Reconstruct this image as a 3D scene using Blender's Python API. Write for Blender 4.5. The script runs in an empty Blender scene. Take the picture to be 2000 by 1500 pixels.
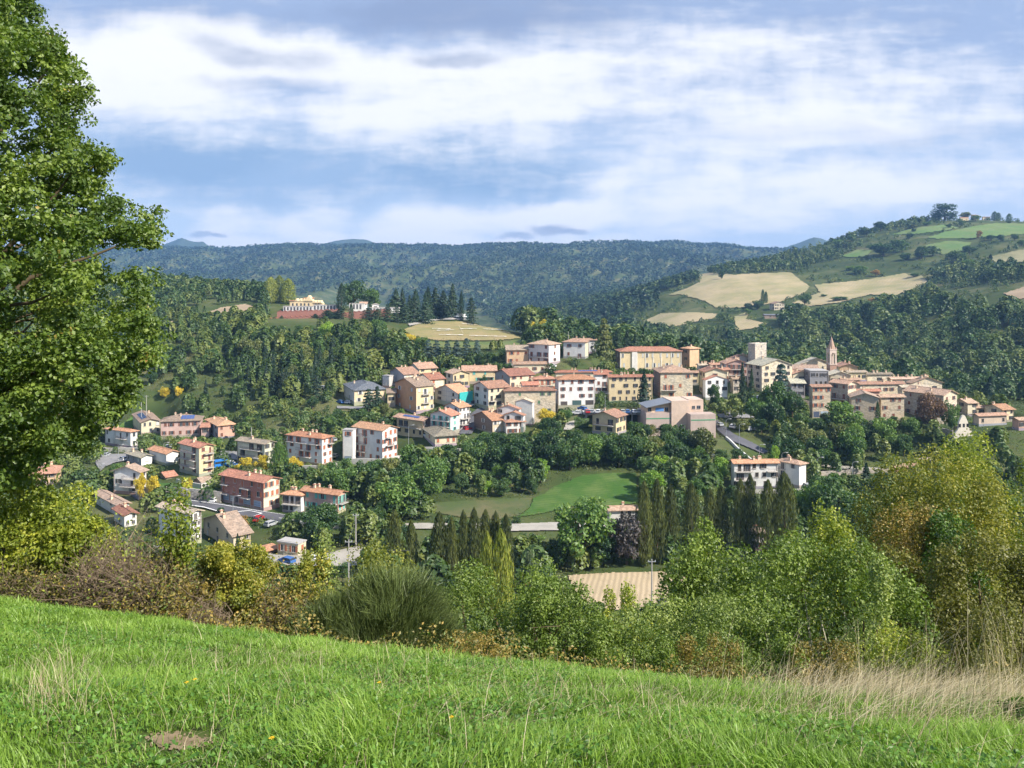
import bpy, math, numpy as np
from mathutils import Vector
SC = bpy.context.scene
COL = SC.collection
RS = np.random.RandomState
F, HZ = 1570.0, 560.0            # focal length and horizon row for a picture 2000 wide
R = math.radians

def P(px, py, D):
    return np.array([(px - 1000) / F * D, D, (HZ - py) / F * D])

# ------------------------------------------------------------ materials
MATS = {}
def nt_new(name):
    m = bpy.data.materials.new(name); m.use_nodes = True
    nt = m.node_tree; nt.nodes.clear()
    return m, nt, nt.nodes, nt.links
def node(nt, t, **kw):
    n = nt.nodes.new(t)
    for k, v in kw.items():
        if k in n.inputs.keys() if hasattr(n.inputs, 'keys') else False: n.inputs[k].default_value = v
        else: setattr(n, k, v)
    return n
def ramp(nt, stops, interp='LINEAR'):
    r = nt.nodes.new('ShaderNodeValToRGB'); e = r.color_ramp.elements
    r.color_ramp.interpolation = interp
    while len(e) < len(stops): e.new(0.5)
    for el, (p, c) in zip(e, stops):
        el.position = p; el.color = (c[0], c[1], c[2], 1)
    return r
def mixc(nt, fac, a, b, mode='MIX'):
    m = nt.nodes.new('ShaderNodeMix'); m.data_type = 'RGBA'; m.blend_type = mode
    for sock, val in ((m.inputs[0], fac), (m.inputs[6], a), (m.inputs[7], b)):
        if hasattr(val, 'links') or hasattr(val, 'is_linked'): nt.links.new(val, sock)
        elif isinstance(val, (tuple, list)): sock.default_value = (*val[:3], 1)
        else: sock.default_value = val
    return m.outputs[2]
def math_(nt, op, a, b=None, c=None, clamp=False):
    m = nt.nodes.new('ShaderNodeMath'); m.operation = op; m.use_clamp = clamp
    for i, v in enumerate((a, b, c)):
        if v is None: continue
        if hasattr(v, 'is_linked'): nt.links.new(v, m.inputs[i])
        else: m.inputs[i].default_value = v
    return m.outputs[0]
def noise(nt, scale, detail=4, vec=None, rough=0.55, dist=0.0):
    n = nt.nodes.new('ShaderNodeTexNoise'); n.inputs['Scale'].default_value = scale
    n.inputs['Detail'].default_value = detail; n.inputs['Roughness'].default_value = rough
    n.inputs['Distortion'].default_value = dist
    if vec is not None: nt.links.new(vec, n.inputs['Vector'])
    return n.outputs['Fac']
def geo_pos(nt):
    return nt.nodes.new('ShaderNodeNewGeometry').outputs['Position']
def obj_pos(nt):
    return nt.nodes.new('ShaderNodeTexCoord').outputs['Object']
def finish(m, nt, color, rough=0.9, spec=0.2, bump=None, metallic=0.0):
    b = nt.nodes.new('ShaderNodeBsdfPrincipled'); o = nt.nodes.new('ShaderNodeOutputMaterial')
    if hasattr(color, 'is_linked'): nt.links.new(color, b.inputs['Base Color'])
    else: b.inputs['Base Color'].default_value = (*color, 1)
    b.inputs['Roughness'].default_value = rough
    b.inputs['Specular IOR Level'].default_value = spec
    b.inputs['Metallic'].default_value = metallic
    if bump is not None:
        bn = nt.nodes.new('ShaderNodeBump'); bn.inputs['Strength'].default_value = bump[1]
        bn.inputs['Distance'].default_value = bump[2]
        nt.links.new(bump[0], bn.inputs['Height']); nt.links.new(bn.outputs[0], b.inputs['Normal'])
    nt.links.new(b.outputs[0], o.inputs[0])
    return m
def plain(name, col, rough=0.6, spec=0.3, metallic=0.0):
    if name in MATS: return MATS[name]
    m, nt, N, L = nt_new(name)
    n = noise(nt, 3.0, 3, obj_pos(nt))
    c = mixc(nt, n, tuple(x * 0.82 for x in col), tuple(min(1, x * 1.12) for x in col))
    MATS[name] = finish(m, nt, c, rough, spec, metallic=metallic); return m
def plaster(col, kind='plaster'):
    key = (kind, col)
    if key in MATS: return MATS[key]
    m, nt, N, L = nt_new(kind + '_wall')
    p = obj_pos(nt)
    big = noise(nt, 0.35, 4, p); fine = noise(nt, 2.6, 5, p, 0.65)
    if kind == 'plaster':
        c = mixc(nt, ramp1(nt, big, 0.35, 0.7), tuple(x * 0.86 for x in col), col)
        stretch = N.new('ShaderNodeMapping'); stretch.inputs['Scale'].default_value = (1.6, 1.6, 0.25); L.new(p, stretch.inputs[0])
        st = noise(nt, 1.2, 4, stretch.outputs[0])
        c = mixc(nt, ramp1(nt, st, 0.54, 0.72, 0.45), c, tuple(x * 0.66 for x in col))
        finish(m, nt, c, 0.92, 0.15, (fine, 0.2, 0.02))
    elif kind == 'stone':
        v = N.new('ShaderNodeTexVoronoi'); v.inputs['Scale'].default_value = 1.5
        mp = N.new('ShaderNodeMapping'); mp.inputs['Scale'].default_value = (1, 1, 1.8); L.new(p, mp.inputs[0]); L.new(mp.outputs[0], v.inputs['Vector'])
        sep = N.new('ShaderNodeSeparateColor'); L.new(v.outputs['Color'], sep.inputs[0])
        c = mixc(nt, sep.outputs[0], tuple(x * 0.66 for x in col), tuple(min(1, x * 1.25) for x in col))
        c = mixc(nt, ramp1(nt, big, 0.4, 0.65, 0.6), c, tuple(x * f for x, f in zip(col, (1.25, 1.15, 1.0))))
        c = mixc(nt, ramp1(nt, fine, 0.6, 0.75, 0.6), c, tuple(x * 0.5 for x in col))
        finish(m, nt, c, 0.95, 0.1, (v.outputs['Distance'], 0.5, 0.06))
    else:
        br = N.new('ShaderNodeTexBrick'); br.inputs['Scale'].default_value = 2.2
        mp = N.new('ShaderNodeMapping'); mp.inputs['Rotation'].default_value = (R(90), 0, 0); L.new(p, mp.inputs[0]); L.new(mp.outputs[0], br.inputs['Vector'])
        br.inputs['Color1'].default_value = (*col, 1); br.inputs['Color2'].default_value = (*[x * 0.75 for x in col], 1)
        br.inputs['Mortar'].default_value = (*[x * 0.8 + 0.12 for x in col], 1)
        c = mixc(nt, ramp1(nt, big, 0.35, 0.7, 0.4), br.outputs[0], tuple(x * 0.8 for x in col))
        finish(m, nt, c, 0.9, 0.15)
    MATS[key] = m; return m
def ramp1(nt, src, a, b, hi=1.0):
    m = nt.nodes.new('ShaderNodeMapRange'); m.inputs[1].default_value = a; m.inputs[2].default_value = b
    m.inputs[3].default_value = 0; m.inputs[4].default_value = hi; m.clamp = True; m.interpolation_type = 'SMOOTHSTEP'
    nt.links.new(src, m.inputs[0]); return m.outputs[0]
def tiles(col):
    key = ('tiles', col)
    if key in MATS: return MATS[key]
    m, nt, N, L = nt_new('roof_tiles')
    p = obj_pos(nt)
    w = N.new('ShaderNodeTexVoronoi'); w.inputs['Scale'].default_value = 2.4; L.new(p, w.inputs['Vector'])
    sep = N.new('ShaderNodeSeparateColor'); L.new(w.outputs['Color'], sep.inputs[0])
    c = mixc(nt, sep.outputs[0], tuple(x * 0.68 for x in col), tuple(min(1, x * 1.3) for x in col))
    big = noise(nt, 0.5, 4, p, 0.65)
    c = mixc(nt, ramp1(nt, big, 0.45, 0.7, 0.65), c, (col[0] * 0.72, col[1] * 0.8, col[2] * 0.85))
    l2 = noise(nt, 1.3, 5, p, 0.7)
    c = mixc(nt, ramp1(nt, l2, 0.58, 0.72, 0.5), c, (0.42, 0.36, 0.28))
    wv = N.new('ShaderNodeTexWave'); wv.inputs['Scale'].default_value = 1.6; wv.bands_direction = 'X'; L.new(p, wv.inputs['Vector'])
    finish(m, nt, c, 0.9, 0.15, (wv.outputs['Fac'], 0.5, 0.05))
    MATS[key] = m; return m
def foliage(name, dark, mid, light, spot=None, spotamt=0.0, trans=0.3, objvar=0.35, clump=1.0):
    """leaf colours vary per leaf (attribute v), per clump of leaves and per tree"""
    if name in MATS: return MATS[name]
    m, nt, N, L = nt_new(name)
    a = N.new('ShaderNodeAttribute'); a.attribute_name = 'v'
    oi = N.new('ShaderNodeObjectInfo')
    nz = noise(nt, clump, 3, geo_pos(nt))
    f = math_(nt, 'ADD', math_(nt, 'MULTIPLY', a.outputs['Fac'], 0.55), math_(nt, 'MULTIPLY', nz, 0.8))
    f = math_(nt, 'ADD', f, math_(nt, 'MULTIPLY', math_(nt, 'SUBTRACT', oi.outputs['Random'], 0.5), objvar))
    stops = [(0.25, dark), (0.62, mid), (1.0, light)]
    c = ramp(nt, stops); L.new(f, c.inputs[0]); c = c.outputs[0]
    if spot:
        n2 = noise(nt, clump * 1.7, 2, geo_pos(nt))
        s = math_(nt, 'ADD', math_(nt, 'MULTIPLY', n2, 0.8), math_(nt, 'MULTIPLY', a.outputs['Fac'], 0.3))
        c = mixc(nt, ramp1(nt, s, 0.78 - spotamt, 0.86 - spotamt), c, spot)
    d = N.new('ShaderNodeBsdfDiffuse'); t = N.new('ShaderNodeBsdfTranslucent'); g = N.new('ShaderNodeBsdfGlossy')
    g.inputs['Roughness'].default_value = 0.5; g.inputs['Color'].default_value = (1, 1, 1, 1)
    L.new(c, d.inputs['Color'])
    tc = mixc(nt, 1.0, c, (1.25, 1.35, 0.55), 'MULTIPLY'); L.new(tc, t.inputs['Color'])
    mx = N.new('ShaderNodeMixShader'); mx.inputs[0].default_value = trans; L.new(d.outputs[0], mx.inputs[1]); L.new(t.outputs[0], mx.inputs[2])
    mg = N.new('ShaderNodeMixShader'); mg.inputs[0].default_value = 0.03; L.new(mx.outputs[0], mg.inputs[1]); L.new(g.outputs[0], mg.inputs[2])
    o = N.new('ShaderNodeOutputMaterial'); L.new(mg.outputs[0], o.inputs[0])
    MATS[name] = m; return m

# ------------------------------------------------------------ mesh helpers
def mk(name, verts, faces, mats=(), v=None, midx=None, smooth=False):
    """verts Nx3, faces MxK array (uniform K) or a list of ragged faces"""
    me = bpy.data.meshes.new(name)
    verts = np.asarray(verts, dtype=np.float32)
    if isinstance(faces, np.ndarray):
        n, k = faces.shape
        loops = faces.ravel().astype(np.int32); starts = np.arange(0, n * k, k, dtype=np.int32)
    else:
        n = len(faces); loops = np.array([i for f in faces for i in f], dtype=np.int32)
        starts = np.cumsum([0] + [len(f) for f in faces[:-1]]).astype(np.int32)
    me.vertices.add(len(verts)); me.vertices.foreach_set('co', verts.ravel())
    me.loops.add(len(loops)); me.loops.foreach_set('vertex_index', loops)
    me.polygons.add(n); me.polygons.foreach_set('loop_start', starts)
    if midx is not None: me.polygons.foreach_set('material_index', np.asarray(midx, dtype=np.int32))
    me.update(calc_edges=True)
    me.polygons.foreach_set('use_smooth', np.full(n, bool(smooth), dtype=bool))
    if v is not None:
        at = me.attributes.new('v', 'FLOAT', 'FACE'); at.data.foreach_set('value', np.asarray(v, dtype=np.float32))
    for m in mats: me.materials.append(m)
    return me
def link(name, me, parent=None, loc=None, rz=None):
    o = bpy.data.objects.new(name, me); COL.objects.link(o)
    if parent is not None: o.parent = parent
    if loc is not None: o.location = [float(c) for c in loc]
    if rz is not None: o.rotation_euler = (0, 0, rz)
    return o
class MB:
    """collects boxes, prisms and tubes into one mesh"""
    def __init__(s): s.v = []; s.f = []; s.m = []
    def add(s, vs, fs, m=0):
        o = len(s.v); s.v += [tuple(map(float, p)) for p in vs]; s.f += [[i + o for i in f] for f in fs]; s.m += [m] * len(fs)
    def box(s, x0, x1, y0, y1, z0, z1, m=0):
        s.add([(x0, y0, z0), (x1, y0, z0), (x1, y1, z0), (x0, y1, z0), (x0, y0, z1), (x1, y0, z1), (x1, y1, z1), (x0, y1, z1)],
              [(0, 3, 2, 1), (4, 5, 6, 7), (0, 1, 5, 4), (1, 2, 6, 5), (2, 3, 7, 6), (3, 0, 4, 7)], m)
    def tube(s, pts, rad, n=6, m=0, cap=True):
        pts = [np.array(p, float) for p in pts]; o = []
        if not hasattr(rad, '__len__'): rad = [rad] * len(pts)
        vs = []; fs = []
        for i, p in enumerate(pts):
            t = pts[min(i + 1, len(pts) - 1)] - pts[max(i - 1, 0)]; t /= (np.linalg.norm(t) + 1e-9)
            a = np.cross(t, (0.3, 0.2, 1) if abs(t[2]) < 0.9 else (1, 0.1, 0)); a /= np.linalg.norm(a); b = np.cross(t, a)
            for k in range(n):
                an = 2 * math.pi * k / n
                vs.append(p + rad[i] * (math.cos(an) * a + math.sin(an) * b))
        for i in range(len(pts) - 1):
            for k in range(n):
                fs.append((i * n + k, i * n + (k + 1) % n, (i + 1) * n + (k + 1) % n, (i + 1) * n + k))
        if cap: fs.append(tuple(range(n - 1, -1, -1))); fs.append(tuple(range((len(pts) - 1) * n, len(pts) * n)))
        s.add(vs, fs, m)
    def prism(s, poly, z0, z1, m=0):
        n = len(poly)
        s.add([(x, y, z0) for x, y in poly] + [(x, y, z1) for x, y in poly],
              [tuple(range(n - 1, -1, -1)), tuple(range(n, 2 * n))] + [(i, (i + 1) % n, n + (i + 1) % n, n + i) for i in range(n)], m)
    def mesh(s, name, mats, smooth=False): return mk(name, s.v, s.f, mats, midx=s.m, smooth=smooth)
    def build(s, name, mats, parent=None, loc=None, rz=None, smooth=False):
        return link(name, s.mesh(name, mats, smooth), parent, loc, rz)

THINGS = []     # (object, label, category, group, px) - labels are made unique at the end
def tag(o, label, cat, group=None, px=0):
    THINGS.append([o, label, cat, group, px]); return o
def empty(name, loc, rz=0.0):
    o = bpy.data.objects.new(name, None); COL.objects.link(o); o.location = [float(c) for c in loc]; o.rotation_euler = (0, 0, rz)
    o.empty_display_size = 0.5; return o
def struct(o): o['kind'] = 'structure'; return o

def norm(a): return a / (np.linalg.norm(a, axis=-1, keepdims=True) + 1e-9)
def leafquads(c, out, size, rng, jit=0.8, asp=0.34):
    """one rhombic leaf per row of c, its face turned outward more or less"""
    n = len(c); size = np.broadcast_to(size, (n,))[:, None]
    nn = norm(out + jit * rng.normal(size=(n, 3)))
    t = norm(np.cross(nn, rng.normal(size=(n, 3)))); b = np.cross(nn, t)
    fold = nn * size * 0.08
    V = np.stack([c - t * size * 0.5, c + b * size * asp + fold, c + t * size * 0.5, c - b * size * asp + fold], 1).reshape(-1, 3)
    Fc = np.arange(n * 4).reshape(n, 4)
    return V, Fc
def merge(parts):
    vs, fs, vv, o = [], [], [], 0
    for V, Fc, v in parts:
        vs.append(V); fs.append(Fc + o); vv.append(v); o += len(V)
    return np.concatenate(vs), np.concatenate(fs), np.concatenate(vv)

# ------------------------------------------------------------ value noise for the terrain
_rn = RS(7); _tab = _rn.rand(256, 256)
def vnoise(x, y):
    xi = np.floor(x).astype(int); yi = np.floor(y).astype(int); fx = x - xi; fy = y - yi
    fx = fx * fx * (3 - 2 * fx); fy = fy * fy * (3 - 2 * fy)
    g = lambda a, b: _tab[a & 255, b & 255]
    return (g(xi, yi) * (1 - fx) + g(xi + 1, yi) * fx) * (1 - fy) + (g(xi, yi + 1) * (1 - fx) + g(xi + 1, yi + 1) * fx) * fy
def fbm(x, y, o=5):
    s = 0; a = 0.5; t = 0
    for i in range(o):
        s = s + a * vnoise(x * 2 ** i + 17 * i, y * 2 ** i + 31 * i); t += a; a *= 0.5
    return s / t * 2 - 1
def inpoly(px, py, poly):
    px = np.asarray(px, float); py = np.asarray(py, float); r = np.zeros(px.shape, bool); n = len(poly)
    for i in range(n):
        x0, y0 = poly[i]; x1, y1 = poly[(i + 1) % n]
        if y0 == y1: continue
        c = ((y0 > py) != (y1 > py)) & (px < (x1 - x0) * (py - y0) / (y1 - y0) + x0)
        r ^= c
    return r
# ------------------------------------------------------------ terrain heights: one table of depth by bearing
TC = [-600, 0, 250, 450, 650, 850, 1000, 1150, 1350, 1500, 1650, 1800, 2000, 2600]
TT = [
 (0.5, [-1.45]*14),
 (2.7, [-1.55,-1.58,-1.6,-1.6,-1.6,-1.6,-1.6,-1.6,-1.6,-1.62,-1.62,-1.63,-1.65,-1.7]),
 (4,   [-1.9,-2.0,-2.0,-2.0,-2.02,-2.05,-2.08,-2.1,-2.1,-2.12,-2.15,-2.2,-2.28,-2.5]),
 (6,   [-2.5,-2.66,-2.7,-2.74,-2.8,-2.86,-2.9,-2.94,-3.0,-3.03,-3.05,-3.08,-3.10,-3.3]),
 (8,   [-3.1,-3.27,-3.38,-3.48,-3.58,-3.68,-3.73,-3.8,-3.9,-3.97,-3.99,-4.02,-4.05,-4.3]),
 (10,  [-3.8,-3.93,-4.1,-4.26,-4.42,-4.64,-4.85,-5.05,-5.3,-5.4,-5.45,-5.5,-5.5,-5.9]),
 (12.5,[-4.7,-4.85,-5.15,-5.55,-5.9,-6.2,-6.5,-6.8,-7.1,-7.4,-7.6,-7.8,-8.1,-9]),
 (16,  [-6.4,-6.6,-7.2,-7.8,-8.2,-8.6,-9,-9.4,-9.8,-10.1,-10.4,-10.7,-11,-12]),
 (25,  [-11,-12,-12.7,-13.5,-14,-14.5,-15,-15.4,-15.8,-16,-16,-16,-16,-17]),
 (40,  [-20,-22,-23,-24,-24.5,-25,-25,-25.5,-26,-26,-25,-24,-23,-23]),
 (70,  [-36,-40,-41,-42,-42,-42,-42,-42,-42,-42,-41,-39,-37,-35]),
 (100, [-48,-52,-53,-54,-54,-54,-54,-54,-54,-53,-52,-50,-48,-44]),
 (130, [-57,-60,-60,-60,-60,-60,-60,-60,-60,-60,-59,-57,-55,-50]),
 (150, [-60,-62,-62,-62,-62,-62,-62,-62,-62,-62,-61.5,-60,-58,-55]),
 (200, [-62]*11+[-62,-60,-57]),
 (235, [-62]*11+[-62,-60,-57]),
 (260, [-62,-62,-62,-62,-61.3,-61,-61,-61,-61,-62.5,-62.5,-62,-60,-58]),
 (285, [-62,-62,-62,-61.5,-60,-57.5,-56,-53.5,-53,-58.5,-59,-57,-55,-55]),
 (310, [-62,-61.5,-61,-59,-56,-53.5,-52.5,-50,-49,-53.5,-54,-52.5,-52,-53]),
 (340, [-60,-60,-58,-54,-49,-47,-46,-44.5,-45,-47,-48.5,-48,-51,-54]),
 (370, [-56,-55,-50,-46,-43,-42,-39.5,-38.5,-41,-42,-43,-46,-55,-58]),
 (400, [-50,-50,-42,-38,-37,-38,-36,-37,-41,-45,-48,-52,-60,-62]),
 (450, [-42,-42,-33,-30,-31,-34.5,-33,-36,-46,-55,-57,-62,-66,-66]),
 (500, [-36,-36,-25,-23,-24,-29.5,-29.5,-37,-55,-62,-64,-66,-66,-64]),
 (560, [-26,-26,-17,-14,-17,-23,-28,-42,-60,-66,-66,-62,-52,-45]),
 (650, [-14,-14,-6,-5,-13,-27,-40,-55,-62,-63,-58,-42,-15,0]),
 (760, [-5,-4,2,0,-18,-42,-58,-62,-60,-55,-44,-22,12,25]),
 (900, [0,0,-2,-8,-35,-62,-68,-64,-46,-34,-22,-12,14,35]),
 (1050,[-10,-10,-15,-25,-55,-76,-76,-66,-24,-16,-8,10,40,60]),
 (1200,[-30,-30,-40,-50,-70,-86,-82,-52,8,18,32,50,76,92]),
 (1350,[-40,-40,-55,-62,-76,-88,-80,-45,20,34,60,94,104,112]),
 (1500,[-50,-50,-62,-70,-80,-88,-76,-35,18,46,95,134,126,130]),
 (1650,[-50,-50,-62,-70,-80,-86,-74,-32,5,34,84,128,124,128]),
 (1900,[-50,-50,-60,-70,-78,-78,-62,-28,-10,0,20,60,80,90]),
 (2300,[-45,-45,-45,-48,-44,-44,-26,-10,0,0,10,30,50,60]),
 (3000,[20,20,24,22,46,50,66,74,82,60,60,60,60,60]),
 (3800,[120,130,150,152,182,184,180,186,186,150,140,120,110,110]),
 (4300,[190,200,212,196,226,218,216,222,220,196,185,180,180,180]),
 (5200,[120,120,120,120,120,120,120,120,120,120,120,120,120,120]),
 (7500,[60]*14)]
_LD = np.log([t[0] for t in TT]); _Z = np.array([t[1] for t in TT], float); _C = np.array(TC, float)
_gl = np.arange(math.log(0.5), math.log(6400), 0.02); _gc = np.arange(-600, 2601, 20.0)
_t = np.array([np.interp(_gl, _LD, _Z[:, j]) for j in range(len(TC))])          # cols x ld
_G = np.array([np.interp(_gc, _C, _t[:, i]) for i in range(len(_gl))])          # ld x c
def _sm(A, k, ax):
    if ax == 1: return _sm(A.T, k, 0).T
    w = np.exp(-0.5 * (np.arange(-3 * k, 3 * k + 1) / k) ** 2); w /= w.sum()
    B = np.pad(A, ((3 * k, 3 * k), (0, 0)), mode='edge')
    return sum(w[i] * B[i:i + A.shape[0]] for i in range(len(w)))
_G = _sm(_sm(_G / np.exp(_gl)[:, None], 2, 0), 3, 1)        # smooth the view angles, so the silhouettes keep their rows
CON = []       # places where the ground must meet a wall or a road: (x, y, z, radius)
def _base(x, y):
    x = np.asarray(x, float); y = np.asarray(y, float)
    D = np.maximum(y, 0.5); c = np.clip(1000 + F * x / np.maximum(D, 2.0), -600, 2600 - 1e-3)
    a = np.clip((np.log(D) - _gl[0]) / 0.02, 0, len(_gl) - 1.001); b = (c + 600) / 20
    b = np.clip(b, 0, len(_gc) - 1.001)
    ai = a.astype(int); bi = b.astype(int); fa = a - ai; fb = b - bi
    g = (_G[ai, bi] * (1 - fb) + _G[ai, bi + 1] * fb) * (1 - fa) + (_G[ai + 1, bi] * (1 - fb) + _G[ai + 1, bi + 1] * fb) * fa
    z = g * D
    A = np.interp(D, [10, 30, 120, 160, 400, 500, 800, 1300, 2200, 2800, 3500, 4200, 5000, 7500], [0.05, 0.3, 1.0, 0.3, 0.6, 1.5, 4.5, 7, 22, 58, 50, 11, 12, 20])
    W = np.interp(D, [20, 150, 500, 1300, 2500, 4300], [6, 30, 70, 170, 420, 480])
    # noise with a wavelength that grows with depth: blend three bands
    n1 = fbm(x / 25, y / 25, 4); n2 = fbm(x / 120 + 9, y / 160 + 4, 5); n3 = fbm(x / 420 + 3, y / 800 + 7, 6)
    n3 = 1 - 2 * np.abs(n3) * 1.6
    w2 = np.clip((D - 150) / 350, 0, 1); w3 = np.clip((D - 1500) / 900, 0, 1)
    n = n1 * (1 - w2) + n2 * w2 * (1 - w3) + (n3 * 0.75 + n2 * 0.15) * w3
    z = z + A * n + np.where(D < 30, 0.03 * fbm(x / 0.7, y / 0.7, 3), 0)
    return z
def Z(x, y):
    x = np.asarray(x, float); y = np.asarray(y, float); z = _base(x, y)
    if CON:
        num = np.zeros(z.shape); den = np.zeros(z.shape)
        for cx, cy, cz, cr, dz in _CON2:
            q = ((x - cx) ** 2 + (y - cy) ** 2) / (cr * cr)
            if z.ndim == 0:
                w = math.exp(-q) if q < 9 else 0.0
                num += w * dz; den += w
            else:
                k = q < 9
                if not k.any(): continue
                w = np.exp(-q[k]); num[k] += w * dz; den[k] += w
        z = z + num / np.maximum(den, 0.6)
    return z
_CON2 = []
def freeze():
    for cx, cy, cz, cr in CON: _CON2.append((cx, cy, cz, cr, cz - float(_base(cx, cy))))
def depth_at(px, row, d0, d1):
    D = np.geomspace(d0, d1, 300); r = HZ - _base((px - 1000) / F * D, D) / D * F; i = int((r < row).argmax()); print('depth', px, row, D[i]); return float(D[i])
def project(x, y, z): return 1000 + F * x / y, HZ - F * z / y
def hit(px, py, d0, d1, n=260, lift=0.0):
    """first place between depths d0 and d1 where the line of sight through (px, py) meets the ground"""
    px = np.atleast_1d(np.asarray(px, float)); py = np.atleast_1d(np.asarray(py, float))
    Ds = np.geomspace(d0, d1, n)
    X = (px[:, None] - 1000) / F * Ds; Y = np.broadcast_to(Ds, X.shape); zr = (HZ - py[:, None]) / F * Ds
    g = ZG(X, Y) - zr
    ok = g > 0; first = ok.argmax(1); has = ok.any(1) & (first > 0)
    i = np.maximum(first, 1); r = np.arange(len(px)); a = g[r, i - 1]; b = g[r, i]
    t = np.clip(-a / (b - a + 1e-12), 0, 1); D = Ds[i - 1] + t * (Ds[i] - Ds[i - 1])
    return D, has
# the ground sheet: its own grid is also what things are stood on
NU, ROWS = 620, None
def build_grid():
    global GX, GY, GZ, GD, GU
    dn = np.concatenate([np.linspace(-12, 1.5, 30), np.arange(1.7, 14, 0.15), np.geomspace(14.3, 140, 110), np.linspace(141.5, 420, 200), np.geomspace(422, 6300, 330)])
    GD = dn; GU = np.linspace(-1, 1, NU)
    hw = 14 + 1.02 * np.maximum(dn, 0)
    GX = GU[None, :] * hw[:, None]; GY = np.repeat(dn[:, None], NU, 1); GZ = np.empty_like(GX)
    for i in range(0, len(dn), 40): GZ[i:i + 40] = Z(GX[i:i + 40], GY[i:i + 40])
def ZG(x, y):
    """height of the ground sheet itself"""
    x = np.asarray(x, float); y = np.asarray(y, float); sh = np.broadcast(x, y).shape
    x = np.broadcast_to(x, sh).ravel(); y = np.broadcast_to(y, sh).ravel()
    i = np.clip(np.searchsorted(GD, y) - 1, 0, len(GD) - 2); fy = np.clip((y - GD[i]) / (GD[i + 1] - GD[i]), 0, 1)
    def row(k):
        u = (np.clip(x / (14 + 1.02 * np.maximum(GD[k], 0)), -1, 1) + 1) / 2 * (NU - 1); j = np.clip(u.astype(int), 0, NU - 2); f = u - j
        return GZ[k, j] * (1 - f) + GZ[k, j + 1] * f
    return (row(i) * (1 - fy) + row(i + 1) * fy).reshape(sh)
def zg(x, y): return float(ZG(np.array([x]), np.array([y]))[0])

FIELDS = [  # name, label, polygon in sight lines, depth range, material, lift
 ('tan_field', [(1302,577),(1340,564),(1366,551),(1360,538),(1335,531),(1385,533),(1430,537),(1490,534),(1545,532),(1562,546),(1582,560),(1575,572),(1530,590),(1470,600),(1430,603),(1398,602),(1375,589),(1330,577)], (700, 1480), 'dry'),
 ('tan_field', [(1590,557),(1650,551),(1710,544),(1765,534),(1803,539),(1812,552),(1785,566),(1752,578),(1700,577),(1640,592),(1580,600),(1545,593),(1600,572)], (700, 1480), 'dry'),
 ('tan_field', [(1252,629),(1290,613),(1350,610),(1402,613),(1398,622),(1360,630),(1312,641)], (600, 1300), 'dry'),
 ('tan_field', [(1434,619),(1465,608),(1458,624),(1502,633),(1480,641),(1436,648)], (600, 1300), 'dry'),
 ('green_field', [(1808,465),(1850,452),(1940,436),(2080,438),(2080,452),(1900,467),(1830,468)], (900, 1640), 'pale_green'),
 ('green_field', [(1735,460),(1780,447),(1850,438),(1875,447),(1800,458)], (900, 1640), 'pale_green'),
 ('green_field', [(1805,480),(1850,471),(1900,474),(1882,491),(1842,498),(1812,490)], (900, 1600), 'pale_green'),
 ('green_field', [(1636,503),(1676,488),(1704,490),(1690,503)], (900, 1600), 'pale_green'),
 ('green_field', [(1622,607),(1700,593),(1775,585),(1765,598),(1690,611)], (600, 1300), 'pale_green'),
 ('tan_field', [(1920,505),(2000,487),(2060,484),(2060,508),(1965,522)], (700, 1500), 'olive_dry'),
 ('tan_field', [(1958,574),(2000,561),(2060,560),(2060,582),(1980,586)], (600, 1100), 'soil'),
 ('tan_field', [(382,619),(430,602),(478,594),(500,600),(470,612),(402,627)], (430, 800), 'soil'),
 ('tan_field', [(312,633),(345,627),(342,650),(318,656)], (430, 800), 'soil'),
 ('cemetery_field', [(785,645),(832,628),(900,628),(955,632),(1022,662),(960,667),(850,666),(806,658)], (440, 620), 'dry_stubble'),
 ('grass_bank', [(770,652),(800,662),(850,668),(960,669),(1030,664),(1040,676),(960,684),(850,680),(790,672)], (420, 620), 'bank_green'),
 ('meadow', [(1135,929),(1190,925),(1243,924),(1247,984),(1190,992),(1120,990),(1062,1004),(1010,1012),(1036,990),(1040,974),(1062,965),(1080,952)], (200, 285), 'meadow_green'),
 ('rough_meadow', [(838,984),(880,980),(928,979),(1000,974),(1040,973),(1036,991),(1012,1011),(980,1017),(900,1012),(845,1002)], (190, 285), 'rough_green'),
 ('ploughed_field', [(1108,1124),(1200,1119),(1300,1117),(1340,1128),(1340,1190),(1160,1195),(1118,1150)], (120, 220), 'ploughed'),
 ('green_terrace', [(1950,738),(2040,728),(2040,752),(1955,755)], (560, 900), 'pale_green'),
 ('green_terrace', [(1945,712),(2040,702),(2040,716),(1950,722)], (560, 900), 'pale_green'),
 ('lawn', [(215,842),(262,812),(280,815),(262,836),(230,850)], (250, 420), 'meadow_green'),
 ('lawn', [(288,942),(352,946),(430,948),(432,962),(360,965),(290,958)], (200, 300), 'meadow_green'),
]
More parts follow.
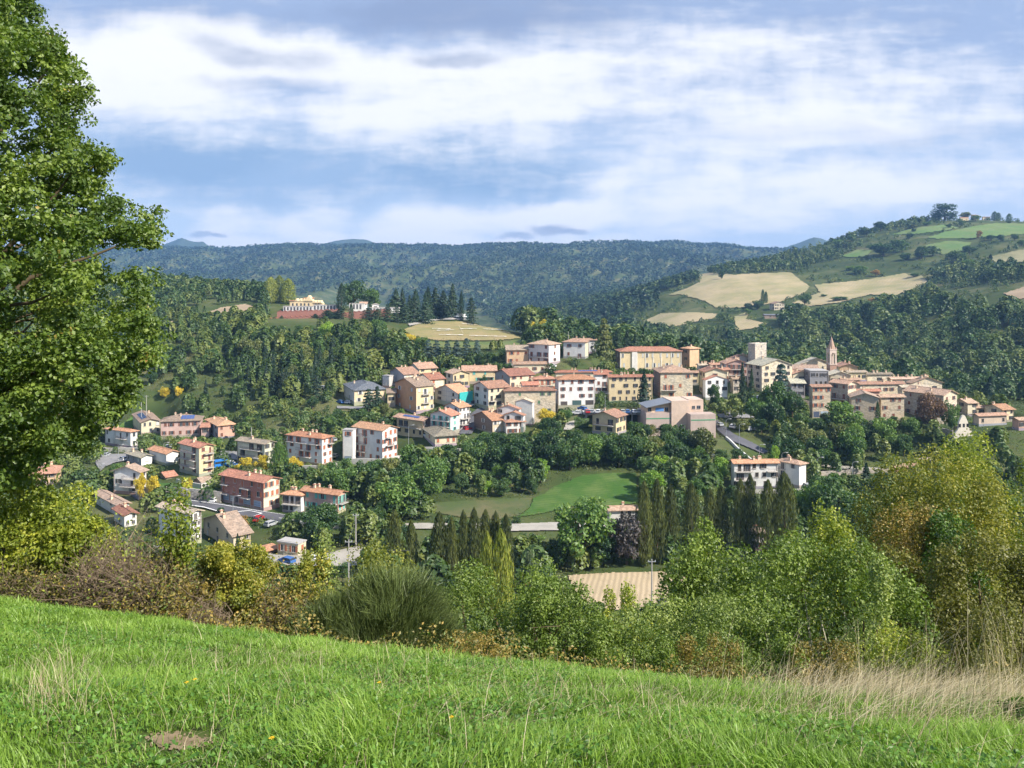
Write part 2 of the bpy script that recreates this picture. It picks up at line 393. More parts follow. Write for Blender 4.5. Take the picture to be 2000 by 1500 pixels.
ROADS = [
 ('soil_patch', [(280,1438),(330,1432),(390,1440),(430,1452),(400,1462),(340,1470),(295,1460)], (2.2, 6), 'bare_earth'),
 ('soil_patch', [(985,1418),(1015,1412),(1030,1420),(1005,1427)], (2.2, 6), 'bare_earth'),
 ('asphalt_road', [(252,968),(300,966),(360,974),(425,984),(480,994),(540,1005),(585,1012),(560,1022),(500,1014),(450,1009),(400,994),(330,982),(270,980)], (190, 280), 'asphalt'),
 ('asphalt_road', [(198,889),(262,888),(262,899),(225,906),(205,915),(195,925),(185,905)], (230, 330), 'asphalt_pale'),
 ('valley_road', [(790,1024),(900,1024),(1010,1025),(1110,1021),(1200,1022),(1200,1037),(1110,1038),(1000,1040),(900,1037),(790,1035)], (170, 240), 'gravel_pale'),
 ('ramp_road', [(1392,821),(1402,822),(1432,848),(1470,866),(1502,884),(1490,889),(1458,875),(1424,862),(1400,842)], (240, 320), 'asphalt'),
 ('town_street', [(896,850),(912,815),(932,800),(972,792),(972,803),(940,822),(922,850)], (270, 345), 'asphalt'),
 ('town_street', [(1349,764),(1368,762),(1374,780),(1344,781)], (300, 345), 'asphalt'),
 ('car_park', [(1106,826),(1140,820),(1148,800),(1168,802),(1142,822),(1116,842),(1100,842)], (270, 340), 'gravel_pale'),
 ('car_park', [(1400,812),(1425,806),(1460,811),(1480,818),(1436,819),(1404,818)], (260, 340), 'asphalt_pale'),
 ('lane', [(1590,908),(1650,912),(1720,916),(1750,918),(1750,924),(1700,924),(1640,918),(1590,912)], (230, 300), 'gravel_pale'),
 ('lane', [(658,795),(712,796),(712,800),(700,801),(658,800)], (300, 360), 'asphalt_pale'),
 ('track', [(640,826),(600,832),(560,843),(530,852),(530,857),(562,848),(604,838),(648,829)], (290, 380), 'soil'),
 ('track', [(795,634),(860,622),(905,621),(905,626),(860,627),(800,639)], (500, 610), 'gravel_pale'),
 ('yard', [(500,1078),(540,1086),(620,1088),(690,1070),(760,1066),(760,1100),(680,1110),(500,1105)], (150, 210), 'gravel_pale'),
 ('yard', [(430,882),(470,884),(470,900),(418,900)], (240, 300), 'asphalt_pale'),
]
NOTREE = [f[1] for f in FIELDS] + [r[1] for r in ROADS] + [
 [(1560,560),(1575,520),(1640,505),(1700,490),(1840,500),(1830,535),(1760,532),(1700,542),(1600,556)],
 [(1640,500),(1740,465),(1850,430),(2060,430),(2060,480),(1900,500),(1800,505)],
 [(1285,577),(1340,555),(1600,550),(1800,526),(1832,552),(1800,588),(1640,615),(1440,627),(1290,603)], [(1236,606),(1410,603),(1412,652),(1240,658)], [(1425,600),(1522,600),(1522,664),(1425,664)], [(1820,560),(2060,545),(2060,600),(1960,612),(1850,600)],
 [(366,600),(505,590),(515,606),(480,640),(380,652)], [(305,625),(352,622),(356,668),(305,672)],
 [(520,575),(760,575),(760,640),(520,645)], [(770,610),(925,606),(1030,660),(780,668)]]
def drape(name, poly, dr, mat, lift, step=2.0, jag=1.2):
    xs = [p[0] for p in poly]; ys = [p[1] for p in poly]
    w = max(xs) - min(xs); step = max(1.0, min(step, w / 60)); sy = step * 0.5
    gx = np.arange(min(xs) - 3, max(xs) + 3, step); gy = np.arange(min(ys) - 3, max(ys) + 3, sy)
    X, Y = np.meshgrid(gx, gy); D, ok = hit(X.ravel(), Y.ravel(), *dr); D = D.reshape(X.shape); ok = ok.reshape(X.shape)
    jx = jag * (vnoise(X / 5, Y / 3) - 0.5) * 2; jy = jag * 0.6 * (vnoise(X / 5 + 50, Y / 3) - 0.5) * 2
    ins = inpoly(X + jx, Y + jy, poly) & ok
    wx = (X - 1000) / F * D; V = np.stack([wx, D, ZG(wx, D) + lift], -1)
    q = ins[:-1, :-1] & ins[1:, :-1] & ins[:-1, 1:] & ins[1:, 1:]
    dmin = np.minimum(np.minimum(D[:-1, :-1], D[1:, :-1]), np.minimum(D[:-1, 1:], D[1:, 1:])); dmax = np.maximum(np.maximum(D[:-1, :-1], D[1:, :-1]), np.maximum(D[:-1, 1:], D[1:, 1:]))
    q &= (dmax - dmin) < 0.09 * dmin
    I = np.arange(X.size).reshape(X.shape); f = np.stack([I[1:, :-1][q], I[1:, 1:][q], I[:-1, 1:][q], I[:-1, :-1][q]], 1)
    if len(f) == 0: print('EMPTY', name, poly[0]); return None
    used = np.unique(f); mp = np.full(X.size, -1); mp[used] = np.arange(len(used))
    return struct(link(name, mk(name, V.reshape(-1, 3)[used], mp[f], [mat], smooth=True)))
# ------------------------------------------------------------ buildings
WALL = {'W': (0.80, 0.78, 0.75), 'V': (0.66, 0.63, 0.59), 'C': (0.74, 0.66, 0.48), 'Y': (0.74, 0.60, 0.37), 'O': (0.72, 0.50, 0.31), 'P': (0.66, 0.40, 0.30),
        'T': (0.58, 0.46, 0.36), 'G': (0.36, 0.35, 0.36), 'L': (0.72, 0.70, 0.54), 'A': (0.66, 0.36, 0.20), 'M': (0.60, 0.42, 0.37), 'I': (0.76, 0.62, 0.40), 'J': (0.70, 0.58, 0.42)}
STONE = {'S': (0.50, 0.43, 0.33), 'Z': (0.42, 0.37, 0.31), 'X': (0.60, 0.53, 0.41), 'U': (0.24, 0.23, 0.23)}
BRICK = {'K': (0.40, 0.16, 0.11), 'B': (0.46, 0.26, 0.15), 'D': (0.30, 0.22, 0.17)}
ROOF = {'r': (0.44, 0.20, 0.135), 'o': (0.55, 0.27, 0.16), 'b': (0.33, 0.24, 0.18), 'p': (0.52, 0.36, 0.27), 'g': (0.16, 0.16, 0.18), 's': (0.47, 0.27, 0.19), 'c': (0.56, 0.45, 0.34), 'n': (0.34, 0.14, 0.10)}
def wallmat(k, f=1.0):
    c = lambda t: tuple(min(.85, x * f) for x in t)
    if k in WALL: return plaster(c(WALL[k]))
    if k in STONE: return plaster(c(STONE[k]), 'stone')
    return plaster(c(BRICK[k]), 'brick')
SHUT = {'b': (0.20, 0.08, 0.05), 'r': (0.42, 0.15, 0.08), 't': (0.13, 0.48, 0.42), 'g': (0.10, 0.20, 0.10), 'k': (0.04, 0.035, 0.03), 'u': (0.10, 0.25, 0.55), 'w': (0.6, 0.6, 0.58)}
_wm = {}
def winmesh(w, h, st):
    """a window with reveal, frame, pane and shutters (open or closed); opening faces -y"""
    key = (round(w, 1), round(h, 1), st)
    if key in _wm: return _wm[key]
    b = MB(); glass = plain('window_glass', (0.035, 0.045, 0.06), 0.15, 0.5); frame = plain('window_frame', (0.45, 0.42, 0.38)); 
    b.box(-w / 2, w / 2, -0.02, 0.03, 0, h, 0)
    t = 0.07
    b.box(-w / 2 - t, -w / 2, -0.07, 0.02, 0, h, 1); b.box(w / 2, w / 2 + t, -0.07, 0.02, 0, h, 1)
    b.box(-w / 2 - t, w / 2 + t, -0.07, 0.02, h, h + t, 1); b.box(-w / 2 - 0.15, w / 2 + 0.15, -0.16, 0.02, -0.1, 0, 1)
    b.box(-0.03, 0.03, -0.05, -0.02, 0, h, 1)
    mats = [glass, frame]
    if st[0] in SHUT:
        mats.append(plain('shutter_' + st[0], SHUT[st[0]], 0.7))
        if st.endswith('c'): b.box(-w / 2 + 0.01, w / 2 - 0.01, -0.055, -0.021, 0.02, h - 0.02, 2)
        else:
            b.box(-w - 0.06, -w / 2 - 0.07, -0.1, -0.01, 0.0, h, 2); b.box(w / 2 + 0.07, w + 0.06, -0.1, -0.01, 0.0, h, 2)
    _wm[key] = b.mesh('window', mats); return _wm[key]
def doormesh(w, h, col):
    key = ('door', round(w, 1), round(h, 1), col)
    if key in _wm: return _wm[key]
    b = MB(); b.box(-w / 2, w / 2, -0.04, 0.03, 0, h, 0)
    for i in range(1, 4): b.box(-w / 2 + 0.05, w / 2 - 0.05, -0.06, -0.04, h * i / 4 - 0.03, h * i / 4 + 0.03, 1)
    b.box(-w / 2 - 0.1, -w / 2, -0.08, 0.02, 0, h + 0.1, 2); b.box(w / 2, w / 2 + 0.1, -0.08, 0.02, 0, h + 0.1, 2); b.box(-w / 2, w / 2, -0.08, 0.02, h, h + 0.1, 2)
    _wm[key] = b.mesh('door', [plain('door_%.2f_%.2f' % col[:2], col, 0.6), plain('door_groove', (0.1, 0.1, 0.1)), plain('window_frame', (0.45, 0.42, 0.38))]); return _wm[key]
def slab(b, top, th, m=0):
    """closed shell from top faces lowered by th"""
    vs, fs = top; n = len(vs)
    low = [(x, y, z - th) for x, y, z in vs]
    ed = {}
    for f in fs:
        for i in range(len(f)):
            e = (f[i], f[(i + 1) % len(f)]); ed[e] = 1
    side = [(a, a + n, c + n, c) for (a, c) in ed if (c, a) not in ed]
    b.add(vs + low, [tuple(f) for f in fs] + [tuple(i + n for i in reversed(f)) for f in fs] + side, m)
BOXES = []    # what each building hides of the picture: (px0, px1, ytop, ybase, D)
FOOT = []     # (x, y, radius)
NB = []       # (short phrase, px, py, D)
def geom(pxl, pxc, pxr, D, th, dd=10.0, lim=(3, 60)):
    C = P(pxc, HZ, D); tr = (pxr - 1000) / F; tl = (pxl - 1000) / F; c, s = math.cos(th), math.sin(th)
    wr = (tr * D - C[0]) / (c - tr * s) if pxr > pxc and abs(c - tr * s) > 0.05 else dd
    wl = (C[0] - tl * D) / (s + tl * c) if pxl < pxc and s + tl * c > 0.05 else dd
    if wr > 45 or wr < 0 or (pxr - pxc < 7 and wr > 13): wr = dd
    if wl > 45 or wl < 0 or (pxc - pxl < 7 and wl > 13): wl = dd
    return C, max(wr, lim[0]), max(wl, lim[0])
def building(name, cat, label, short, pxl, pxc, pxr, ye, yb, D, th, roof='gu', wr_='W', wl_=None, rc='r', st=3, nr=3, nl=2, win='b', pitch=18, dd=10.0,
             bal=(), solar=None, chim=1, doors=(), over=0.65, ww=1.0, wh=1.4, skipR=(), skipL=(), sink=2.5, group=None, h0=0.35, sub=False, rp=None, protect=True, con=True):
    if pxl > 1150 and pxc - pxl > 8 and pxr - pxc > 8: th -= .85 * math.degrees(math.atan((pxc - 1000) / F))
    th = R(th); C, wr, wl = geom(pxl, pxc, pxr, D, th, dd)
    z0 = (HZ - yb) / F * D; h = (yb - ye) / F * D; c, s = math.cos(th), math.sin(th)
    ctr = np.array([C[0] + wr / 2 * c - wl / 2 * s, D + wr / 2 * s + wl / 2 * c, z0])
    e = empty(name, ctr, th); hx, hy = wr / 2, wl / 2
    tag(e, label, cat, group, (pxl + pxr) / 2)
    BOXES.append((pxl, pxr, ye - 6, yb if protect else ye, D)); FOOT.append((ctr[0], ctr[1], 0.5 * math.hypot(wr, wl)))
    NB.append((short, (pxl + pxr) / 2, (ye + yb) / 2, D))
    if con:
        for ax, ay in ((0, 0), (-0.8, -0.8), (0.8, -0.8), (-0.8, 0.8), (0.8, 0.8)):
            x = ctr[0] + ax * hx * c - ay * hy * s; y = ctr[1] + ax * hx * s + ay * hy * c; CON.append((x, y, z0, 5.0 + 0.12 * max(wr, wl)))
    # walls
    r0 = RS(int(pxl * 11 + ye * 5) % 9999); wf = r0.uniform(.88, 1.06)
    mats = [wallmat(wr_, wf), wallmat(wl_ or wr_, wf)]  # second code colours the left face; on some houses it paints in shade
    tp = math.tan(R(pitch)); b = MB()
    half = hy if roof == 'gu' else hx
    v = [(-hx, -hy, -sink), (hx, -hy, -sink), (hx, hy, -sink), (-hx, hy, -sink), (-hx, -hy, h), (hx, -hy, h), (hx, hy, h), (-hx, hy, h)]
    if roof == 'gu':
        v += [(-hx, 0, h + half * tp), (hx, 0, h + half * tp)]
        b.add(v, [(0, 1, 5, 4), (2, 3, 7, 6)], 0); b.add(v, [(1, 2, 6, 9, 5)], 0); b.add(v, [(3, 0, 4, 8, 7)], 1)
    elif roof == 'gv':
        v += [(0, -hy, h + half * tp), (0, hy, h + half * tp)]
        b.add(v, [(1, 2, 6, 5)], 0); b.add(v, [(0, 1, 5, 8, 4), (2, 3, 7, 9, 6)], 0); b.add(v, [(3, 0, 4, 7)], 1)
    else:
        b.add(v, [(0, 1, 5, 4), (2, 3, 7, 6), (1, 2, 6, 5), (4, 5, 6, 7)], 0); b.add(v, [(3, 0, 4, 7)], 1)
    b.build('wall', mats, e)
    # string courses so storeys read, and the roof
    rb = MB(); o = over; ox, oy = hx + o, hy + o; th_ = 0.18
    if roof == 'gu':
        zr = h + hy * tp + th_; ze = h - o * tp + th_
        slab(rb, ([(-ox, -oy, ze), (ox, -oy, ze), (ox, 0, zr), (-ox, 0, zr), (ox, oy, ze), (-ox, oy, ze)], [(0, 1, 2, 3), (3, 2, 4, 5)]), th_)
        rb.tube([(-ox, 0, zr), (ox, 0, zr)], 0.14, 5)
    elif roof == 'gv':
        zr = h + hx * tp + th_; ze = h - o * tp + th_
        slab(rb, ([(-ox, -oy, ze), (0, -oy, zr), (0, oy, zr), (-ox, oy, ze), (ox, -oy, ze), (ox, oy, ze)], [(0, 1, 2, 3), (1, 4, 5, 2)]), th_)
        rb.tube([(0, -oy, zr), (0, oy, zr)], 0.14, 5)
    elif roof == 'h':
        m = min(hx, hy); zr = h + m * tp + th_; ze = h - o * tp + th_ ; rx, ry = max(hx - m, 0.01), max(hy - m, 0.01)
        if hx >= hy: rid = [(-rx, 0, zr), (rx, 0, zr)]; fs = [(0, 1, 5, 4), (1, 2, 5), (2, 3, 4, 5), (3, 0, 4)]
        else: rid = [(0, -ry, zr), (0, ry, zr)]; fs = [(0, 1, 4), (1, 2, 5, 4), (2, 3, 5), (3, 0, 4, 5)]
        slab(rb, ([(-ox, -oy, ze), (ox, -oy, ze), (ox, oy, ze), (-ox, oy, ze)] + rid, fs), th_)
        rb.tube(rid, 0.14, 5)
    else:
        zr = h; rb.box(-hx - 0.15, hx + 0.15, -hy - 0.15, hy + 0.15, h + 0.003, h + 0.28)
        rb.box(-hx + 0.3, hx - 0.3, -hy + 0.3, hy - 0.3, h + 0.28, h + 0.36)
    r0 = RS(int(pxl * 13 + yb * 3) % 9999); rf = r0.uniform(.66, 1.10); rg = r0.uniform(.98, 1.22)
    ro = rb.build('roof', [tiles((ROOF[rc][0] * rf, ROOF[rc][1] * rf * rg, ROOF[rc][2] * rf * rg))] if roof != 'f' else [plain('flat_roof', (0.42, 0.40, 0.38), 0.9)], e)
    rng = RS(int(pxc * 7 + ye) % 99991)
    if D < 420 and (wr_ in WALL) and h > 3.5:
        b = MB(); q = .05; b.box(-hx - q, hx + q, -hy - q, -hy - .003, -1.5, .75); b.box(-hx - q, -hx - .003, -hy, hy + q, -1.5, .75)
        b.build('plinth', [plaster(tuple(x * rng.uniform(.5, .75) for x in (.6, .55, .5)))], e)
        for X_, Y_ in ((hx - .25, -hy - .09), (-hx - .09, hy - .25)):
            b = MB(); b.tube([(X_, Y_, .8), (X_, Y_, h - .05)], .07, 5); b.build('downpipe', [plain('downpipe_metal', (.28, .22, .18), .6)], e)
    def roofz(x, y):
        if roof == 'gu': return h + th_ + (hy - abs(y)) * tp
        if roof == 'gv': return h + th_ + (hx - abs(x)) * tp
        if roof == 'h': return h + th_ + min(hx - abs(x), hy - abs(y)) * tp
        return h + 0.3
    for k in range(chim):
        x = rng.uniform(-0.7, 0.7) * hx; y = rng.uniform(-0.35, 0.6) * hy; z = roofz(x, y); cb = MB()
        cb.box(x - 0.3, x + 0.3, y - 0.3, y + 0.3, z - 0.4, z + 0.9, 0); cb.box(x - 0.42, x + 0.42, y - 0.42, y + 0.42, z + 0.9, z + 1.0, 1)
        cb.box(x - 0.2, x + 0.2, y - 0.2, y + 0.2, z + 1.0, z + 1.2, 0)
        cb.build('chimney', [wallmat('J'), tiles(ROOF['r'])], ro)
    if solar:
        sx0, sx1 = solar; sb = MB(); n = 5
        zz = lambda y: roofz(0 if roof != 'gv' else 0, y) + 0.1
        ya, yb_ = -hy * 0.85, -hy * 0.2
        if roof == 'gv': ya, yb_ = -hy * .6, hy * .6
        for k in range(n):
            xa = (sx0 + (sx1 - sx0) * k / n) * hx; xb = (sx0 + (sx1 - sx0) * (k + 0.92) / n) * hx
            if roof == 'gv':
                za, zb = roofz(xa, 0) + 0.1, roofz(xb, 0) + 0.1
                q = [(xa, ya, za), (xb, ya, zb), (xb, yb_, zb), (xa, yb_, za)]
            else: q = [(xa, ya, roofz(0 * xa, ya) + 0.1), (xb, ya, roofz(0, ya) + 0.1), (xb, yb_, roofz(0, yb_) + 0.1), (xa, yb_, roofz(0, yb_) + 0.1)]
            slab(sb, (q, [(0, 1, 2, 3)]), 0.05)
        sb.build('solar_panel', [plain('solar_cells', (0.06, 0.10, 0.26), 0.12, 0.8)], ro)
    # openings
    sh = h / st; hh = min(wh, sh * 0.55)
    def put(face, frac, z, me, nm, out=0.0):
        if face == 'R': return link(nm, me, e, (-hx + frac * wr, -hy - out, z))
        return link(nm, me, e, (-hx - out, hy - frac * wl, z), R(-90))
    for face, n, width, skip in (('R', nr, wr, skipR), ('L', nl, wl, skipL)):
        if n <= 0 or (face == 'L' and pxc - pxl < 3) or (face == 'R' and pxr - pxc < 3): continue
        for f in range(st):
            for i in range(n):
                if (f, i) in skip: continue
                if rng.rand() < 0.12: continue
                frac = (i + 0.5) / n + rng.uniform(-0.05, 0.05) * 4 / max(n, 4); w_ = min(ww, width / n * 0.42) * rng.choice([.75, 1, 1, 1.1])
                k = win + ('c' if rng.rand() < 0.35 else '') if win != 'd' else ('d' if rng.rand() < .7 else 'wc')
                if w_ * 2 + 0.2 > width / n and k != 'd' and not k.endswith('c'): k += 'c'
                z = f * sh + sh * h0; tall = any(bf == face and bs == f and b0 <= frac <= b1 for bf, bs, b0, b1 in bal)
                me = winmesh(w_, hh if not tall else min(2.1, sh * 0.75), k)
                w = put(face, frac, z if not tall else f * sh + 0.1, me, 'window', 0.004)
                if sub:
                    ip = MB(); ip.box(-w_ / 2 - 0.2, w_ / 2 + 0.2, -0.22, -0.165, -0.14, -0.06); ip.build('sill', [plain('window_frame', (0.45, 0.42, 0.38))], w)
    for bf, bs, b0, b1 in bal:
        width = wr if bf == 'R' else wl; L_ = (b1 - b0) * width; bb = MB(); bb.box(-L_ / 2, L_ / 2, -1.15, -0.005, -0.16, 0)
        o_ = put(bf, (b0 + b1) / 2, bs * sh, bb.mesh('balcony', [plain('balcony_slab', (0.5, 0.47, 0.43), 0.9)]), 'balcony')
        rl = MB(); rl.box(-L_ / 2, L_ / 2, -1.15, -1.11, 0.9, 0.96); rl.box(-L_ / 2, -L_ / 2 + 0.04, -1.1, -0.01, 0.9, 0.96); rl.box(L_ / 2 - 0.04, L_ / 2, -1.1, -0.01, 0.9, 0.96)
        for k in range(int(L_ / 0.28) + 1):
            x = -L_ / 2 + 0.02 + k * 0.28; rl.box(x - 0.02, x + 0.02, -1.14, -1.11, 0, 0.9)
        rl.build('railing', [plain('railing_metal', (0.22, 0.17, 0.15), 0.6)], o_)
    for df, frac, w, hd, col in doors: put(df, frac, 0.0, doormesh(w, hd, col), 'door', 0.006)
    e['_dim'] = (wr, wl, h)
    return e, hx, hy, h
GB = (0.32, 0.40, 0.52)   # blue grey garage doors
def B(name, label, short, x, y, D, th, roof, w, rc, st, n, win='b', **k):
    """x = (left, near corner, right) columns, y = (eaves, base) rows, w = wall codes of right and left face, n = windows per storey on right and left face"""
    cat = {'apartment_house': 'apartment house', 'stone_house': 'stone house', 'house': 'house', 'shed': 'shed', 'school_building': 'school'}.get(name, name.replace('_', ' '))
    return building(name, cat, label, short, x[0], x[1], x[2], y[0], y[1], D, th, roof, w[0], w[1] if len(w) > 1 else None, rc, st, n[0], n[1], win, **k)
def town():
    # ---- low ground on the left
    B('house', 'white two-storey villa with red hipped roof and stacked balconies above the curved road', 'white villa', (205,255,264), (843,875), 309, 62, 'h', 'W', 'o', 2, (1,4), 'd', bal=(('L',1,.5,.85),('L',0,.5,.85)))
    B('house', 'cream house with brown roofs beside the pink house, uppermost on the left', 'upper cream house', (260,276,313), (825,849), 335, 32, 'gv', 'C', 'b', 2, (3,1), 'd', solar=(-.8,-.2))
    B('apartment_house', 'wide dusky pink house with a low brown roof and rooftop solar panels', 'dusky pink house', (312,314,390), (823,855), 325, 14, 'h', 'MM', 'b', 2, (5,0), 'b', chim=3, solar=(0,.7))
    B('apartment_house', 'salmon house with grey shaded side and red hipped roof below the fir wood', 'salmon house', (402,426,459), (831,858), 321, 35, 'h', 'PG', 'o', 2, (3,3), 'b', chim=3)  # the grey left wall has its shade put into the plaster colour
    B('house', 'small dark pink house attached left of the salmon house', 'small dark pink house', (392,393,402), (834,850), 325, 8, 'gu', 'M', 'r', 1, (1,0), 'k', dd=6, chim=0)
    B('apartment_house', 'pale greenish cream apartment block with brown roof and two long balconies', 'pale cream block', (463,517,536), (867,911), 277, 60, 'gv', 'LL', 'b', 3, (2,3), 'k', bal=(('L',2,.15,.85),('L',1,.15,.85)), solar=None)
    B('apartment_house', 'tall yellow apartment block with balconies on both sides next to a blue bus', 'tall yellow block', (351,389,417), (874,930), 263, 50, 'gv', 'YL', 'r', 4, (2,2), 'b', bal=(('L',3,.1,.85),('L',2,.1,.85),('L',1,.1,.85),('R',3,.3,.95),('R',2,.3,.95),('R',1,.3,.95)), chim=2)
    B('shed', 'long low white building with bright red roof left of the yellow block', 'low white building', (291,325,349), (886,909), 279, 50, 'gv', 'WW', 'o', 1, (0,0), 'd', chim=0)
    B('house', 'low house with grey roof and glazed porch left of the long white building', 'grey-roofed low house', (246,276,297), (893,909), 280, 50, 'gv', 'WG', 'b', 1, (1,3), 'd', chim=2)
    B('house', 'white gable-fronted house with two balconies standing above the grey retaining wall', 'white gabled house', (222,273,279), (922,966), 240, 76, 'gu', 'W', 'p', 3, (1,2), 'k', bal=(('L',2,.4,.95),('L',1,.3,.9)), doors=(('L',.72,2.4,2.2,(.3,.32,.34)),))
    B('apartment_house', 'long red brick row house with blue garage doors and cream gable end', 'brick row house', (432,515,546), (942,997), 223, 58, 'gv', 'CK', 'r', 3, (3,5), 'r', skipL=((0,0),(0,1),(0,2),(0,3),(0,4)), bal=(('L',2,.04,.2),('L',1,.04,.2),('L',2,.5,.7),('L',1,.5,.7)), doors=(('L',.12,2.6,2.3,GB),('L',.62,2.8,2.3,GB),('L',.86,2.8,2.3,GB),('L',.38,1.4,2.3,(.12,.1,.1)),('L',.27,1.6,2.3,(.55,.55,.55))), chim=3, sub=True)
    B('house', 'white house end with black iron balcony and stepped orange roof', 'white house end', (552,588,592), (967,1005), 222, 72, 'h', 'W', 'o', 2, (0,3), 'k', bal=(('L',1,.05,.95),), chim=2)
    B('apartment_house', 'long pink house with orange roof, green shutters and corner terrace below the trees', 'long pink house', (590,660,675), (966,1004), 219, 66, 'gv', 'PM', 'o', 2, (2,4), 't', bal=(('R',1,.05,.95),('L',1,.7,.98)), chim=3, sub=True)
    B('apartment_house', 'tall white block with brown roof half hidden by the front shrubs', 'tall white block', (309,371,393), (1003,1062), 191, 58, 'gv', 'WW', 'p', 4, (3,3), 'k', skipL=((0,0),(0,1),(0,2),(1,0),(1,1),(1,2),(2,0),(2,2),(3,0),(3,1),(3,2)), bal=(('R',3,.1,.6),('R',2,.1,.6)), sink=5, chim=2, sub=True)
    B('house', 'small white house with long brown roof beside the lower road, left one of a pair', 'brown-roofed small house', (185,230,252), (986,1008), 222, 45, 'gv', 'WW', 'p', 2, (2,2), 'd', chim=1)
    B('house', 'small white gabled house with red roof in front of its brown-roofed neighbour', 'red-roofed small house', (223,243,265), (1006,1030), 209, 42, 'gv', 'WW', 'r', 2, (2,1), 'd', chim=1)
    B('house', 'beige house with shallow gable and brown roof just behind the front hedge', 'beige house', (398,456,489), (1046,1080), 190, 42, 'gu', 'JJ', 'b', 2, (2,3), 'd', chim=2, sub=True)
    B('shed', 'small flat-roofed cream box building with red window frames in the yard', 'flat cream box building', (542,582,593), (1064,1088), 184, 68, 'f', 'CI', 'r', 1, (1,2), 'r', chim=0, doors=(('L',.5,2.2,2.2,(.72,.6,.4)),))
    B('shed', 'little open shed with orange tiled roof left of the cream box building', 'little orange shed', (509,518,526), (1074,1084), 186, 45, 'h', 'D', 'o', 1, (0,0), 'd', chim=0, over=.8)
    B('shed', 'low garden shed with pinkish tiles between the gabled house and yellow block', 'pinkish garden shed', (312,325,335), (931,937), 262, 45, 'gu', 'T', 'r', 1, (0,0), 'd', chim=0)
    B('shed', 'garden shed with pale tiles below the yellow block', 'pale-tiled garden shed', (379,398,407), (945,952), 252, 45, 'gu', 'P', 'p', 1, (1,0), 'd', chim=0)
    B('house', 'ochre house with red roof seen below the big tree crown', 'ochre house', (52,60,108), (926,950), 250, 20, 'h', 'O', 'r', 2, (4,1), 'k', chim=2)
    B('house', 'small white house with red roof at the edge of the big tree crown', 'small white far house', (174,178,190), (818,834), 352, 20, 'gu', 'W', 'r', 2, (1,1), 'd')
    B('house', 'orange-roofed house glimpsed through gaps in the big tree', 'glimpsed orange-roofed house', (45,60,75), (758,772), 395, 25, 'gu', 'I', 'o', 1, (2,1), 'd')
    B('apartment_house', 'white four-level house with orange hipped roof and many small balconies', 'white balconied house', (560,629,649), (856,910), 278, 62, 'h', 'WW', 'o', 4, (2,4), 'r', bal=(('L',3,.03,.22),('L',3,.28,.6),('L',3,.68,.9),('L',2,.3,.65),('L',1,.3,.7),('R',3,.5,.95)), chim=4, skipL=((0,0),))
    B('apartment_house', 'white block with orange roof and a lower flat-topped left end', 'white block with flat end', (690,747,776), (841,904), 283, 55, 'gv', 'WW', 'o', 4, (3,4), 'r', bal=(('L',3,.03,.45),('L',2,.03,.45),('L',1,.03,.45),('R',2,.2,.7),('R',3,.2,.5)), chim=1)
    B('apartment_house', 'flat-topped white tower end with blue garage door beside the orange-roofed white block', 'flat white tower end', (669,689,690), (841,904), 286, 78, 'f', 'W', 'r', 4, (0,1), 'r', chim=0, skipL=((0,0),(1,0),(2,0)), doors=(('L',.55,2.6,2.3,GB),))
    # ---- town foot
    B('apartment_house', 'cream house with blue solar roof above a second red lean-to roof', 'solar-roofed house', (775,826,841), (820,856), 300, 52, 'gv', 'DY', 's', 2, (2,4), 'k', solar=(-.85,-.25), bal=(('L',1,.1,.95),), over=1.2)
    B('apartment_house', 'white house with turquoise shutters and long balconies under stepped orange roofs', 'white house with turquoise shutters', (840,880,897), (812,846), 296, 60, 'gu', 'WW', 'r', 3, (1,3), 't', bal=(('L',2,.1,.95),('L',1,.1,.95)), chim=2)
    B('apartment_house', 'taller white terrace with orange roof and chimney row behind the turquoise shutters', 'taller white terrace', (868,897,917), (796,842), 306, 50, 'gu', 'WW', 'o', 4, (3,2), 'd', bal=(('R',2,.1,.9),('R',1,.1,.9)), chim=4)
    B('house', 'low white house with dark brown roof and red shutters above the dark trees', 'low brown-roofed white house', (828,850,893), (851,872), 285, 20, 'h', 'CC', 'b', 1, (4,1), 'rc', chim=1, over=.9)
    B('house', 'grey-brown stuccoed gable house with orange roof by the sloping street', 'grey-brown gabled house', (926,962,990), (821,848), 300, 32, 'gu', 'JD', 'o', 2, (3,1), 'w', chim=3)
    B('house', 'white wing with red roof joined right of the grey-brown gable house', 'white wing', (987,989,1025), (824,850), 299, 14, 'h', 'WW', 'r', 2, (3,0), 'b', chim=0)
    B('apartment_house', 'plain white stepped gable block in front of the stone building, right one', 'tall plain white gable', (1006,1040,1044), (786,832), 309, 74, 'gu', 'WW', 'p', 3, (0,0), 'd', chim=0, over=.25)
    B('apartment_house', 'plain white gabled terrace house stepping down toward the street', 'stepped white terrace', (971,1014,1018), (800,834), 304, 74, 'gu', 'WW', 'r', 3, (0,3), 'k', chim=2, over=.25, skipL=((0,0),(0,1),(0,2)))
    B('apartment_house', 'low white gabled terrace end with red roof below its stepped neighbours', 'low white terrace end', (984,1022,1025), (812,838), 300, 74, 'gu', 'W', 'r', 2, (0,2), 'k', chim=0, over=.3)
    B('stone_house', 'large plain beige stone block with red hipped roof in the town centre', 'large beige stone block', (984,986,1085), (763,826), 322, 5, 'h', 'SS', 'r', 4, (5,0), 'g', chim=3, ww=.9, wh=1.2, skipR=((0,0),(0,1),(0,2),(0,3),(1,1),(1,3),(2,0),(2,2),(2,4),(3,0)), dd=11)
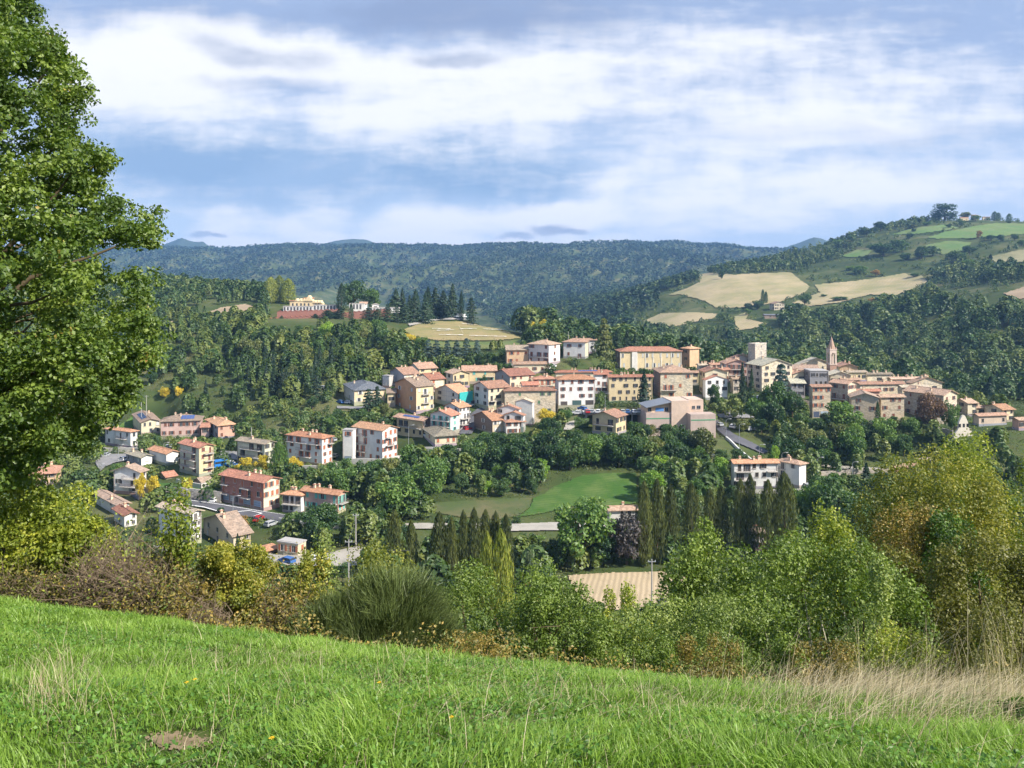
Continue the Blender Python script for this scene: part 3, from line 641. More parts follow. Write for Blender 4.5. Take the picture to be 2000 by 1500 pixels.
    B('apartment_house', 'big white four-storey block with orange roof in the town centre', 'big white block', (1085,1091,1162), (741,795), 326, 6, 'h', 'WV', 'o', 4, (4,0), 'b', chim=1, dd=12, doors=(('R',.15,2.6,2.2,(.1,.08,.07)),('R',.5,3.6,2.6,(.06,.12,.12)),('R',.85,3.2,2.6,(.08,.07,.07))), skipR=((0,0),(0,1),(0,2),(0,3)))  # left wall a greyer white: its shade is painted into the colour
    B('apartment_house', 'cream house with red-roofed gable side and brick foot by the car street', 'cream gabled street house', (925,954,995), (758,797), 322, 33, 'gu', 'CV', 'r', 3, (3,2), 'k', bal=(('R',1,.05,.35),('R',1,.7,.98)), chim=0)
    B('apartment_house', 'cream yellow house with balconies and red roof behind the stone block', 'cream yellow balcony house', (967,996,1043), (734,768), 346, 30, 'gu', 'CG', 'n', 3, (3,1), 'b', bal=(('R',1,.1,.5),('R',1,.65,.98)), chim=1)
    B('house', 'cream house with bright red roof squeezed left of the big white block', 'squeezed red-roofed house', (1040,1043,1086), (740,766), 345, 6, 'h', 'C', 'r', 2, (4,0), 'r', chim=3, bal=(('R',1,.3,.9),))
    B('house', 'long low range of red roofs with solar panels behind the white block', 'solar red-roofed range', (1084,1086,1195), (727,745), 356, 5, 'h', 'CC', 'r', 1, (4,0), 'b', chim=6, solar=(-.2,.5), protect=False)
    B('apartment_house', 'narrow white house with balcony between the white and yellow blocks', 'narrow white house', (1160,1162,1187), (731,768), 346, 4, 'gu', 'W', 'r', 3, (2,0), 'b', bal=(('R',1,.55,.95),), chim=2)
    B('apartment_house', 'yellow four-storey block left of the dark town fir', 'yellow four-storey block', (1187,1190,1274), (736,786), 331, 4, 'gu', 'YY', 'r', 4, (6,0), 'k', chim=5, ww=.8, dd=9)
    B('stone_house', 'pale stone house with red hipped roof and brown shutters right of the fir', 'pale stone house', (1276,1290,1353), (727,780), 336, 10, 'h', 'XD', 's', 3, (4,2), 'r', chim=3, dd=13, bal=(('R',1,.05,.5),), skipR=((0,0),(0,2),(1,3)))
    B('house', 'yellow-sided house with red roof behind the white gabled house', 'yellow-sided house', (1366,1377,1420), (726,772), 348, 14, 'gv', 'CY', 'r', 3, (3,2), 'b', chim=2)
    B('apartment_house', 'white gabled house with orange porch roof beside the steep street', 'white porch-roofed house', (1374,1378,1421), (742,780), 336, 10, 'gv', 'WW', 'r', 3, (3,0), 'k', chim=0, over=.3, skipR=((0,0),(0,1),(0,2)))
    B('apartment_house', 'small yellow two-storey house with pink roof and balcony below the car deck', 'small yellow house', (1157,1203,1223), (815,850), 290, 62, 'gu', 'YY', 's', 2, (3,2), 'k', bal=(('L',1,.1,.9),), chim=1)
    # ---- upper town
    B('house', 'peach house with brown roof uppermost at the left of the town', 'peach house', (987,990,1033), (683,712), 376, 3, 'gu', 'O', 'b', 2, (3,0), 'r', chim=1)
    B('apartment_house', 'white three-storey house with brown shutters on the upper left', 'white shuttered house', (1032,1072,1094), (673,711), 370, 55, 'h', 'WV', 's', 3, (1,3), 'b', bal=(('L',1,.05,.95),), ww=1.2)
    B('house', 'cream white villa with orange balcony left of the tall cedar', 'cream villa', (1100,1143,1149), (668,700), 381, 74, 'h', 'CW', 's', 2, (0,2), 'b', bal=(('L',0,.5,.75),))
    B('house', 'low house behind the cream villa showing only its red roof', 'low rear house', (1133,1135,1164), (664,690), 400, 4, 'gu', 'W', 's', 1, (2,0), 'k')
    B('house', 'low yellow house with long red-brown roof below the peach house', 'low yellow house', (1002,1004,1066), (711,730), 366, 6, 'gu', 'CY', 's', 1, (4,0), 'b', chim=1)
    B('school_building', 'long yellow school with white pilasters, rows of windows and red hipped roof', 'long yellow school', (1203,1211,1331), (686,724), 391, 4, 'h', 'YD', 'r', 2, (10,1), 'w', chim=1, dd=16, ww=.8, wh=1.9)  # dark brown left end wall: shade painted in, the school is yellow all round
    B('apartment_house', 'square orange house with shaded brown side right of the school', 'square orange house', (1331,1347,1366), (681,722), 402, 45, 'h', 'OD', 'o', 3, (0,1), 'k', dd=11)  # brown code on the left paints the shaded side of the orange walls
    B('house', 'small yellow house topmost in the cluster by the hillside trees', 'topmost small yellow house', (799,819,853), (720,738), 378, 30, 'gu', 'YV', 's', 2, (3,0), 'k', chim=3)
    B('house', 'grey-gabled house with orange roof and glazed corner by the woods', 'grey-gabled house', (762,789,818), (731,756), 356, 35, 'gu', 'CG', 's', 2, (4,2), 'w', chim=2)
    B('house', 'narrow pale annex with glazed top left of the grey-gabled house', 'pale glazed annex', (747,760,763), (735,757), 357, 60, 'f', 'V', 'r', 2, (0,3), 'w', chim=0, ww=1.3)
    B('house', 'white and cream house with red roof right of the grey-gabled house', 'red-roofed cream house', (816,840,868), (741,765), 346, 33, 'gu', 'CV', 'r', 2, (2,1), 'r', bal=(('R',0,.2,.95),))
    B('apartment_house', 'orange brick and yellow apartment block above a stone basement', 'orange brick block', (771,813,847), (755,806), 327, 40, 'gu', 'YA', 'b', 3, (3,2), 'w', bal=(('R',2,.3,.75),('R',1,.3,.75)), chim=4, sink=4)
    B('house', 'cream and brick house with dark slate-grey roof by the lay-by', 'slate-roofed house', (672,692,752), (762,789), 341, 22, 'h', 'IV', 'g', 2, (3,1), 'w', chim=1, dd=12)
    B('house', 'small ochre house joined left of the orange brick block', 'small ochre house', (755,757,772), (767,790), 334, 8, 'gu', 'I', 'b', 1, (1,0), 'k', chim=0, dd=7)
    B('house', 'scaffolded blue-grey gable house with orange roof under repair', 'scaffolded house', (849,895,919), (768,791), 327, 42, 'gu', 'TV', 'o', 2, (2,2), 'k', chim=0)
    B('house', 'yellow gabled house with small balconies at the head of the street', 'yellow gabled house', (871,885,917), (730,758), 352, 26, 'gv', 'YV', 's', 2, (3,1), 'k', bal=(('R',1,.05,.5),))
    B('apartment_house', 'long yellow house with turquoise shutters and red roof behind the gabled house', 'turquoise-shuttered yellow house', (902,904,969), (724,748), 362, 4, 'gu', 'Y', 's', 2, (5,0), 't', chim=3, bal=(('R',1,.7,.95),))
    # ---- old town
    B('stone_house', 'large old stone palace with pale tiled roof below the square tower', 'large stone palace', (1459,1488,1547), (714,763), 346, 32, 'gv', 'XZ', 'c', 4, (4,2), 'k', chim=1, skipR=((0,0),(0,1)), ww=1.1)
    B('house', 'pink house with wooden balconies left of the stone palace', 'pink balconied house', (1407,1418,1462), (710,744), 366, 14, 'gv', 'MV', 's', 3, (4,1), 'b', bal=(('R',1,.1,.7),('R',2,.1,.7)), chim=4)
    B('stone_house', 'small brown stone house tucked between the firs and the pink balconied house', 'small brown stone house', (1429,1432,1452), (740,766), 347, 8, 'gu', 'Z', 's', 2, (2,0), 'k', chim=1)
    B('house', 'cream house with red roof filling the gap above the white porch-roofed house', 'gap-filling cream house', (1392,1396,1424), (722,745), 362, 8, 'gu', 'C', 'r', 2, (3,0), 'b', chim=2)
    B('house', 'grey-walled lean-to house below the cream gabled cottage', 'grey lean-to house', (1536,1546,1572), (748,776), 342, 12, 'gu', 'GU', 'c', 2, (2,0), 'k', chim=0)
    B('stone_house', 'narrow stone house between the gabled rubble house and the balconied one', 'narrow stone house', (1652,1656,1680), (766,800), 330, 6, 'gu', 'S', 's', 3, (2,0), 'b', chim=1)
    B('house', 'ochre house low behind the pale stone house, showing mostly roof', 'ochre rear house', (1322,1326,1364), (728,752), 362, 8, 'gu', 'I', 's', 2, (3,0), 'k', chim=2)
    B('house', 'white house with red roof between cream street house and beige stone block', 'white rear street house', (1018,1022,1052), (752,776), 338, 8, 'gu', 'W', 'r', 2, (3,0), 'b', chim=1)
    B('house', 'pinkish house with low roof below the bright yellow old-town house', 'pinkish middle house', (1640,1646,1680), (742,764), 350, 8, 'gu', 'T', 's', 2, (3,0), 'k', chim=2)
    B('stone_house', 'pale stone house filling behind the arched house and the copper tree', 'pale rear stone house', (1758,1762,1812), (756,780), 338, 8, 'gu', 'X', 'p', 2, (4,0), 'b', chim=2)
    B('house', 'small house with pinkish roof right of the orange house', 'small pinkish-roofed house', (1384,1388,1410), (712,728), 380, 8, 'gu', 'T', 's', 1, (2,0), 'k', chim=3)
    B('house', 'low house with tangled pinkish roofs and chimneys by the school', 'low chimneyed house', (1362,1366,1388), (713,728), 384, 8, 'gu', 'V', 'p', 1, (2,0), 'k', chim=3)
    B('house', 'house roofed in pale pink tiles behind the pink balconied house', 'pale pink-roofed house', (1420,1426,1470), (702,722), 388, 10, 'gv', 'V', 's', 2, (2,0), 'k', chim=4)
    B('stone_house', 'wide old church hall with broad pale gabled roof left of the bell tower', 'wide church hall', (1554,1562,1626), (712,742), 378, 8, 'gv', 'XZ', 'c', 2, (2,0), 'd', chim=0, pitch=20, ww=.8)
    B('house', 'apricot gabled house immediately right of the bell tower', 'apricot gabled house', (1628,1640,1675), (716,735), 384, 12, 'gv', 'OI', 's', 1, (1,0), 'k', chim=3)
    B('house', 'bright yellow house under a brown roof below the apricot gable', 'bright yellow old-town house', (1652,1656,1692), (727,745), 366, 6, 'gu', 'Y', 'b', 1, (4,0), 'k', chim=1)
    B('stone_house', 'cream gabled cottage with small windows right of the palace', 'cream gabled cottage', (1535,1549,1578), (730,748), 351, 20, 'gv', 'CX', 's', 1, (3,0), 'k', chim=2)
    B('stone_house', 'stone range with sagging pinkish roofs between palace and bell tower', 'sagging-roofed range', (1535,1545,1600), (722,742), 362, 10, 'gu', 'X', 'p', 1, (4,0), 'k', chim=1, protect=False)
    B('stone_house', 'tall grey rendered house without visible roof left of the long stone fronts', 'tall grey house', (1570,1582,1618), (725,772), 343, 14, 'f', 'GU', 'g', 3, (4,1), 'k', chim=0)
    B('stone_house', 'pale stone houses with wide low roof right of the tall grey house', 'pale low-roofed stone house', (1612,1622,1662), (732,752), 352, 12, 'gv', 'XS', 'c', 1, (3,0), 'k', chim=1)
    B('stone_house', 'square four-storey rubble stone house with pink roof and garage doors', 'square rubble stone house', (1583,1587,1622), (755,815), 320, 4, 'gu', 'SS', 's', 4, (3,0), 'r', chim=0, dd=12, doors=(('R',.22,2.4,2.3,(.08,.1,.16)),('R',.66,3,2.3,(.4,.5,.62))), skipR=((0,0),(0,1),(0,2)))
    B('stone_house', 'shaded grey stone house with red-railed balconies and sunny gable end', 'balconied stone house', (1622,1656,1672), (750,812), 326, 56, 'gv', 'XZ', 's', 4, (3,2), 'b', bal=(('L',2,.05,.5),('L',2,.6,.97)), chim=0)  # paler stone on the sunlit gable, darker on the shaded front: light put into colour
    B('stone_house', 'broad stone house under a large brown tiled roof, second row', 'broad brown-roofed stone house', (1673,1680,1765), (750,772), 345, 7, 'gu', 'XX', 's', 1, (6,0), 'b', chim=3, pitch=22)
    B('house', 'small salmon house with red roof wedged between stone houses', 'small salmon stone-town house', (1673,1676,1718), (764,782), 333, 5, 'gu', 'P', 'r', 1, (3,0), 'k', chim=1)
    B('stone_house', 'gabled rubble stone house next to the tall green cypress', 'gabled rubble house', (1663,1716,1722), (777,822), 315, 74, 'gu', 'SS', 'p', 3, (0,2), 'b', chim=0, skipL=((0,0),(0,1)))
    B('stone_house', 'upright stone house with brown shutters right of the green cypress', 'upright stone house', (1718,1721,1766), (775,820), 319, 4, 'gu', 'SS', 's', 3, (3,0), 'b', chim=0, pitch=22)
    B('stone_house', 'long stone house with arched opening behind the copper-leaved tree', 'long arched stone house', (1766,1843,1869), (772,821), 318, 55, 'gv', 'XZ', 's', 3, (2,4), 'b', chim=2, pitch=20)
    B('stone_house', 'rear stone house with shallow pale gable and many chimneys', 'rear pale-gabled stone house', (1773,1780,1840), (748,768), 350, 8, 'gv', 'XS', 's', 1, (2,0), 'k', chim=4)
    B('stone_house', 'upper old-town roof range with cream chimneys', 'upper roof range', (1738,1742,1800), (740,756), 366, 6, 'gu', 'X', 'p', 1, (3,0), 'k', chim=5)
    B('stone_house', 'stone house with brown roofs directly behind the bright yellow house', 'brown-roofed rear house', (1690,1694,1742), (731,750), 372, 6, 'gu', 'X', 'b', 1, (3,0), 'k', chim=4)
    B('stone_house', 'cream-sided stone house with dark gable near the right end of town', 'dark-gabled stone house', (1865,1890,1907), (787,812), 328, 38, 'gu', 'CZ', 's', 2, (2,1), 'k', chim=1)  # darker code on the left gable paints in its shade
    B('house', 'low pinkish-roofed house right of the dark-gabled stone house', 'low pinkish end house', (1905,1908,1938), (796,812), 334, 6, 'gu', 'X', 's', 1, (2,0), 'k', chim=1)
    B('house', 'cream house with orange roof farthest right in the old town', 'orange-roofed end house', (1923,1958,1980), (800,824), 320, 42, 'gu', 'IX', 'o', 2, (2,1), 'k', chim=2)
    B('house', 'long pink-roofed porch building in front of the orange-roofed end house', 'long pink-roofed building', (1906,1912,1966), (812,832), 310, 12, 'gu', 'T', 's', 1, (4,0), 'k', chim=0)
    B('house', 'pinkish-roofed house cut by the right edge of the view', 'edge house', (1983,1990,2030), (820,840), 300, 12, 'gu', 'P', 's', 1, (3,0), 'k', chim=1)
    # ---- lower right
    B('apartment_house', 'large white villa with bright orange roof above the poplars', 'large white villa', (1430,1434,1519), (904,955), 250, 3, 'gu', 'WW', 'o', 3, (5,0), 'k', bal=(('R',2,.02,.42),('R',1,.02,.42),('R',2,.75,.98)), chim=4, dd=9, pitch=20, sub=True)
    B('apartment_house', 'white villa wing with lower orange roof joined right of the large villa', 'white villa wing', (1517,1561,1575), (907,953), 249, 55, 'h', 'WW', 's', 3, (0,2), 'w', chim=2, dd=8, bal=(('L',1,.02,.4),('L',2,.02,.4)))
    B('shed', 'low roadside building with red tiled roof behind the big golden tree', 'roadside building', (1746,1750,1792), (912,922), 265, 6, 'gu', 'P', 's', 1, (2,0), 'k', chim=1)
    B('shed', 'small pale-roofed building uphill of the roadside building', 'small pale-roofed building', (1790,1794,1820), (900,908), 285, 6, 'gu', 'T', 'p', 1, (1,0), 'k', chim=0)
    B('house', 'small white house with tiled roof glimpsed between two poplars', 'glimpsed white house', (1470,1473,1496), (1040,1075), 190, 5, 'h', 'W', 'p', 2, (2,0), 'b', chim=1, dd=7)
    B('house', 'pink-roofed house behind the purple-leaved tree', 'pink-roofed house', (1188,1191,1250), (996,1028), 214, 5, 'gu', 'V', 's', 2, (4,0), 'k', chim=1)
    B('stone_house', 'lonely stone farmhouse among the tan fields on the far slope', 'lonely farmhouse', (1503,1512,1532), (593,605), depth_at(1517, 606, 700, 1300), 22, 'gv', 'XS', 's', 2, (4,2), 'k', chim=1, dd=10)
    B('barn', 'long open barn with pale grey roof below the lonely farmhouse', 'long barn', (1490,1493,1536), (615,622), depth_at(1513, 623, 700, 1200), 6, 'gu', 'D', 'g', 1, (6,0), 'k', chim=0, dd=14)
    B('stone_house', 'farmhouse with pinkish roof on top of the far right hill', 'hilltop farmhouse', (1896,1900,1912), (420,430), 1470, 20, 'gu', 'I', 's', 1, (2,1), 'k', chim=1, con=False)
    B('house', 'low cream hilltop building right of the hilltop farmhouse', 'low hilltop building', (1918,1920,1934), (424,431), 1465, 6, 'gu', 'C', 's', 1, (3,0), 'k', chim=1, con=False)
    B('shed', 'low red-roofed hilltop shed left of the hilltop farmhouse', 'hilltop shed', (1874,1876,1892), (425,431), 1465, 6, 'gu', 'I', 'o', 1, (2,0), 'k', chim=0, con=False)

def special():
    # square medieval tower
    C, wr, wl = geom(1461, 1475, 1497, 382, R(40)); th = R(40); z0 = -41.0; h = (HZ - 673) / F * 382 - z0
    c, s = math.cos(th), math.sin(th); ctr = (C[0] + wr / 2 * c - wl / 2 * s, 382 + wr / 2 * s + wl / 2 * c, z0)
    e = empty('medieval_tower', ctr, th); tag(e, 'square pale stone medieval tower rising bare above the old town roofs', 'tower', None, 1479)
    b = MB(); b.box(-wr / 2, wr / 2, -wl / 2, wl / 2, -4, h); b.build('wall', [plaster((0.46, 0.42, 0.36), 'stone')], e)
    b = MB()
    for a0, a1, b0, b1 in ((-wr / 2 - .1, wr / 2 + .1, -wl / 2 - .1, -wl / 2 + .4), (-wr / 2 - .1, wr / 2 + .1, wl / 2 - .4, wl / 2 + .1), (-wr / 2 - .1, -wr / 2 + .4, -wl / 2 + .4, wl / 2 - .4), (wr / 2 - .4, wr / 2 + .1, -wl / 2 + .4, wl / 2 - .4)):
        b.box(a0, a1, b0, b1, h, h + .5)
    b.build('parapet', [plaster((0.50, 0.46, 0.40), 'stone')], e)
    for x, z, w in ((0.3, h - 1.6, .6), (0.2, h - 4.5, .5)): link('window', winmesh(w, 1.0, 'd'), e, (x, -wl / 2 - .01, z))
    BOXES.append((1461, 1497, 673, 705, 382)); FOOT.append((ctr[0], ctr[1], 7)); NB.append(('square stone tower', 1479, 690, 382))
    # bell tower with spire
    D = 374; x, y, z0 = P(1624, 745, D); e = empty('bell_tower', (x, y, z0), R(8)); tag(e, 'slim brick bell tower with arched belfry and pointed pink spire', 'bell tower', None, 1624)
    w = 14 / F * D / 2; zs = (745 - 681) / F * D; zt = (745 - 656) / F * D; zb = (745 - 683) / F * D; zl = (745 - 712) / F * D
    b = MB(); b.box(-w * .95, w * .95, -w * .95, w * .95, -3, zl); b.build('shaft', [plaster((0.42, 0.25, 0.18), 'brick')], e)
    b = MB(); q = w * .55
    for sx in (-1, 1):
        for sy in (-1, 1): b.box(min(sx * q, sx * w), max(sx * q, sx * w), min(sy * q, sy * w), max(sy * q, sy * w), zl + .3, zb - 1.3)
    b.box(-w * 1.08, w * 1.08, -w * 1.08, w * 1.08, zl, zl + .3); b.box(-w * 1.1, w * 1.1, -w * 1.1, w * 1.1, zb, zb + .35)
    b.box(-w, w, -w, w, zb - 1.3, zb)
    for sy in (-1, 1):                       # arch heads, front and back, then the sides
        for k in range(5):
            a = math.pi * (k + .5) / 5; b.box(-q * math.cos(a) - .22, -q * math.cos(a) + .22, min(sy * w * .96, sy * q), max(sy * w * .96, sy * q), zb - 1.3 - q * (1 - math.sin(a)) - .1, zb - 1.29)
            b.box(min(sy * w * .96, sy * q), max(sy * w * .96, sy * q), -q * math.cos(a) - .22, -q * math.cos(a) + .22, zb - 1.3 - q * (1 - math.sin(a)) - .1, zb - 1.29)
    b.build('belfry', [plaster((0.62, 0.50, 0.42), 'plaster')], e)
    b = MB(); b.tube([(0, 0, zb - 2.9), (0, 0, zb - 2.4), (0, 0, zb - 1.7)], [.55, .42, .2], 10); b.build('bell', [plain('bell_bronze', (0.12, 0.10, 0.06), 0.4, 0.5, 0.8)], e)
    b = MB(); n = 8; ring = [(w * 1.02 * math.cos(2 * math.pi * (k + .5) / n), w * 1.02 * math.sin(2 * math.pi * (k + .5) / n), zb + .35) for k in range(n)]
    b.add(ring + [(0, 0, zt)], [(k, (k + 1) % n, n) for k in range(n)] + [tuple(range(n - 1, -1, -1))]); b.build('spire', [plaster((0.46, 0.31, 0.23), 'brick')], e)
    for sx in (-1, 1):
        for sy in (-1, 1):
            b = MB(); b.tube([(sx * w * .85, sy * w * .85, zb + .35), (sx * w * .85, sy * w * .85, zb + 1.8)], [.32, .02], 6); b.build('pinnacle', [plaster((0.55, 0.42, 0.34), 'plaster')], e)
    b = MB(); b.tube([(0, 0, zt - .3), (0, 0, zt + 1.4)], .06, 5); b.box(-.4, .4, -.05, .05, zt + .8, zt + .92); b.build('cross', [plain('iron', (0.05, 0.05, 0.05))], e)
    BOXES.append((1616, 1632, 656, 735, D)); FOOT.append((x, y, 5)); NB.append(('bell tower', 1624, 700, D))
    # tan civic building with slanted metal roof
    D = 298; x0, _, z0 = P(1278, 848, D); k = D / F; e = empty('civic_building', (x0, D, z0), R(6)); tag(e, 'tan concrete civic building with slanted grey metal roof and terraces', 'civic building', None, 1325)
    H_ = lambda r: (848 - r) * k
    tan = plaster((0.62, 0.48, 0.38)); tan2 = plaster((0.50, 0.40, 0.35))
    b = MB(); b.box(-3.3, 6.2, -.6, 12, H_(852) - 5, H_(806)); b.build('lower_wall', [tan2], e)
    b = MB(); b.box(-2.6, 6.0, .6, 10, H_(806), H_(795)); b.add([(-2.6, .6, H_(795)), (6, .6, H_(795)), (6, .6, H_(786)), (-2.6, 10, H_(795)), (6, 10, H_(795)), (6, 10, H_(786))], [(0, 1, 2), (3, 5, 4), (1, 4, 5, 2)]); b.build('upper_wall', [plaster((0.70, 0.52, 0.36))], e)
    b = MB(); slab(b, ([(-3.4, -1.2, H_(794.5)), (6.3, -1.2, H_(784)), (6.3, 10.5, H_(784)), (-3.4, 10.5, H_(794.5))], [(0, 1, 2, 3)]), .25); b.build('roof', [plain('metal_roof', (0.20, 0.22, 0.25), 0.45, 0.5)], e)
    b = MB(); b.box(6.2, 13.2, -1.1, 11, H_(852) - 5, H_(783)); b.box(13.2, 18.8, .2, 10, H_(852) - 5, H_(782)); b.build('tower_block', [tan], e)
    b = MB(); b.box(12.0, 21.5, -5.5, 0, H_(852) - 6, H_(806)); b.build('terrace_wall', [tan2], e)
    for q in ((-3.2, 6.1, -.66, -.61), (12.2, 21.3, -5.56, -5.51)): b = MB(); b.box(*q, H_(818), H_(816)); b.build('green_stripe', [plain('green_paint', (0.08, 0.30, 0.16))], e)
    link('window', winmesh(3.2, 1.3, 'uc'), e, (2.2, .58, H_(804)))
    for xx in (-1.6, 4.8): link('window', winmesh(1.2, 1.4, 'd'), e, (xx, .58, H_(804)))
    for xx in (-1.8, 1.2, 4.2): link('window', winmesh(1.6, .9, 'd'), e, (xx, -.61, H_(840)))
    link('window', winmesh(1.1, 1.1, 'd'), e, (15, .18, H_(800))); link('window', winmesh(1.4, 1.2, 'd'), e, (17, .18, H_(800)))
    BOXES.append((1260, 1394, 783, 836, D)); FOOT.extend([(x0 + 2, D + 5, 7), (x0 + 11, D + 5, 7), (x0 + 18, D + 3, 8)]); NB.append(('tan civic building', 1320, 815, D))
    for q in (0, 10, 20): CON.append((x0 + q - 2, D + 4, z0, 8))
    # parking deck
    D = 306; k = D / F; xa, _, zd = P(1140, 807, D); xb = P(1262, 807, D)[0]; e = empty('parking_deck', ((xa + xb) / 2, D + 3, zd - 5), 0); L_ = (xb - xa) / 2
    tag(e, 'long concrete parking deck on pillars behind the small yellow house', 'parking deck', None, 1200)
    b = MB(); b.box(-L_, L_, -3.4, 4.5, 4.5, 5.0); b.build('slab', [plain('deck_concrete', (0.38, 0.37, 0.36), 0.9)], e)
    for i in range(6):
        b = MB(); x = -L_ + 1 + i * (2 * L_ - 2) / 5; b.box(x - .2, x + .2, -3, -2.6, -3, 4.5); b.build('pillar', [plain('deck_concrete', (0.38, 0.37, 0.36), 0.9)], e)
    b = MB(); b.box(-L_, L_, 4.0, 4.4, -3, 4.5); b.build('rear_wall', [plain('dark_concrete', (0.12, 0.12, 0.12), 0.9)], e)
    b = MB(); b.box(-L_, L_, -3.38, -3.33, 5.85, 5.9)
    for i in range(30): xx = -L_ + i * 2 * L_ / 29.01; b.box(xx, xx + .05, -3.38, -3.33, 5.0, 5.85)
    b.build('railing', [plain('railing_grey', (0.35, 0.35, 0.35))], e)
    BOXES.append((1140, 1262, 797, 824, D)); FOOT.extend([((xa * (1 - t) + xb * t), D + 2, 5) for t in (.05, .28, .5, .72, .95)])
    for t in (.05, .28, .5, .72, .95): CON.append((xa * (1 - t) + xb * t, D + 9, zd, 4)); CON.append((xa * (1 - t) + xb * t, D, zd - 5, 3))
    # ruined baroque gable
    D = 292; k = D / F; x0, _, z0 = P(1882, 853, D); e = empty('ruined_chapel', (x0, D, z0), R(12)); tag(e, 'roofless white ruined chapel front with curved gable and three square holes', 'ruin', None, 1882)
    pr = [(-22, -6), (-22, 4), (-14, 13), (-10.5, 18), (-10, 28), (-6, 36), (-3, 41), (0, 42.5), (3, 41), (6, 36), (10, 28), (11, 18), (15, 13), (22, 4), (22, -6)]
    pr = [(a * k, c_ * k) for a, c_ in pr]; n = len(pr); b = MB()
    b.add([(a, 0, c_) for a, c_ in pr] + [(a, .7, c_) for a, c_ in pr], [tuple(range(n - 1, -1, -1)), tuple(range(n, 2 * n))] + [(i, (i + 1) % n, n + (i + 1) % n, n + i) for i in range(n)])
    b.build('gable_wall', [plaster((0.66, 0.60, 0.50))], e)
    for xx in (-8.5, 0.5, 9): b = MB(); b.box(xx * k - .45, xx * k + .45, -.03, .1, 18.5 * k, 18.5 * k + 1.3); b.build('opening', [plain('dark_hole', (0.01, 0.01, 0.012))], e)
    for q in ((-22 * k, -22 * k + .6, 12 * k), (22 * k - .6, 22 * k, 14 * k)): b = MB(); b.box(q[0], q[1], .71, 9, -2, q[2]); b.build('side_wall', [plaster((0.36, 0.32, 0.28), 'stone')], e)
    BOXES.append((1860, 1904, 810, 852, D)); FOOT.append((x0, D + 4, 6)); NB.append(('ruined chapel', 1882, 830, D)); CON.append((x0, D, z0, 6))
    # school pilasters and pale stair bay, as parts of the school
    sch = [o for o in bpy.data.objects if o.name == 'school_building'][0]; wr, wl, h = sch['_dim']
    for t in (.0, .27, .405, .53, .66, .83, .985):
        b = MB(); xx = -wr / 2 + t * wr; b.box(xx, xx + .45, -wl / 2 - .14, -wl / 2 - .004, -1, h - .02); b.build('pilaster', [plaster((0.72, 0.68, 0.60))], sch)
    b = MB(); b.box(-wr / 2 + .19 * wr, -wr / 2 + .275 * wr, -wl / 2 - .5, -wl / 2 - .003, -1, h - .02); b.build('stair_bay', [plaster((0.78, 0.74, 0.68))], sch)
    # scaffold on the scaffolded house, lifted away on its own
    sc = [t[0] for t in THINGS if t[1].startswith('scaffolded')][0]; wr, wl, h = sc['_dim']; e = empty('scaffold', sc.location, sc.rotation_euler[2]); tag(e, 'grey tube scaffold with turquoise netting wrapped round the blue-grey gable house', 'scaffold', None, 880)
    b = MB()
    for i in range(6):
        yy = wl / 2 - i * wl / 5; b.tube([(-wr / 2 - 1, yy, -1), (-wr / 2 - 1, yy, h + 1.2)], .05, 4)
    for j in range(1, 4): b.tube([(-wr / 2 - 1, -wl / 2, j * 1.9 - .6), (-wr / 2 - 1, wl / 2, j * 1.9 - .6)], .05, 4)
    b.build('frame', [plain('scaffold_steel', (0.25, 0.28, 0.34), .5)], e)
    b = MB(); b.box(-wr / 2, wr / 2 + .4, -wl / 2 - .95, -wl / 2 - .9, 0, h + .4); b.box(wr / 2 + .4, wr / 2 + .45, -wl / 2 - .9, wl / 2, 0, h + .4); b.build('netting', [plain('turquoise_net', (0.05, 0.42, 0.40), .9)], e)
    # cemetery on the hill
    D = 545
    def wall_run(nm, lab, xa, ya, xb, yb, D0, hh, mat, cap, zig=0, th_=.5, dp=1.0):
        p0 = P(xa, ya, D0); p1 = P(xb, yb, D0 + dp); L_ = float(np.linalg.norm(p1[:2] - p0[:2])); n = max(2, int(L_ / 3.2)) if zig else 1
        e = empty(nm, (p0 + p1) / 2, math.atan2(p1[1] - p0[1], p1[0] - p0[0])); tag(e, lab, 'wall', None, (xa + xb) / 2)
        dz = float(p1[2] - p0[2]); b = MB(); cpb = MB(); sgm = L_ / n
        for i in range(n):
            a = -L_ / 2 + i * sgm; zc = dz * ((i + .5) / n - .5)
            if zig:
                b.add([(a, 0, -3 + zc), (a + sgm, 0, -3 + zc), (a + sgm, 0, hh + zc), (a + sgm / 2, 0, hh + zig + zc), (a, 0, hh + zc), (a, 2, -3 + zc), (a + sgm, 2, -3 + zc), (a + sgm, 2, hh + zc), (a + sgm / 2, 2, hh + zig + zc), (a, 2, hh + zc)],
                      [(0, 1, 2, 3, 4), (9, 8, 7, 6, 5), (2, 7, 8, 3), (3, 8, 9, 4), (0, 4, 9, 5), (1, 6, 7, 2)])
                slab(cpb, ([(a, -.2, hh + zc + .12), (a + sgm / 2, -.2, hh + zig + zc + .12), (a + sgm / 2, 2.2, hh + zig + zc + .12), (a, 2.2, hh + zc + .12), (a + sgm, -.2, hh + zc + .12), (a + sgm, 2.2, hh + zc + .12)], [(0, 1, 2, 3), (1, 4, 5, 2)]), .1)
            else:
                b.box(a, a + sgm, 0, 4, -2, hh); cpb.box(a - .1, a + sgm + .1, -.2, 4.2, hh + .002, hh + .25)
                for j in range(int(sgm / 2.2)):
                    q = MB(); xx = a + 1 + j * 2.2; q.box(xx - .6, xx + .6, -.03, .02, .4, hh - .5); q.build('niche', [plain('dark_niche', (0.10, 0.10, 0.11))], e)
        b.build('wall_face', [mat], e); cpb.build('coping', [cap], e)
        BOXES.append((xa, xb, min(ya, yb) - hh / D0 * F, max(ya, yb) - 3, D0)); return e
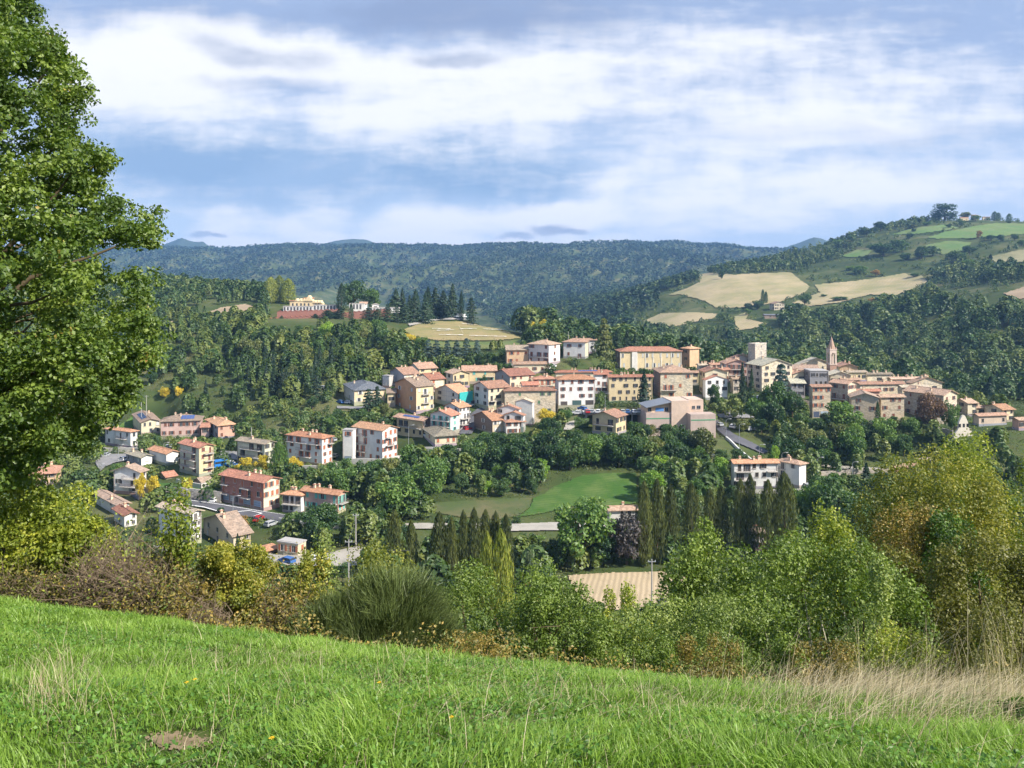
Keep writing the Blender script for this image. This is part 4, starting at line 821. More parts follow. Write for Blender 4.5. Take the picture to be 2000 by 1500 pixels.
    rb, rt = plaster((0.42, 0.19, 0.14), 'brick'), tiles(ROOF['n']); wh = plaster((0.72, 0.70, 0.66)); gt = plain('pale_coping', (0.55, 0.5, 0.45))
    wall_run('cemetery_wall', 'lower red brick cemetery wall with zigzag coping at its left end', 523, 640, 612, 634, 536, 5.5, rb, rt, .9)
    wall_run('cemetery_wall', 'upper red brick cemetery wall with zigzag coping below the white tombs', 541, 620, 662, 616, 542, 3.6, rb, rt, .8)
    wall_run('cemetery_wall', 'red brick cemetery wall partly hidden by firs, right section', 668, 625, 762, 617, 541, 4.4, rb, rt, .8)
    wall_run('tomb_row', 'white row of wall tombs below the yellow cemetery chapel', 553, 608, 612, 607, 549, 3.2, wh, gt)
    wall_run('tomb_row', 'white wall tombs with orange-tinted end right of the chapel', 612, 606, 664, 606, 550, 3.6, wh, gt)
    wall_run('tomb_row', 'white tomb row between two dark cypresses', 682, 606, 712, 604, 552, 4.2, wh, gt)
    wall_run('tomb_row', 'low white tombs at the right end of the cemetery', 722, 606, 780, 606, 554, 1.8, wh, gt)
    x, y, z0 = P(600, 600, 560); e = empty('cemetery_chapel', (x, y, z0), 0); tag(e, 'pale yellow cemetery chapel with a row of small pointed gables', 'chapel', None, 600)
    k = 560 / F; yel = plaster((0.80, 0.62, 0.38)); b = MB(); b.box(-34 * k, 12 * k, 0, 6, -4, 12 * k); b.box(12 * k, 30 * k, 1, 6, -4, 8 * k); b.build('wall', [yel], e)
    b = MB()
    def gab(a, w, hb, ht, y0=-.3, y1=6.2): b.add([(a - w, y0, hb), (a + w, y0, hb), (a, y0, ht), (a - w, y1, hb), (a + w, y1, hb), (a, y1, ht)], [(0, 1, 2), (3, 5, 4), (0, 2, 5, 3), (1, 4, 5, 2), (0, 3, 4, 1)])
    for i, a in enumerate((-21, -13.5, -6, 14.5, 20, 25.5)): gab(a * k, 3.2 * k, (12 if a < 5 else 8) * k + .01, (17 if a < 5 else 13.5) * k)
    gab(3 * k, 8 * k, 12 * k + .02, 23 * k, -.6, 6.3); b.build('gable', [yel], e)
    b = MB(); b.tube([(3 * k, 0, 22 * k), (3 * k, 0, 27 * k)], .1, 4); b.box(3 * k - .5, 3 * k + .5, -.06, .06, 25 * k, 25 * k + .2); b.build('cross', [plain('iron', (0.05, 0.05, 0.05))], e)
    for q in ((-34 * k - .5, -24 * k, -.5, 6.5, 12 * k + .01, 13.5 * k), (-10 * k, 10 * k, 3, 6.6, 17 * k, 18.5 * k)): b = MB(); b.box(*q); b.build('roof', [tiles(ROOF['o'])], e)
    for a in (-28, -20, -12, -5, 3, 16, 22): link('window', winmesh(1.0, 2.0, 'd'), e, (a * k, -.01 if a < 10 else .99, 2 * k))
    BOXES.append((562, 632, 576, 600, 556))
    B('cemetery_vault', 'small white cemetery vault with red roof between the cypresses', 'white vault', (700,703,716), (593,604), 556, 6, 'gu', 'W', 's', 1, (1,0), 'k', chim=0, dd=6, con=False)
    B('cemetery_vault', 'small white gabled vault standing alone right of the cypresses', 'lone white vault', (724,727,740), (595,606), 557, 10, 'gv', 'W', 'c', 1, (1,0), 'k', chim=0, dd=6, con=False)
    # marquee tent
    D = 560; x, y, z0 = P(897, 624, D); k = D / F; e = empty('marquee_tent', (x, y, z0), R(10)); tag(e, 'long white marquee tent on the cemetery hilltop below the firs', 'tent', None, 897)
    b = MB(); w = 15 * k; b.add([(-w, 0, 5 * k), (w, 0, 5 * k), (w - 1, 2.5, 11 * k), (-w + 1, 2.5, 11 * k), (w, 5, 5 * k), (-w, 5, 5 * k)], [(0, 1, 2, 3), (3, 2, 4, 5), (1, 4, 2), (0, 3, 5), (0, 5, 4, 1)]); b.build('canopy', [plain('tent_canvas', (0.85, 0.85, 0.85), .7)], e)
    for i in range(7): b = MB(); xx = -w + .3 + i * (2 * w - .6) / 6; b.tube([(xx, .1, -2), (xx, .1, 5 * k)], .12, 5); b.build('pole', [plain('tent_canvas', (0.85, 0.85, 0.85), .7)], e)
    b = MB(); b.box(-w + .2, w - .2, 4.6, 4.7, -2, 5 * k); b.build('rear_shade_panel', [plain('tent_shade', (0.30, 0.30, 0.30), .8)], e)  # dark grey panel paints in the shade inside the tent
    BOXES.append((880, 912, 612, 624, D)); CON.append((x, y + 2, z0, 10))
    for kx, ky in ((560, 600), (600, 600), (640, 602), (690, 604), (740, 606)): p = P(kx, ky, 558); CON.append((p[0], p[1], p[2] - .5, 12))
    for kx, ky in ((530, 641), (570, 640), (600, 636), (690, 625), (740, 620)): p = P(kx, ky, 538); CON.append((p[0], p[1], p[2] - .5, 8))
# ------------------------------------------------------------ plants
def lobes(rng, nl, w, h, zlo, rl=(.26, .42), top=1.0):
    """lobe centres and radii that together fill an uneven crown of width w from zlo to h"""
    out = []
    cz = (zlo + h) / 2; rz = (h - zlo) / 2
    for i in range(nl):
        a = rng.uniform(0, 2 * math.pi); u = rng.uniform(-1, 1) if i else 0.9; r = max(0, 1 - u * u) ** .30 * rng.uniform(0.6, 1.05); rr = rng.uniform(*rl)
        out.append((np.array([math.cos(a) * r * w / 2 * (1 - rr * .85), math.sin(a) * r * w / 2 * (1 - rr * .85), cz + u * rz * (1 - rr * .85)]), np.array([w / 2, w / 2, rz]) * rr))
    out.append((np.array([0, 0, cz]), np.array([w / 2, w / 2, rz]) * .62))
    return out
def crown(rng, w, h, zlo, n, size, nl=16, rl=(.26, .42), jit=.75, shell=.5, ragged=.12, droop=0.0):
    L_ = lobes(rng, nl, w, h, zlo, rl); wt = np.array([l[1][0] * l[1][2] for l in L_]); wt /= wt.sum(); k = rng.choice(len(L_), n, p=wt)
    c0 = np.array([l[0] for l in L_])[k]; r0 = np.array([l[1] for l in L_])[k]
    d = norm(rng.normal(size=(n, 3))); rad = (1 - shell * rng.rand(n) ** 1.8)[:, None] * (1 + ragged * rng.normal(size=(n, 1)))
    c = c0 + d * r0 * rad; lv = rng.rand(len(L_))[k]
    c[:, 2] = np.maximum(c[:, 2], 0.02)
    V, Fc = leafquads(c, norm(d + np.array([0, 0, .35 - droop])), size * rng.uniform(.65, 1.3, n), rng, jit)
    return V, Fc, .6 * rng.rand(n) + .4 * lv
def fir(rng, n, w=1., h=1., size=.07, tiers=13, sharp=1.0, zlo=.06):
    k = rng.rand(n) ** .8; t = np.floor(k * tiers) / tiers; z = zlo + (1 - zlo) * (t + rng.rand(n) * .5 / tiers); a = rng.uniform(0, 2 * math.pi, n)
    arm = .75 + .35 * np.cos(np.floor(a / (2 * math.pi) * 9) * 2.4 + t * 31)
    R_ = w / 2 * ((1 - z) ** sharp) * arm + .012; r = R_ * (.25 + .75 * np.sqrt(rng.rand(n)))
    c = np.stack([np.cos(a) * r, np.sin(a) * r, (z - .10 * r / (w / 2) * .6) * h], 1); out = norm(np.stack([np.cos(a), np.sin(a), np.full(n, .9)], 1))
    V, Fc = leafquads(c, out, size * rng.uniform(.7, 1.3, n), rng, .5, .3)
    return V, Fc, .7 * rng.rand(n) + .3 * rng.rand(tiers + 1)[(t * tiers).astype(int)]
def column(rng, n, w=1., h=1., size=.05, bulge=.45, tip=.7, tufts=14):
    z = rng.rand(n); prof = np.minimum(1, .35 + z / .22) * (1 - z ** bulge) ** tip * 1.25; a = rng.uniform(0, 2 * math.pi, n)
    r = w / 2 * (prof * (.72 + .28 * np.sin(a * 5 + np.floor(z * tufts) * 2.1) * np.cos(z * tufts * 2)) * (1 - .45 * rng.rand(n) ** 2) + .02)
    c = np.stack([np.cos(a) * r, np.sin(a) * r, (z * .97 + .03) * h], 1); out = norm(np.stack([np.cos(a), np.sin(a), np.full(n, .5)], 1))
    # upright narrow leaves
    nn = norm(out + .5 * rng.normal(size=(n, 3))); up = norm(np.stack([np.zeros(n), np.zeros(n), np.ones(n)], 1) + .35 * rng.normal(size=(n, 3))); b = norm(np.cross(nn, up)); t = up
    s = (size * rng.uniform(.7, 1.3, n))[:, None]
    V = np.stack([c - t * s * .6, c + b * s * .3 * w / 1.0, c + t * s * .6, c - b * s * .3 * w / 1.0], 1).reshape(-1, 3)
    return V, np.arange(n * 4).reshape(n, 4), rng.rand(n)
FO = {}
def fmats():
    f = FO
    f['dark'] = foliage('foliage_dark_green', (0.016, 0.042, 0.016), (0.047, 0.105, 0.029), (0.115, 0.196, 0.046), clump=.35)
    f['mid'] = foliage('foliage_mid_green', (0.030, 0.070, 0.018), (0.088, 0.175, 0.036), (0.203, 0.308, 0.058), clump=.35)
    f['olive'] = foliage('foliage_olive', (0.047, 0.063, 0.019), (0.135, 0.168, 0.046), (0.270, 0.280, 0.078), clump=.35)
    f['bright'] = foliage('foliage_bright_green', (0.068, 0.140, 0.019), (0.176, 0.322, 0.033), (0.365, 0.504, 0.065), clump=.35)
    f['yellow'] = foliage('foliage_yellow', (0.216, 0.196, 0.019), (0.567, 0.448, 0.039), (0.837, 0.644, 0.065), clump=.5)
    f['rust'] = foliage('foliage_rust', (0.081, 0.070, 0.019), (0.297, 0.182, 0.039), (0.513, 0.308, 0.078), clump=.5)
    f['copper'] = foliage('foliage_copper', (0.068, 0.042, 0.033), (0.176, 0.105, 0.065), (0.297, 0.182, 0.104), clump=.5)
    f['purple'] = foliage('foliage_purple', (0.027, 0.025, 0.026), (0.081, 0.070, 0.072), (0.203, 0.182, 0.169), clump=.5)
    f['fir'] = foliage('foliage_fir', (0.011, 0.031, 0.016), (0.030, 0.070, 0.031), (0.074, 0.133, 0.055), clump=.4)
    f['bluefir'] = foliage('foliage_blue_fir', (0.030, 0.063, 0.058), (0.074, 0.133, 0.111), (0.149, 0.224, 0.182), clump=.4)
    f['poplar'] = foliage('foliage_poplar', (0.034, 0.048, 0.016), (0.088, 0.112, 0.034), (0.176, 0.196, 0.052), clump=.4)
    f['goldpoplar'] = foliage('foliage_gold_poplar', (0.081, 0.112, 0.026), (0.203, 0.252, 0.039), (0.405, 0.420, 0.078), clump=.4)
    f['grey'] = foliage('foliage_grey_green', (0.061, 0.091, 0.046), (0.149, 0.196, 0.104), (0.270, 0.322, 0.182), clump=.4)
    f['bark'] = plain('bark', (0.135, 0.105, 0.065), .95, .1); f['palebark'] = plain('pale_bark', (0.405, 0.378, 0.286), .95, .1)
PROTO = {}
def proto(kind, var, mat):
    key = (kind, var, mat)
    if key in PROTO: return PROTO[key]
    base = ('base', kind, var)
    if base not in PROTO:
        rng = RS(hash_(kind) + var * 17)
        if kind == 'leafy': q = crown(rng, 1., 1., .12, 3000, .062, 22, (.20, .36), shell=.45, ragged=.07)
        elif kind == 'round': q = crown(rng, 1., 1., .02, 2200, .065, 16, (.22, .40), shell=.4, ragged=.07)
        elif kind == 'fir': q = fir(rng, 2400, size=.075, tiers=12 + var)
        elif kind == 'cedar': q = fir(rng, 2800, size=.07, tiers=8 + var, sharp=.6)
        elif kind == 'cypress': q = column(rng, 1800, size=.06, bulge=2.2, tip=.8, tufts=9 + var)
        else: q = column(rng, 3400, size=.05, bulge=3.6, tip=.7, tufts=9 + var * 2)
        PROTO[base] = mk(kind + '_crown', q[0], q[1], [], q[2])
        b = MB(); b.tube([(0, 0, 0), (.01, 0, .2), (0, .01, .5), (.01, 0, .8)], [.035, .028, .016, .004], 6)
        for k in range(5):
            a = k * 1.3; b.tube([(0, 0, .2 + .06 * k), (.13 * math.cos(a), .13 * math.sin(a), .34 + .07 * k), (.27 * math.cos(a), .27 * math.sin(a), .42 + .08 * k)], [.016, .010, .003], 4, cap=False)
        PROTO[('trunk', kind, var)] = b.mesh('trunk', [FO['bark']])
    me = PROTO[base].copy(); me.materials.clear(); me.materials.append(FO[mat]); PROTO[key] = me
    return me
def hash_(s): return sum(ord(c) * (i + 3) for i, c in enumerate(s)) % 5000
TREES = []    # (px, py, D, halfwidth px)
KNAME = {'leafy': 'broadleaf_tree', 'round': 'bush', 'fir': 'fir_tree', 'cedar': 'cedar_tree', 'cypress': 'cypress_tree', 'poplar': 'poplar_tree'}
KCAT = {'leafy': 'tree', 'round': 'bush', 'fir': 'fir tree', 'cedar': 'cedar', 'cypress': 'cypress', 'poplar': 'poplar'}
_tr = RS(55)
def plant(kind, mat, px, ytop, D, wpx, label, group=None, zb=None, hmin=2.0, parts=True, name=None):
    x = (px - 1000) / F * D; zb_ = zg(x, D) if zb is None else zb
    h = max((HZ - ytop) / F * D - zb_, hmin); w = wpx / F * D * (1.35 if kind == 'poplar' else 1.0)
    e = empty(name or KNAME[kind], (x, D, zb_ - .15), _tr.uniform(0, 6.28)); e.scale = (w, w, h)
    var = _tr.randint(0, 4)
    c = link('crown', proto(kind, var, mat), e); c.scale = (1, 1, 1)
    if parts: link('trunk', PROTO[('trunk', kind, var)], e)
    tag(e, label, KCAT[kind], group, px); TREES.append((px, ytop, D, wpx / 2)); return e
def rowtrees(kind, mat, items, label, group, D=None):
    for it in items:
        px, yt, w = it[:3]; plant(kind, mat, px, yt, it[3] if len(it) > 3 else D, w, label, group)
PROT = []    # things the plants may not cover: (px0, px1, ytop, ybase, D)
def scatter(n, pxr, Dr, mix, hr, wh, place, seed, tries=40, sink=.3, group=None, yclip=None, slack=.15, size_words=True):
    """n trees between two bearings and two depths, kept off walls, roads and meadows and low enough not to hide what stands behind"""
    rng = RS(seed); done = 0
    ws = np.array([m[2] for m in mix], float); ws /= ws.sum()
    for t in range(n * tries):
        if done >= n: break
        px = rng.uniform(*pxr); D = math.sqrt(rng.uniform(Dr[0] ** 2, Dr[1] ** 2)); x = (px - 1000) / F * D; zb = zg(x, D); h = rng.uniform(*hr); m = mix[rng.choice(len(mix), p=ws)]
        w = h * rng.uniform(*wh) * (1 if m[0] in ('leafy', 'round') else (.55 if m[0] in ('fir', 'cedar') else .25))
        wp = w / D * F; yb = HZ - zb / D * F
        if any((x - a) ** 2 + (D - b) ** 2 < (c + w * .38) ** 2 for a, b, c in FOOT): continue
        if any(abs(px - a) < (hw + wp / 2) * .42 and abs(D - dd) < (w * .6) for a, b, dd, hw in TREES): continue
        if any(inpoly(px, yb, p) for p in NOTREE_NEAR): continue
        yt = HZ - (zb + h) / D * F
        for a0, a1, b0, b1, dd in BOXES + PROT:
            if dd > D - 2 and px + wp * .42 > a0 and px - wp * .42 < a1: yt = max(yt, b1 - slack * (b1 - b0)) if b0 < yb else yt
        h2 = (HZ - yt) / F * D - zb
        if h2 < 1.8 or h2 < .25 * h: continue
        if h2 < h: wp *= max(.6, h2 / h)
        if yclip and yt < yclip: continue
        kind = m[0]
        if kind == 'leafy' and h2 < 3.6: kind = 'round'
        word = CW[m[1]] + ' ' + {'leafy': 'broadleaf tree', 'round': 'bush', 'fir': 'fir', 'cedar': 'cedar', 'cypress': 'cypress', 'poplar': 'poplar'}[kind]
        if size_words: word = ('tall ' if h2 > 9.5 else 'small ' if h2 < 5 else '') + word
        plant(kind, m[1], px, yt, D, wp, word + ' ' + place, group or ({'bush': 'bushes', 'cypress': 'cypresses'}.get(KCAT[kind], KCAT[kind] + 's') + ' ' + place)); done += 1
    return done
CW = {'dark': 'dark green', 'mid': 'green', 'olive': 'olive green', 'bright': 'bright green', 'yellow': 'yellow', 'rust': 'rusty', 'copper': 'copper', 'purple': 'purple', 'fir': 'dark', 'bluefir': 'blue-green', 'poplar': 'dark olive', 'goldpoplar': 'golden', 'grey': 'grey-green'}
def forest(name, label, boxes, spacing, seed, mat, nf, sz, hr, excl, cut=14, con=.12, dens=None, guard=False, wr=(.55, .85), vv=.75, jit=.45):
    """a far wood that reads as one mass: one mesh of many small crowns"""
    rng = RS(seed); out = []; vo = 0
    VS, FS, AV = [], [], []
    for (p0, p1, d0, d1) in boxes:
        area = (p1 - p0) / F * (d1 ** 2 - d0 ** 2) / 2; n = int(area / spacing ** 2)
        D = np.sqrt(rng.uniform(d0 ** 2, d1 ** 2, n)); px = rng.uniform(p0, p1, n); x = (px - 1000) / F * D; z = ZG(x, D); py = HZ - z / D * F
        keep = np.ones(n, bool)
        for p in excl: keep &= ~inpoly(px, py, p)
        if dens is not None: keep &= rng.rand(n) < dens(px, py, D, x)
        # drop what the nearer ground hides
        c = np.clip(((px + 200) / 20).astype(int), 0, SKY.shape[1] - 1); r = np.clip(np.searchsorted(SKD, D) - 2, 0, len(SKD) - 1)
        h = rng.uniform(hr[0], hr[1], n) * (.75 + .5 * vnoise(x / 30, D / 30)); keep &= (py - h / D * F) < SKY[r, c] + cut
        if guard:
            for a, b, c_ in FOOT: keep &= (x - a) ** 2 + (D - b) ** 2 > (c_ + 2.5) ** 2
            yt = py - h / D * F; hwp = h * .36 / D * F
            for a0, a1, b0, b1, dd in BOXES + PROT: keep &= ~((dd > D - 2) & (px > a0 - hwp) & (px < a1 + hwp) & (yt < b1 - .12 * (b1 - b0)) & (py > b0))
        x, D, z, h = x[keep], D[keep], z[keep], h[keep]; n = len(x)
        w = h * rng.uniform(wr[0], wr[1], n); isf = rng.rand(n) < con; w[isf] *= .5
        m = nf; k = np.repeat(np.arange(n), m); N = n * m
        u = rng.rand(N) ** .8; a = rng.uniform(0, 6.283, N); zz = -.15 + 1.15 * u; rr = np.sqrt(np.maximum(0, 1 - np.clip(zz, 0, 1) ** 2)); rr = np.where(isf[k], 1 - np.clip(zz, 0, 1) + .05, rr * (.8 + .3 * np.sin(a * 3 + k)))
        d = np.stack([np.cos(a) * rr, np.sin(a) * rr, zz], 1)
        c = np.stack([x[k] + d[:, 0] * w[k] * .5, D[k] + d[:, 1] * w[k] * .5, z[k] + h[k] * (.30 + .68 * zz)], 1)
        V, Fc = leafquads(c, norm(d + [0, 0, .25]), sz * h[k] * rng.uniform(.7, 1.3, N), rng, jit, .42)
        VS.append(V); FS.append(Fc + vo); vo += len(V); tv = rng.rand(n) * vv; tv[isf] = 0; AV.append(.5 * (.75 - vv) + tv[k] + .25 * rng.rand(N))
    me = mk(name, np.concatenate(VS), np.concatenate(FS), [mat], np.concatenate(AV)); o = link(name, me); o['kind'] = 'stuff'; tag(o, label, 'wood', None, 1000); o['kind'] = 'stuff'
    print(name, len(me.polygons)); return o

def blades(c, h, w, lean, rng, seg=3, curl=.6):
    """curved tapering grass blades: Nx(2*seg+1) vertices"""
    n = len(c); a = rng.uniform(0, 2 * math.pi, n); dirv = np.stack([np.cos(a), np.sin(a), np.zeros(n)], 1) + lean; side = np.stack([-np.sin(a + rng.normal(0, .5, n)), np.cos(a), np.zeros(n)], 1)
    bend = rng.uniform(.15, 1.0, n)[:, None] * curl; V = []
    for i in range(seg):
        t = i / seg; p = c + dirv * (h * t * t)[:, None] * bend + np.array([0, 0, 1.]) * (h * t * (1 - .25 * bend[:, 0] * t))[:, None]
        ww = (w * (1 - t * .6))[:, None] * side * .5; V += [p - ww, p + ww]
    V.append(c + dirv * h[:, None] * bend + np.array([0, 0, 1.]) * (h * (1 - .35 * bend[:, 0]))[:, None])
    V = np.stack(V, 1); m = 2 * seg + 1; base = (np.arange(n) * m)[:, None]; tris = []
    for i in range(seg - 1): q = 2 * i; tris += [base + np.array([[q, q + 1, q + 3]]), base + np.array([[q, q + 3, q + 2]])]
    q = 2 * (seg - 1); tris.append(base + np.array([[q, q + 1, q + 2]]))
    return V.reshape(-1, 3), np.stack(tris, 1).reshape(-1, 3), len(tris)
def leafmesh_plant(name, cat, label, px, ytop, wpx, D, mat, n, size, nl=18, seed=0, zlo=0.0, deep=1.0, twigs=6, rl=(.22, .40), shell=.5, ragged=.12, twigmat='bark', twigr=.02, group=None, asp=.34):
    """a near shrub or tree: its own mesh of real-size leaves on limbs"""
    rng = RS(seed + int(px)); x = (px - 1000) / F * D; zb = zg(x, D) - .1; h = (HZ - ytop) / F * D - zb; w = wpx / F * D
    e = empty(name, (x, D, zb)); V, Fc, v = crown(rng, w, h, zlo * h, n, size, nl, rl, .8, shell, ragged)
    V[:, 1] *= deep
    link('foliage' if cat != 'tree' else 'crown', mk('leaves', V, Fc, [mat], v), e)
    b = MB()
    for k in range(twigs):
        a = rng.uniform(0, 6.28); r = w * .36 * rng.uniform(.2, 1); top = h * rng.uniform(.5, .8); x0 = rng.uniform(-.1, .1) * w * (0.2 if cat == 'tree' else 1)
        mid = (x0 + .45 * r * math.cos(a) + rng.normal() * .04 * w, .45 * r * math.sin(a) * deep, top * .55); b.tube([(x0, 0, 0), mid, (r * math.cos(a), r * math.sin(a) * deep, top)], [twigr * h, twigr * h * .55, twigr * h * .12], 5, cap=False)
        for j in range(3):
            q = np.array(mid) + rng.normal(size=3) * .16 * w; b.tube([mid, tuple(q), tuple(q + rng.normal(size=3) * .1 * w + [0, 0, .08 * h])], [twigr * h * .3, twigr * h * .18, twigr * h * .05], 4, cap=False)
    b.build('stems' if cat != 'tree' else 'trunk', [FO[twigmat]], e)
    tag(e, label, cat, group, px); return e
def xr_oak(y): return -14 + np.interp(y, [-80, 0, 40, 100, 150, 200, 260, 300, 350, 385, 400, 450, 500, 560, 620, 680, 720, 760, 800, 850, 900, 935, 945], [20, 48, 70, 128, 165, 180, 190, 185, 178, 192, 278, 306, 300, 306, 318, 312, 280, 246, 228, 190, 158, 60, 0])
def oak():
    rng = RS(5); D0 = 12.6; cl = []; nb = 0
    while nb < 560:
        py = rng.uniform(-70, 945); px = rng.uniform(-330, xr_oak(py) - 6)
        if px < -60 and rng.rand() < .5: continue
        d = min(1.0, (xr_oak(py) - px) / 230.0); d = min(d, max(0.05, (945 - py) / 160.0)); t = .2 + 2.3 * math.sqrt(1 - (1 - d) ** 2); q = rng.uniform(-1, 1)
        q = math.copysign(abs(q) ** .5, q); D = D0 + q * t; p = P(px, py, D0); p = np.array([p[0] * (1 + (D - D0) * .02), D, p[2]]); nb += 1; R_ = rng.uniform(.28, .55) * (.45 + .55 * d); tone = rng.rand()
        for _ in range(int(7 + R_ * 13)):
            v_ = norm(rng.normal(size=3)); cl.append((p + v_ * R_ * rng.uniform(.55, 1.0) * np.array([1, 1, .72]), rng.uniform(.09, .19), tone))
    e = empty('oak_tree', (-9.6, 12.9, zg(-9.6, 12.9))); base = np.array(e.location)
    C = np.array([c[0] for c in cl]) - base; r = np.array([c[1] for c in cl]); m = 34; k = np.repeat(np.arange(len(C)), m); N = len(k); d = norm(rng.normal(size=(N, 3)))
    c = C[k] + d * (r[k] * rng.rand(N) ** .4)[:, None] * [1.25, 1.25, .8]
    out = norm(d * .8 + np.array([0, 0, .5])); V, Fc = leafquads(c, out, rng.uniform(.042, .085, N), rng, .6, .38)
    lv = .6 * np.array([c[2] for c in cl]) + .4 * rng.rand(len(C)); link('crown', mk('oak_leaves', V, Fc, [foliage('oak_leaf', (.026, .050, .010), (.090, .155, .022), (.27, .35, .055), (.55, .32, .10), .03, .35, 0, clump=1.3)], .45 * rng.rand(N) + .55 * lv[k]), e)
    b = MB(); hub = np.array([-.3, 0, 4.2]); b.tube([(0, 0, -.5), (0, 0, 1.5), (-.15, 0, 3.0), hub, (-.2, 0, 7)], [.42, .36, .32, .26, .12], 10)
    for i in rng.choice(len(C), 70, replace=False):
        t = C[i]; s = np.array([-.15, 0, np.clip(t[2] * .55, 1.4, 6.5)]); mid = s * .45 + t * .55 + np.array([0, 0, .35]) + rng.normal(size=3) * .15
        b.tube([s, s * .7 + mid * .3 + rng.normal(size=3) * .06, mid, mid * .4 + t * .6 + rng.normal(size=3) * .08, t], [.085, .065, .042, .025, .008], 5, cap=False)
    b.build('trunk', [FO['bark']], e, smooth=True)
    tag(e, 'large leafy oak filling the left side with a few browned leaf sprays', 'tree', None, 100)
def broom(px, ytop, wpx, D, n, label, mat, seed):
    """fine stiff stems in many upright sprays"""
    rng = RS(seed); x = (px - 1000) / F * D; zb = zg(x, D) - .05; h = (HZ - ytop) / F * D - zb; w = wpx / F * D; e = empty('broom_shrub', (x, D, zb)); nt_ = 420
    a = rng.uniform(0, 6.283, nt_); sp = rng.rand(nt_) ** .5; T0 = np.stack([np.cos(a) * sp * w * .42, np.sin(a) * sp * w * .34, h * rng.uniform(.12, .74, nt_) * np.sqrt(np.maximum(.12, 1 - .8 * sp ** 2))], 1); td = norm(np.stack([np.cos(a) * sp * 1.15, np.sin(a) * sp * .9, np.full(nt_, .9)], 1) + .28 * rng.normal(size=(nt_, 3)))
    k = rng.randint(0, nt_, n); L_ = rng.uniform(.10, .24, n) * h; d = norm(td[k] + .32 * rng.normal(size=(n, 3))); st = T0[k] + rng.normal(size=(n, 3)) * .035 * w * [1, 1, .8]; st[:, 2] = np.maximum(st[:, 2], 0); mid = st + d * (L_ * .55)[:, None]; end = st + norm(d + [0, 0, .25]) * L_[:, None]
    side = norm(np.cross(d, rng.normal(size=(n, 3)))) * rng.uniform(.0025, .005, n)[:, None]
    V = np.stack([st - side, st + side, mid + side * .8, mid - side * .8, end], 1).reshape(-1, 3); b5 = (np.arange(n) * 5)[:, None]
    T = np.stack([b5 + [[0, 1, 2]], b5 + [[0, 2, 3]], b5 + [[3, 2, 4]]], 1).reshape(-1, 3); tv = rng.rand(nt_)
    link('foliage', mk('broom_stems', V, T, [mat], np.repeat(.5 * rng.rand(n) + .5 * tv[k], 3)), e); b = MB()
    for i in range(70): q = T0[i]; b.tube([(rng.normal() * .06 * w, rng.normal() * .06 * w, 0), tuple(q * [.55, .55, .5]), tuple(q)], [.018, .011, .005], 4, cap=False)
    b.build('stems', [FO['bark']], e); tag(e, label, 'shrub', None, px)
def tangle(px, ytop, wpx, D, label, seed, mat, n=420, leaf=None, nleaf=2500):
    rng = RS(seed); x = (px - 1000) / F * D; zb = zg(x, D) - .05; h = (HZ - ytop) / F * D - zb; w = wpx / F * D; e = empty('bramble', (x, D, zb)); b = MB()
    tips = []
    for k in range(n):
        p = np.array([rng.uniform(-.45, .45) * w, rng.uniform(-.3, .3) * w, rng.uniform(0, .5) * h]); d = norm(rng.normal(size=3) * [1, .8, .5] + [0, 0, .8]); L_ = rng.uniform(.25, .6) * h; q1 = p + d * L_ * .5; d2 = norm(d + rng.normal(size=3) * .5 + [0, 0, -.2]); q2 = q1 + d2 * L_ * .5
        edge = math.sqrt(max(.05, 1 - (q2[0] / (w * .5)) ** 2)) * h if abs(q2[0]) < w * .5 else .2 * h
        if q2[2] > edge: continue
        r = rng.uniform(.003, .008); b.tube([p, q1, q2], [r, r * .7, r * .3], 3, cap=False); tips.append(q2)
    b.build('stems', [mat], e)
    if leaf:
        t = np.array(tips); k = rng.randint(0, len(t), nleaf); c = t[k] + rng.normal(size=(nleaf, 3)) * .1; c[:, 2] = np.abs(c[:, 2]); V, Fc = leafquads(c, np.tile([0, -.2, 1.], (nleaf, 1)), rng.uniform(.03, .06, nleaf), rng, 1.0); link('foliage', mk('bramble_leaves', V, Fc, [leaf], rng.rand(nleaf)), e)
    tag(e, label, 'bramble', None, px)
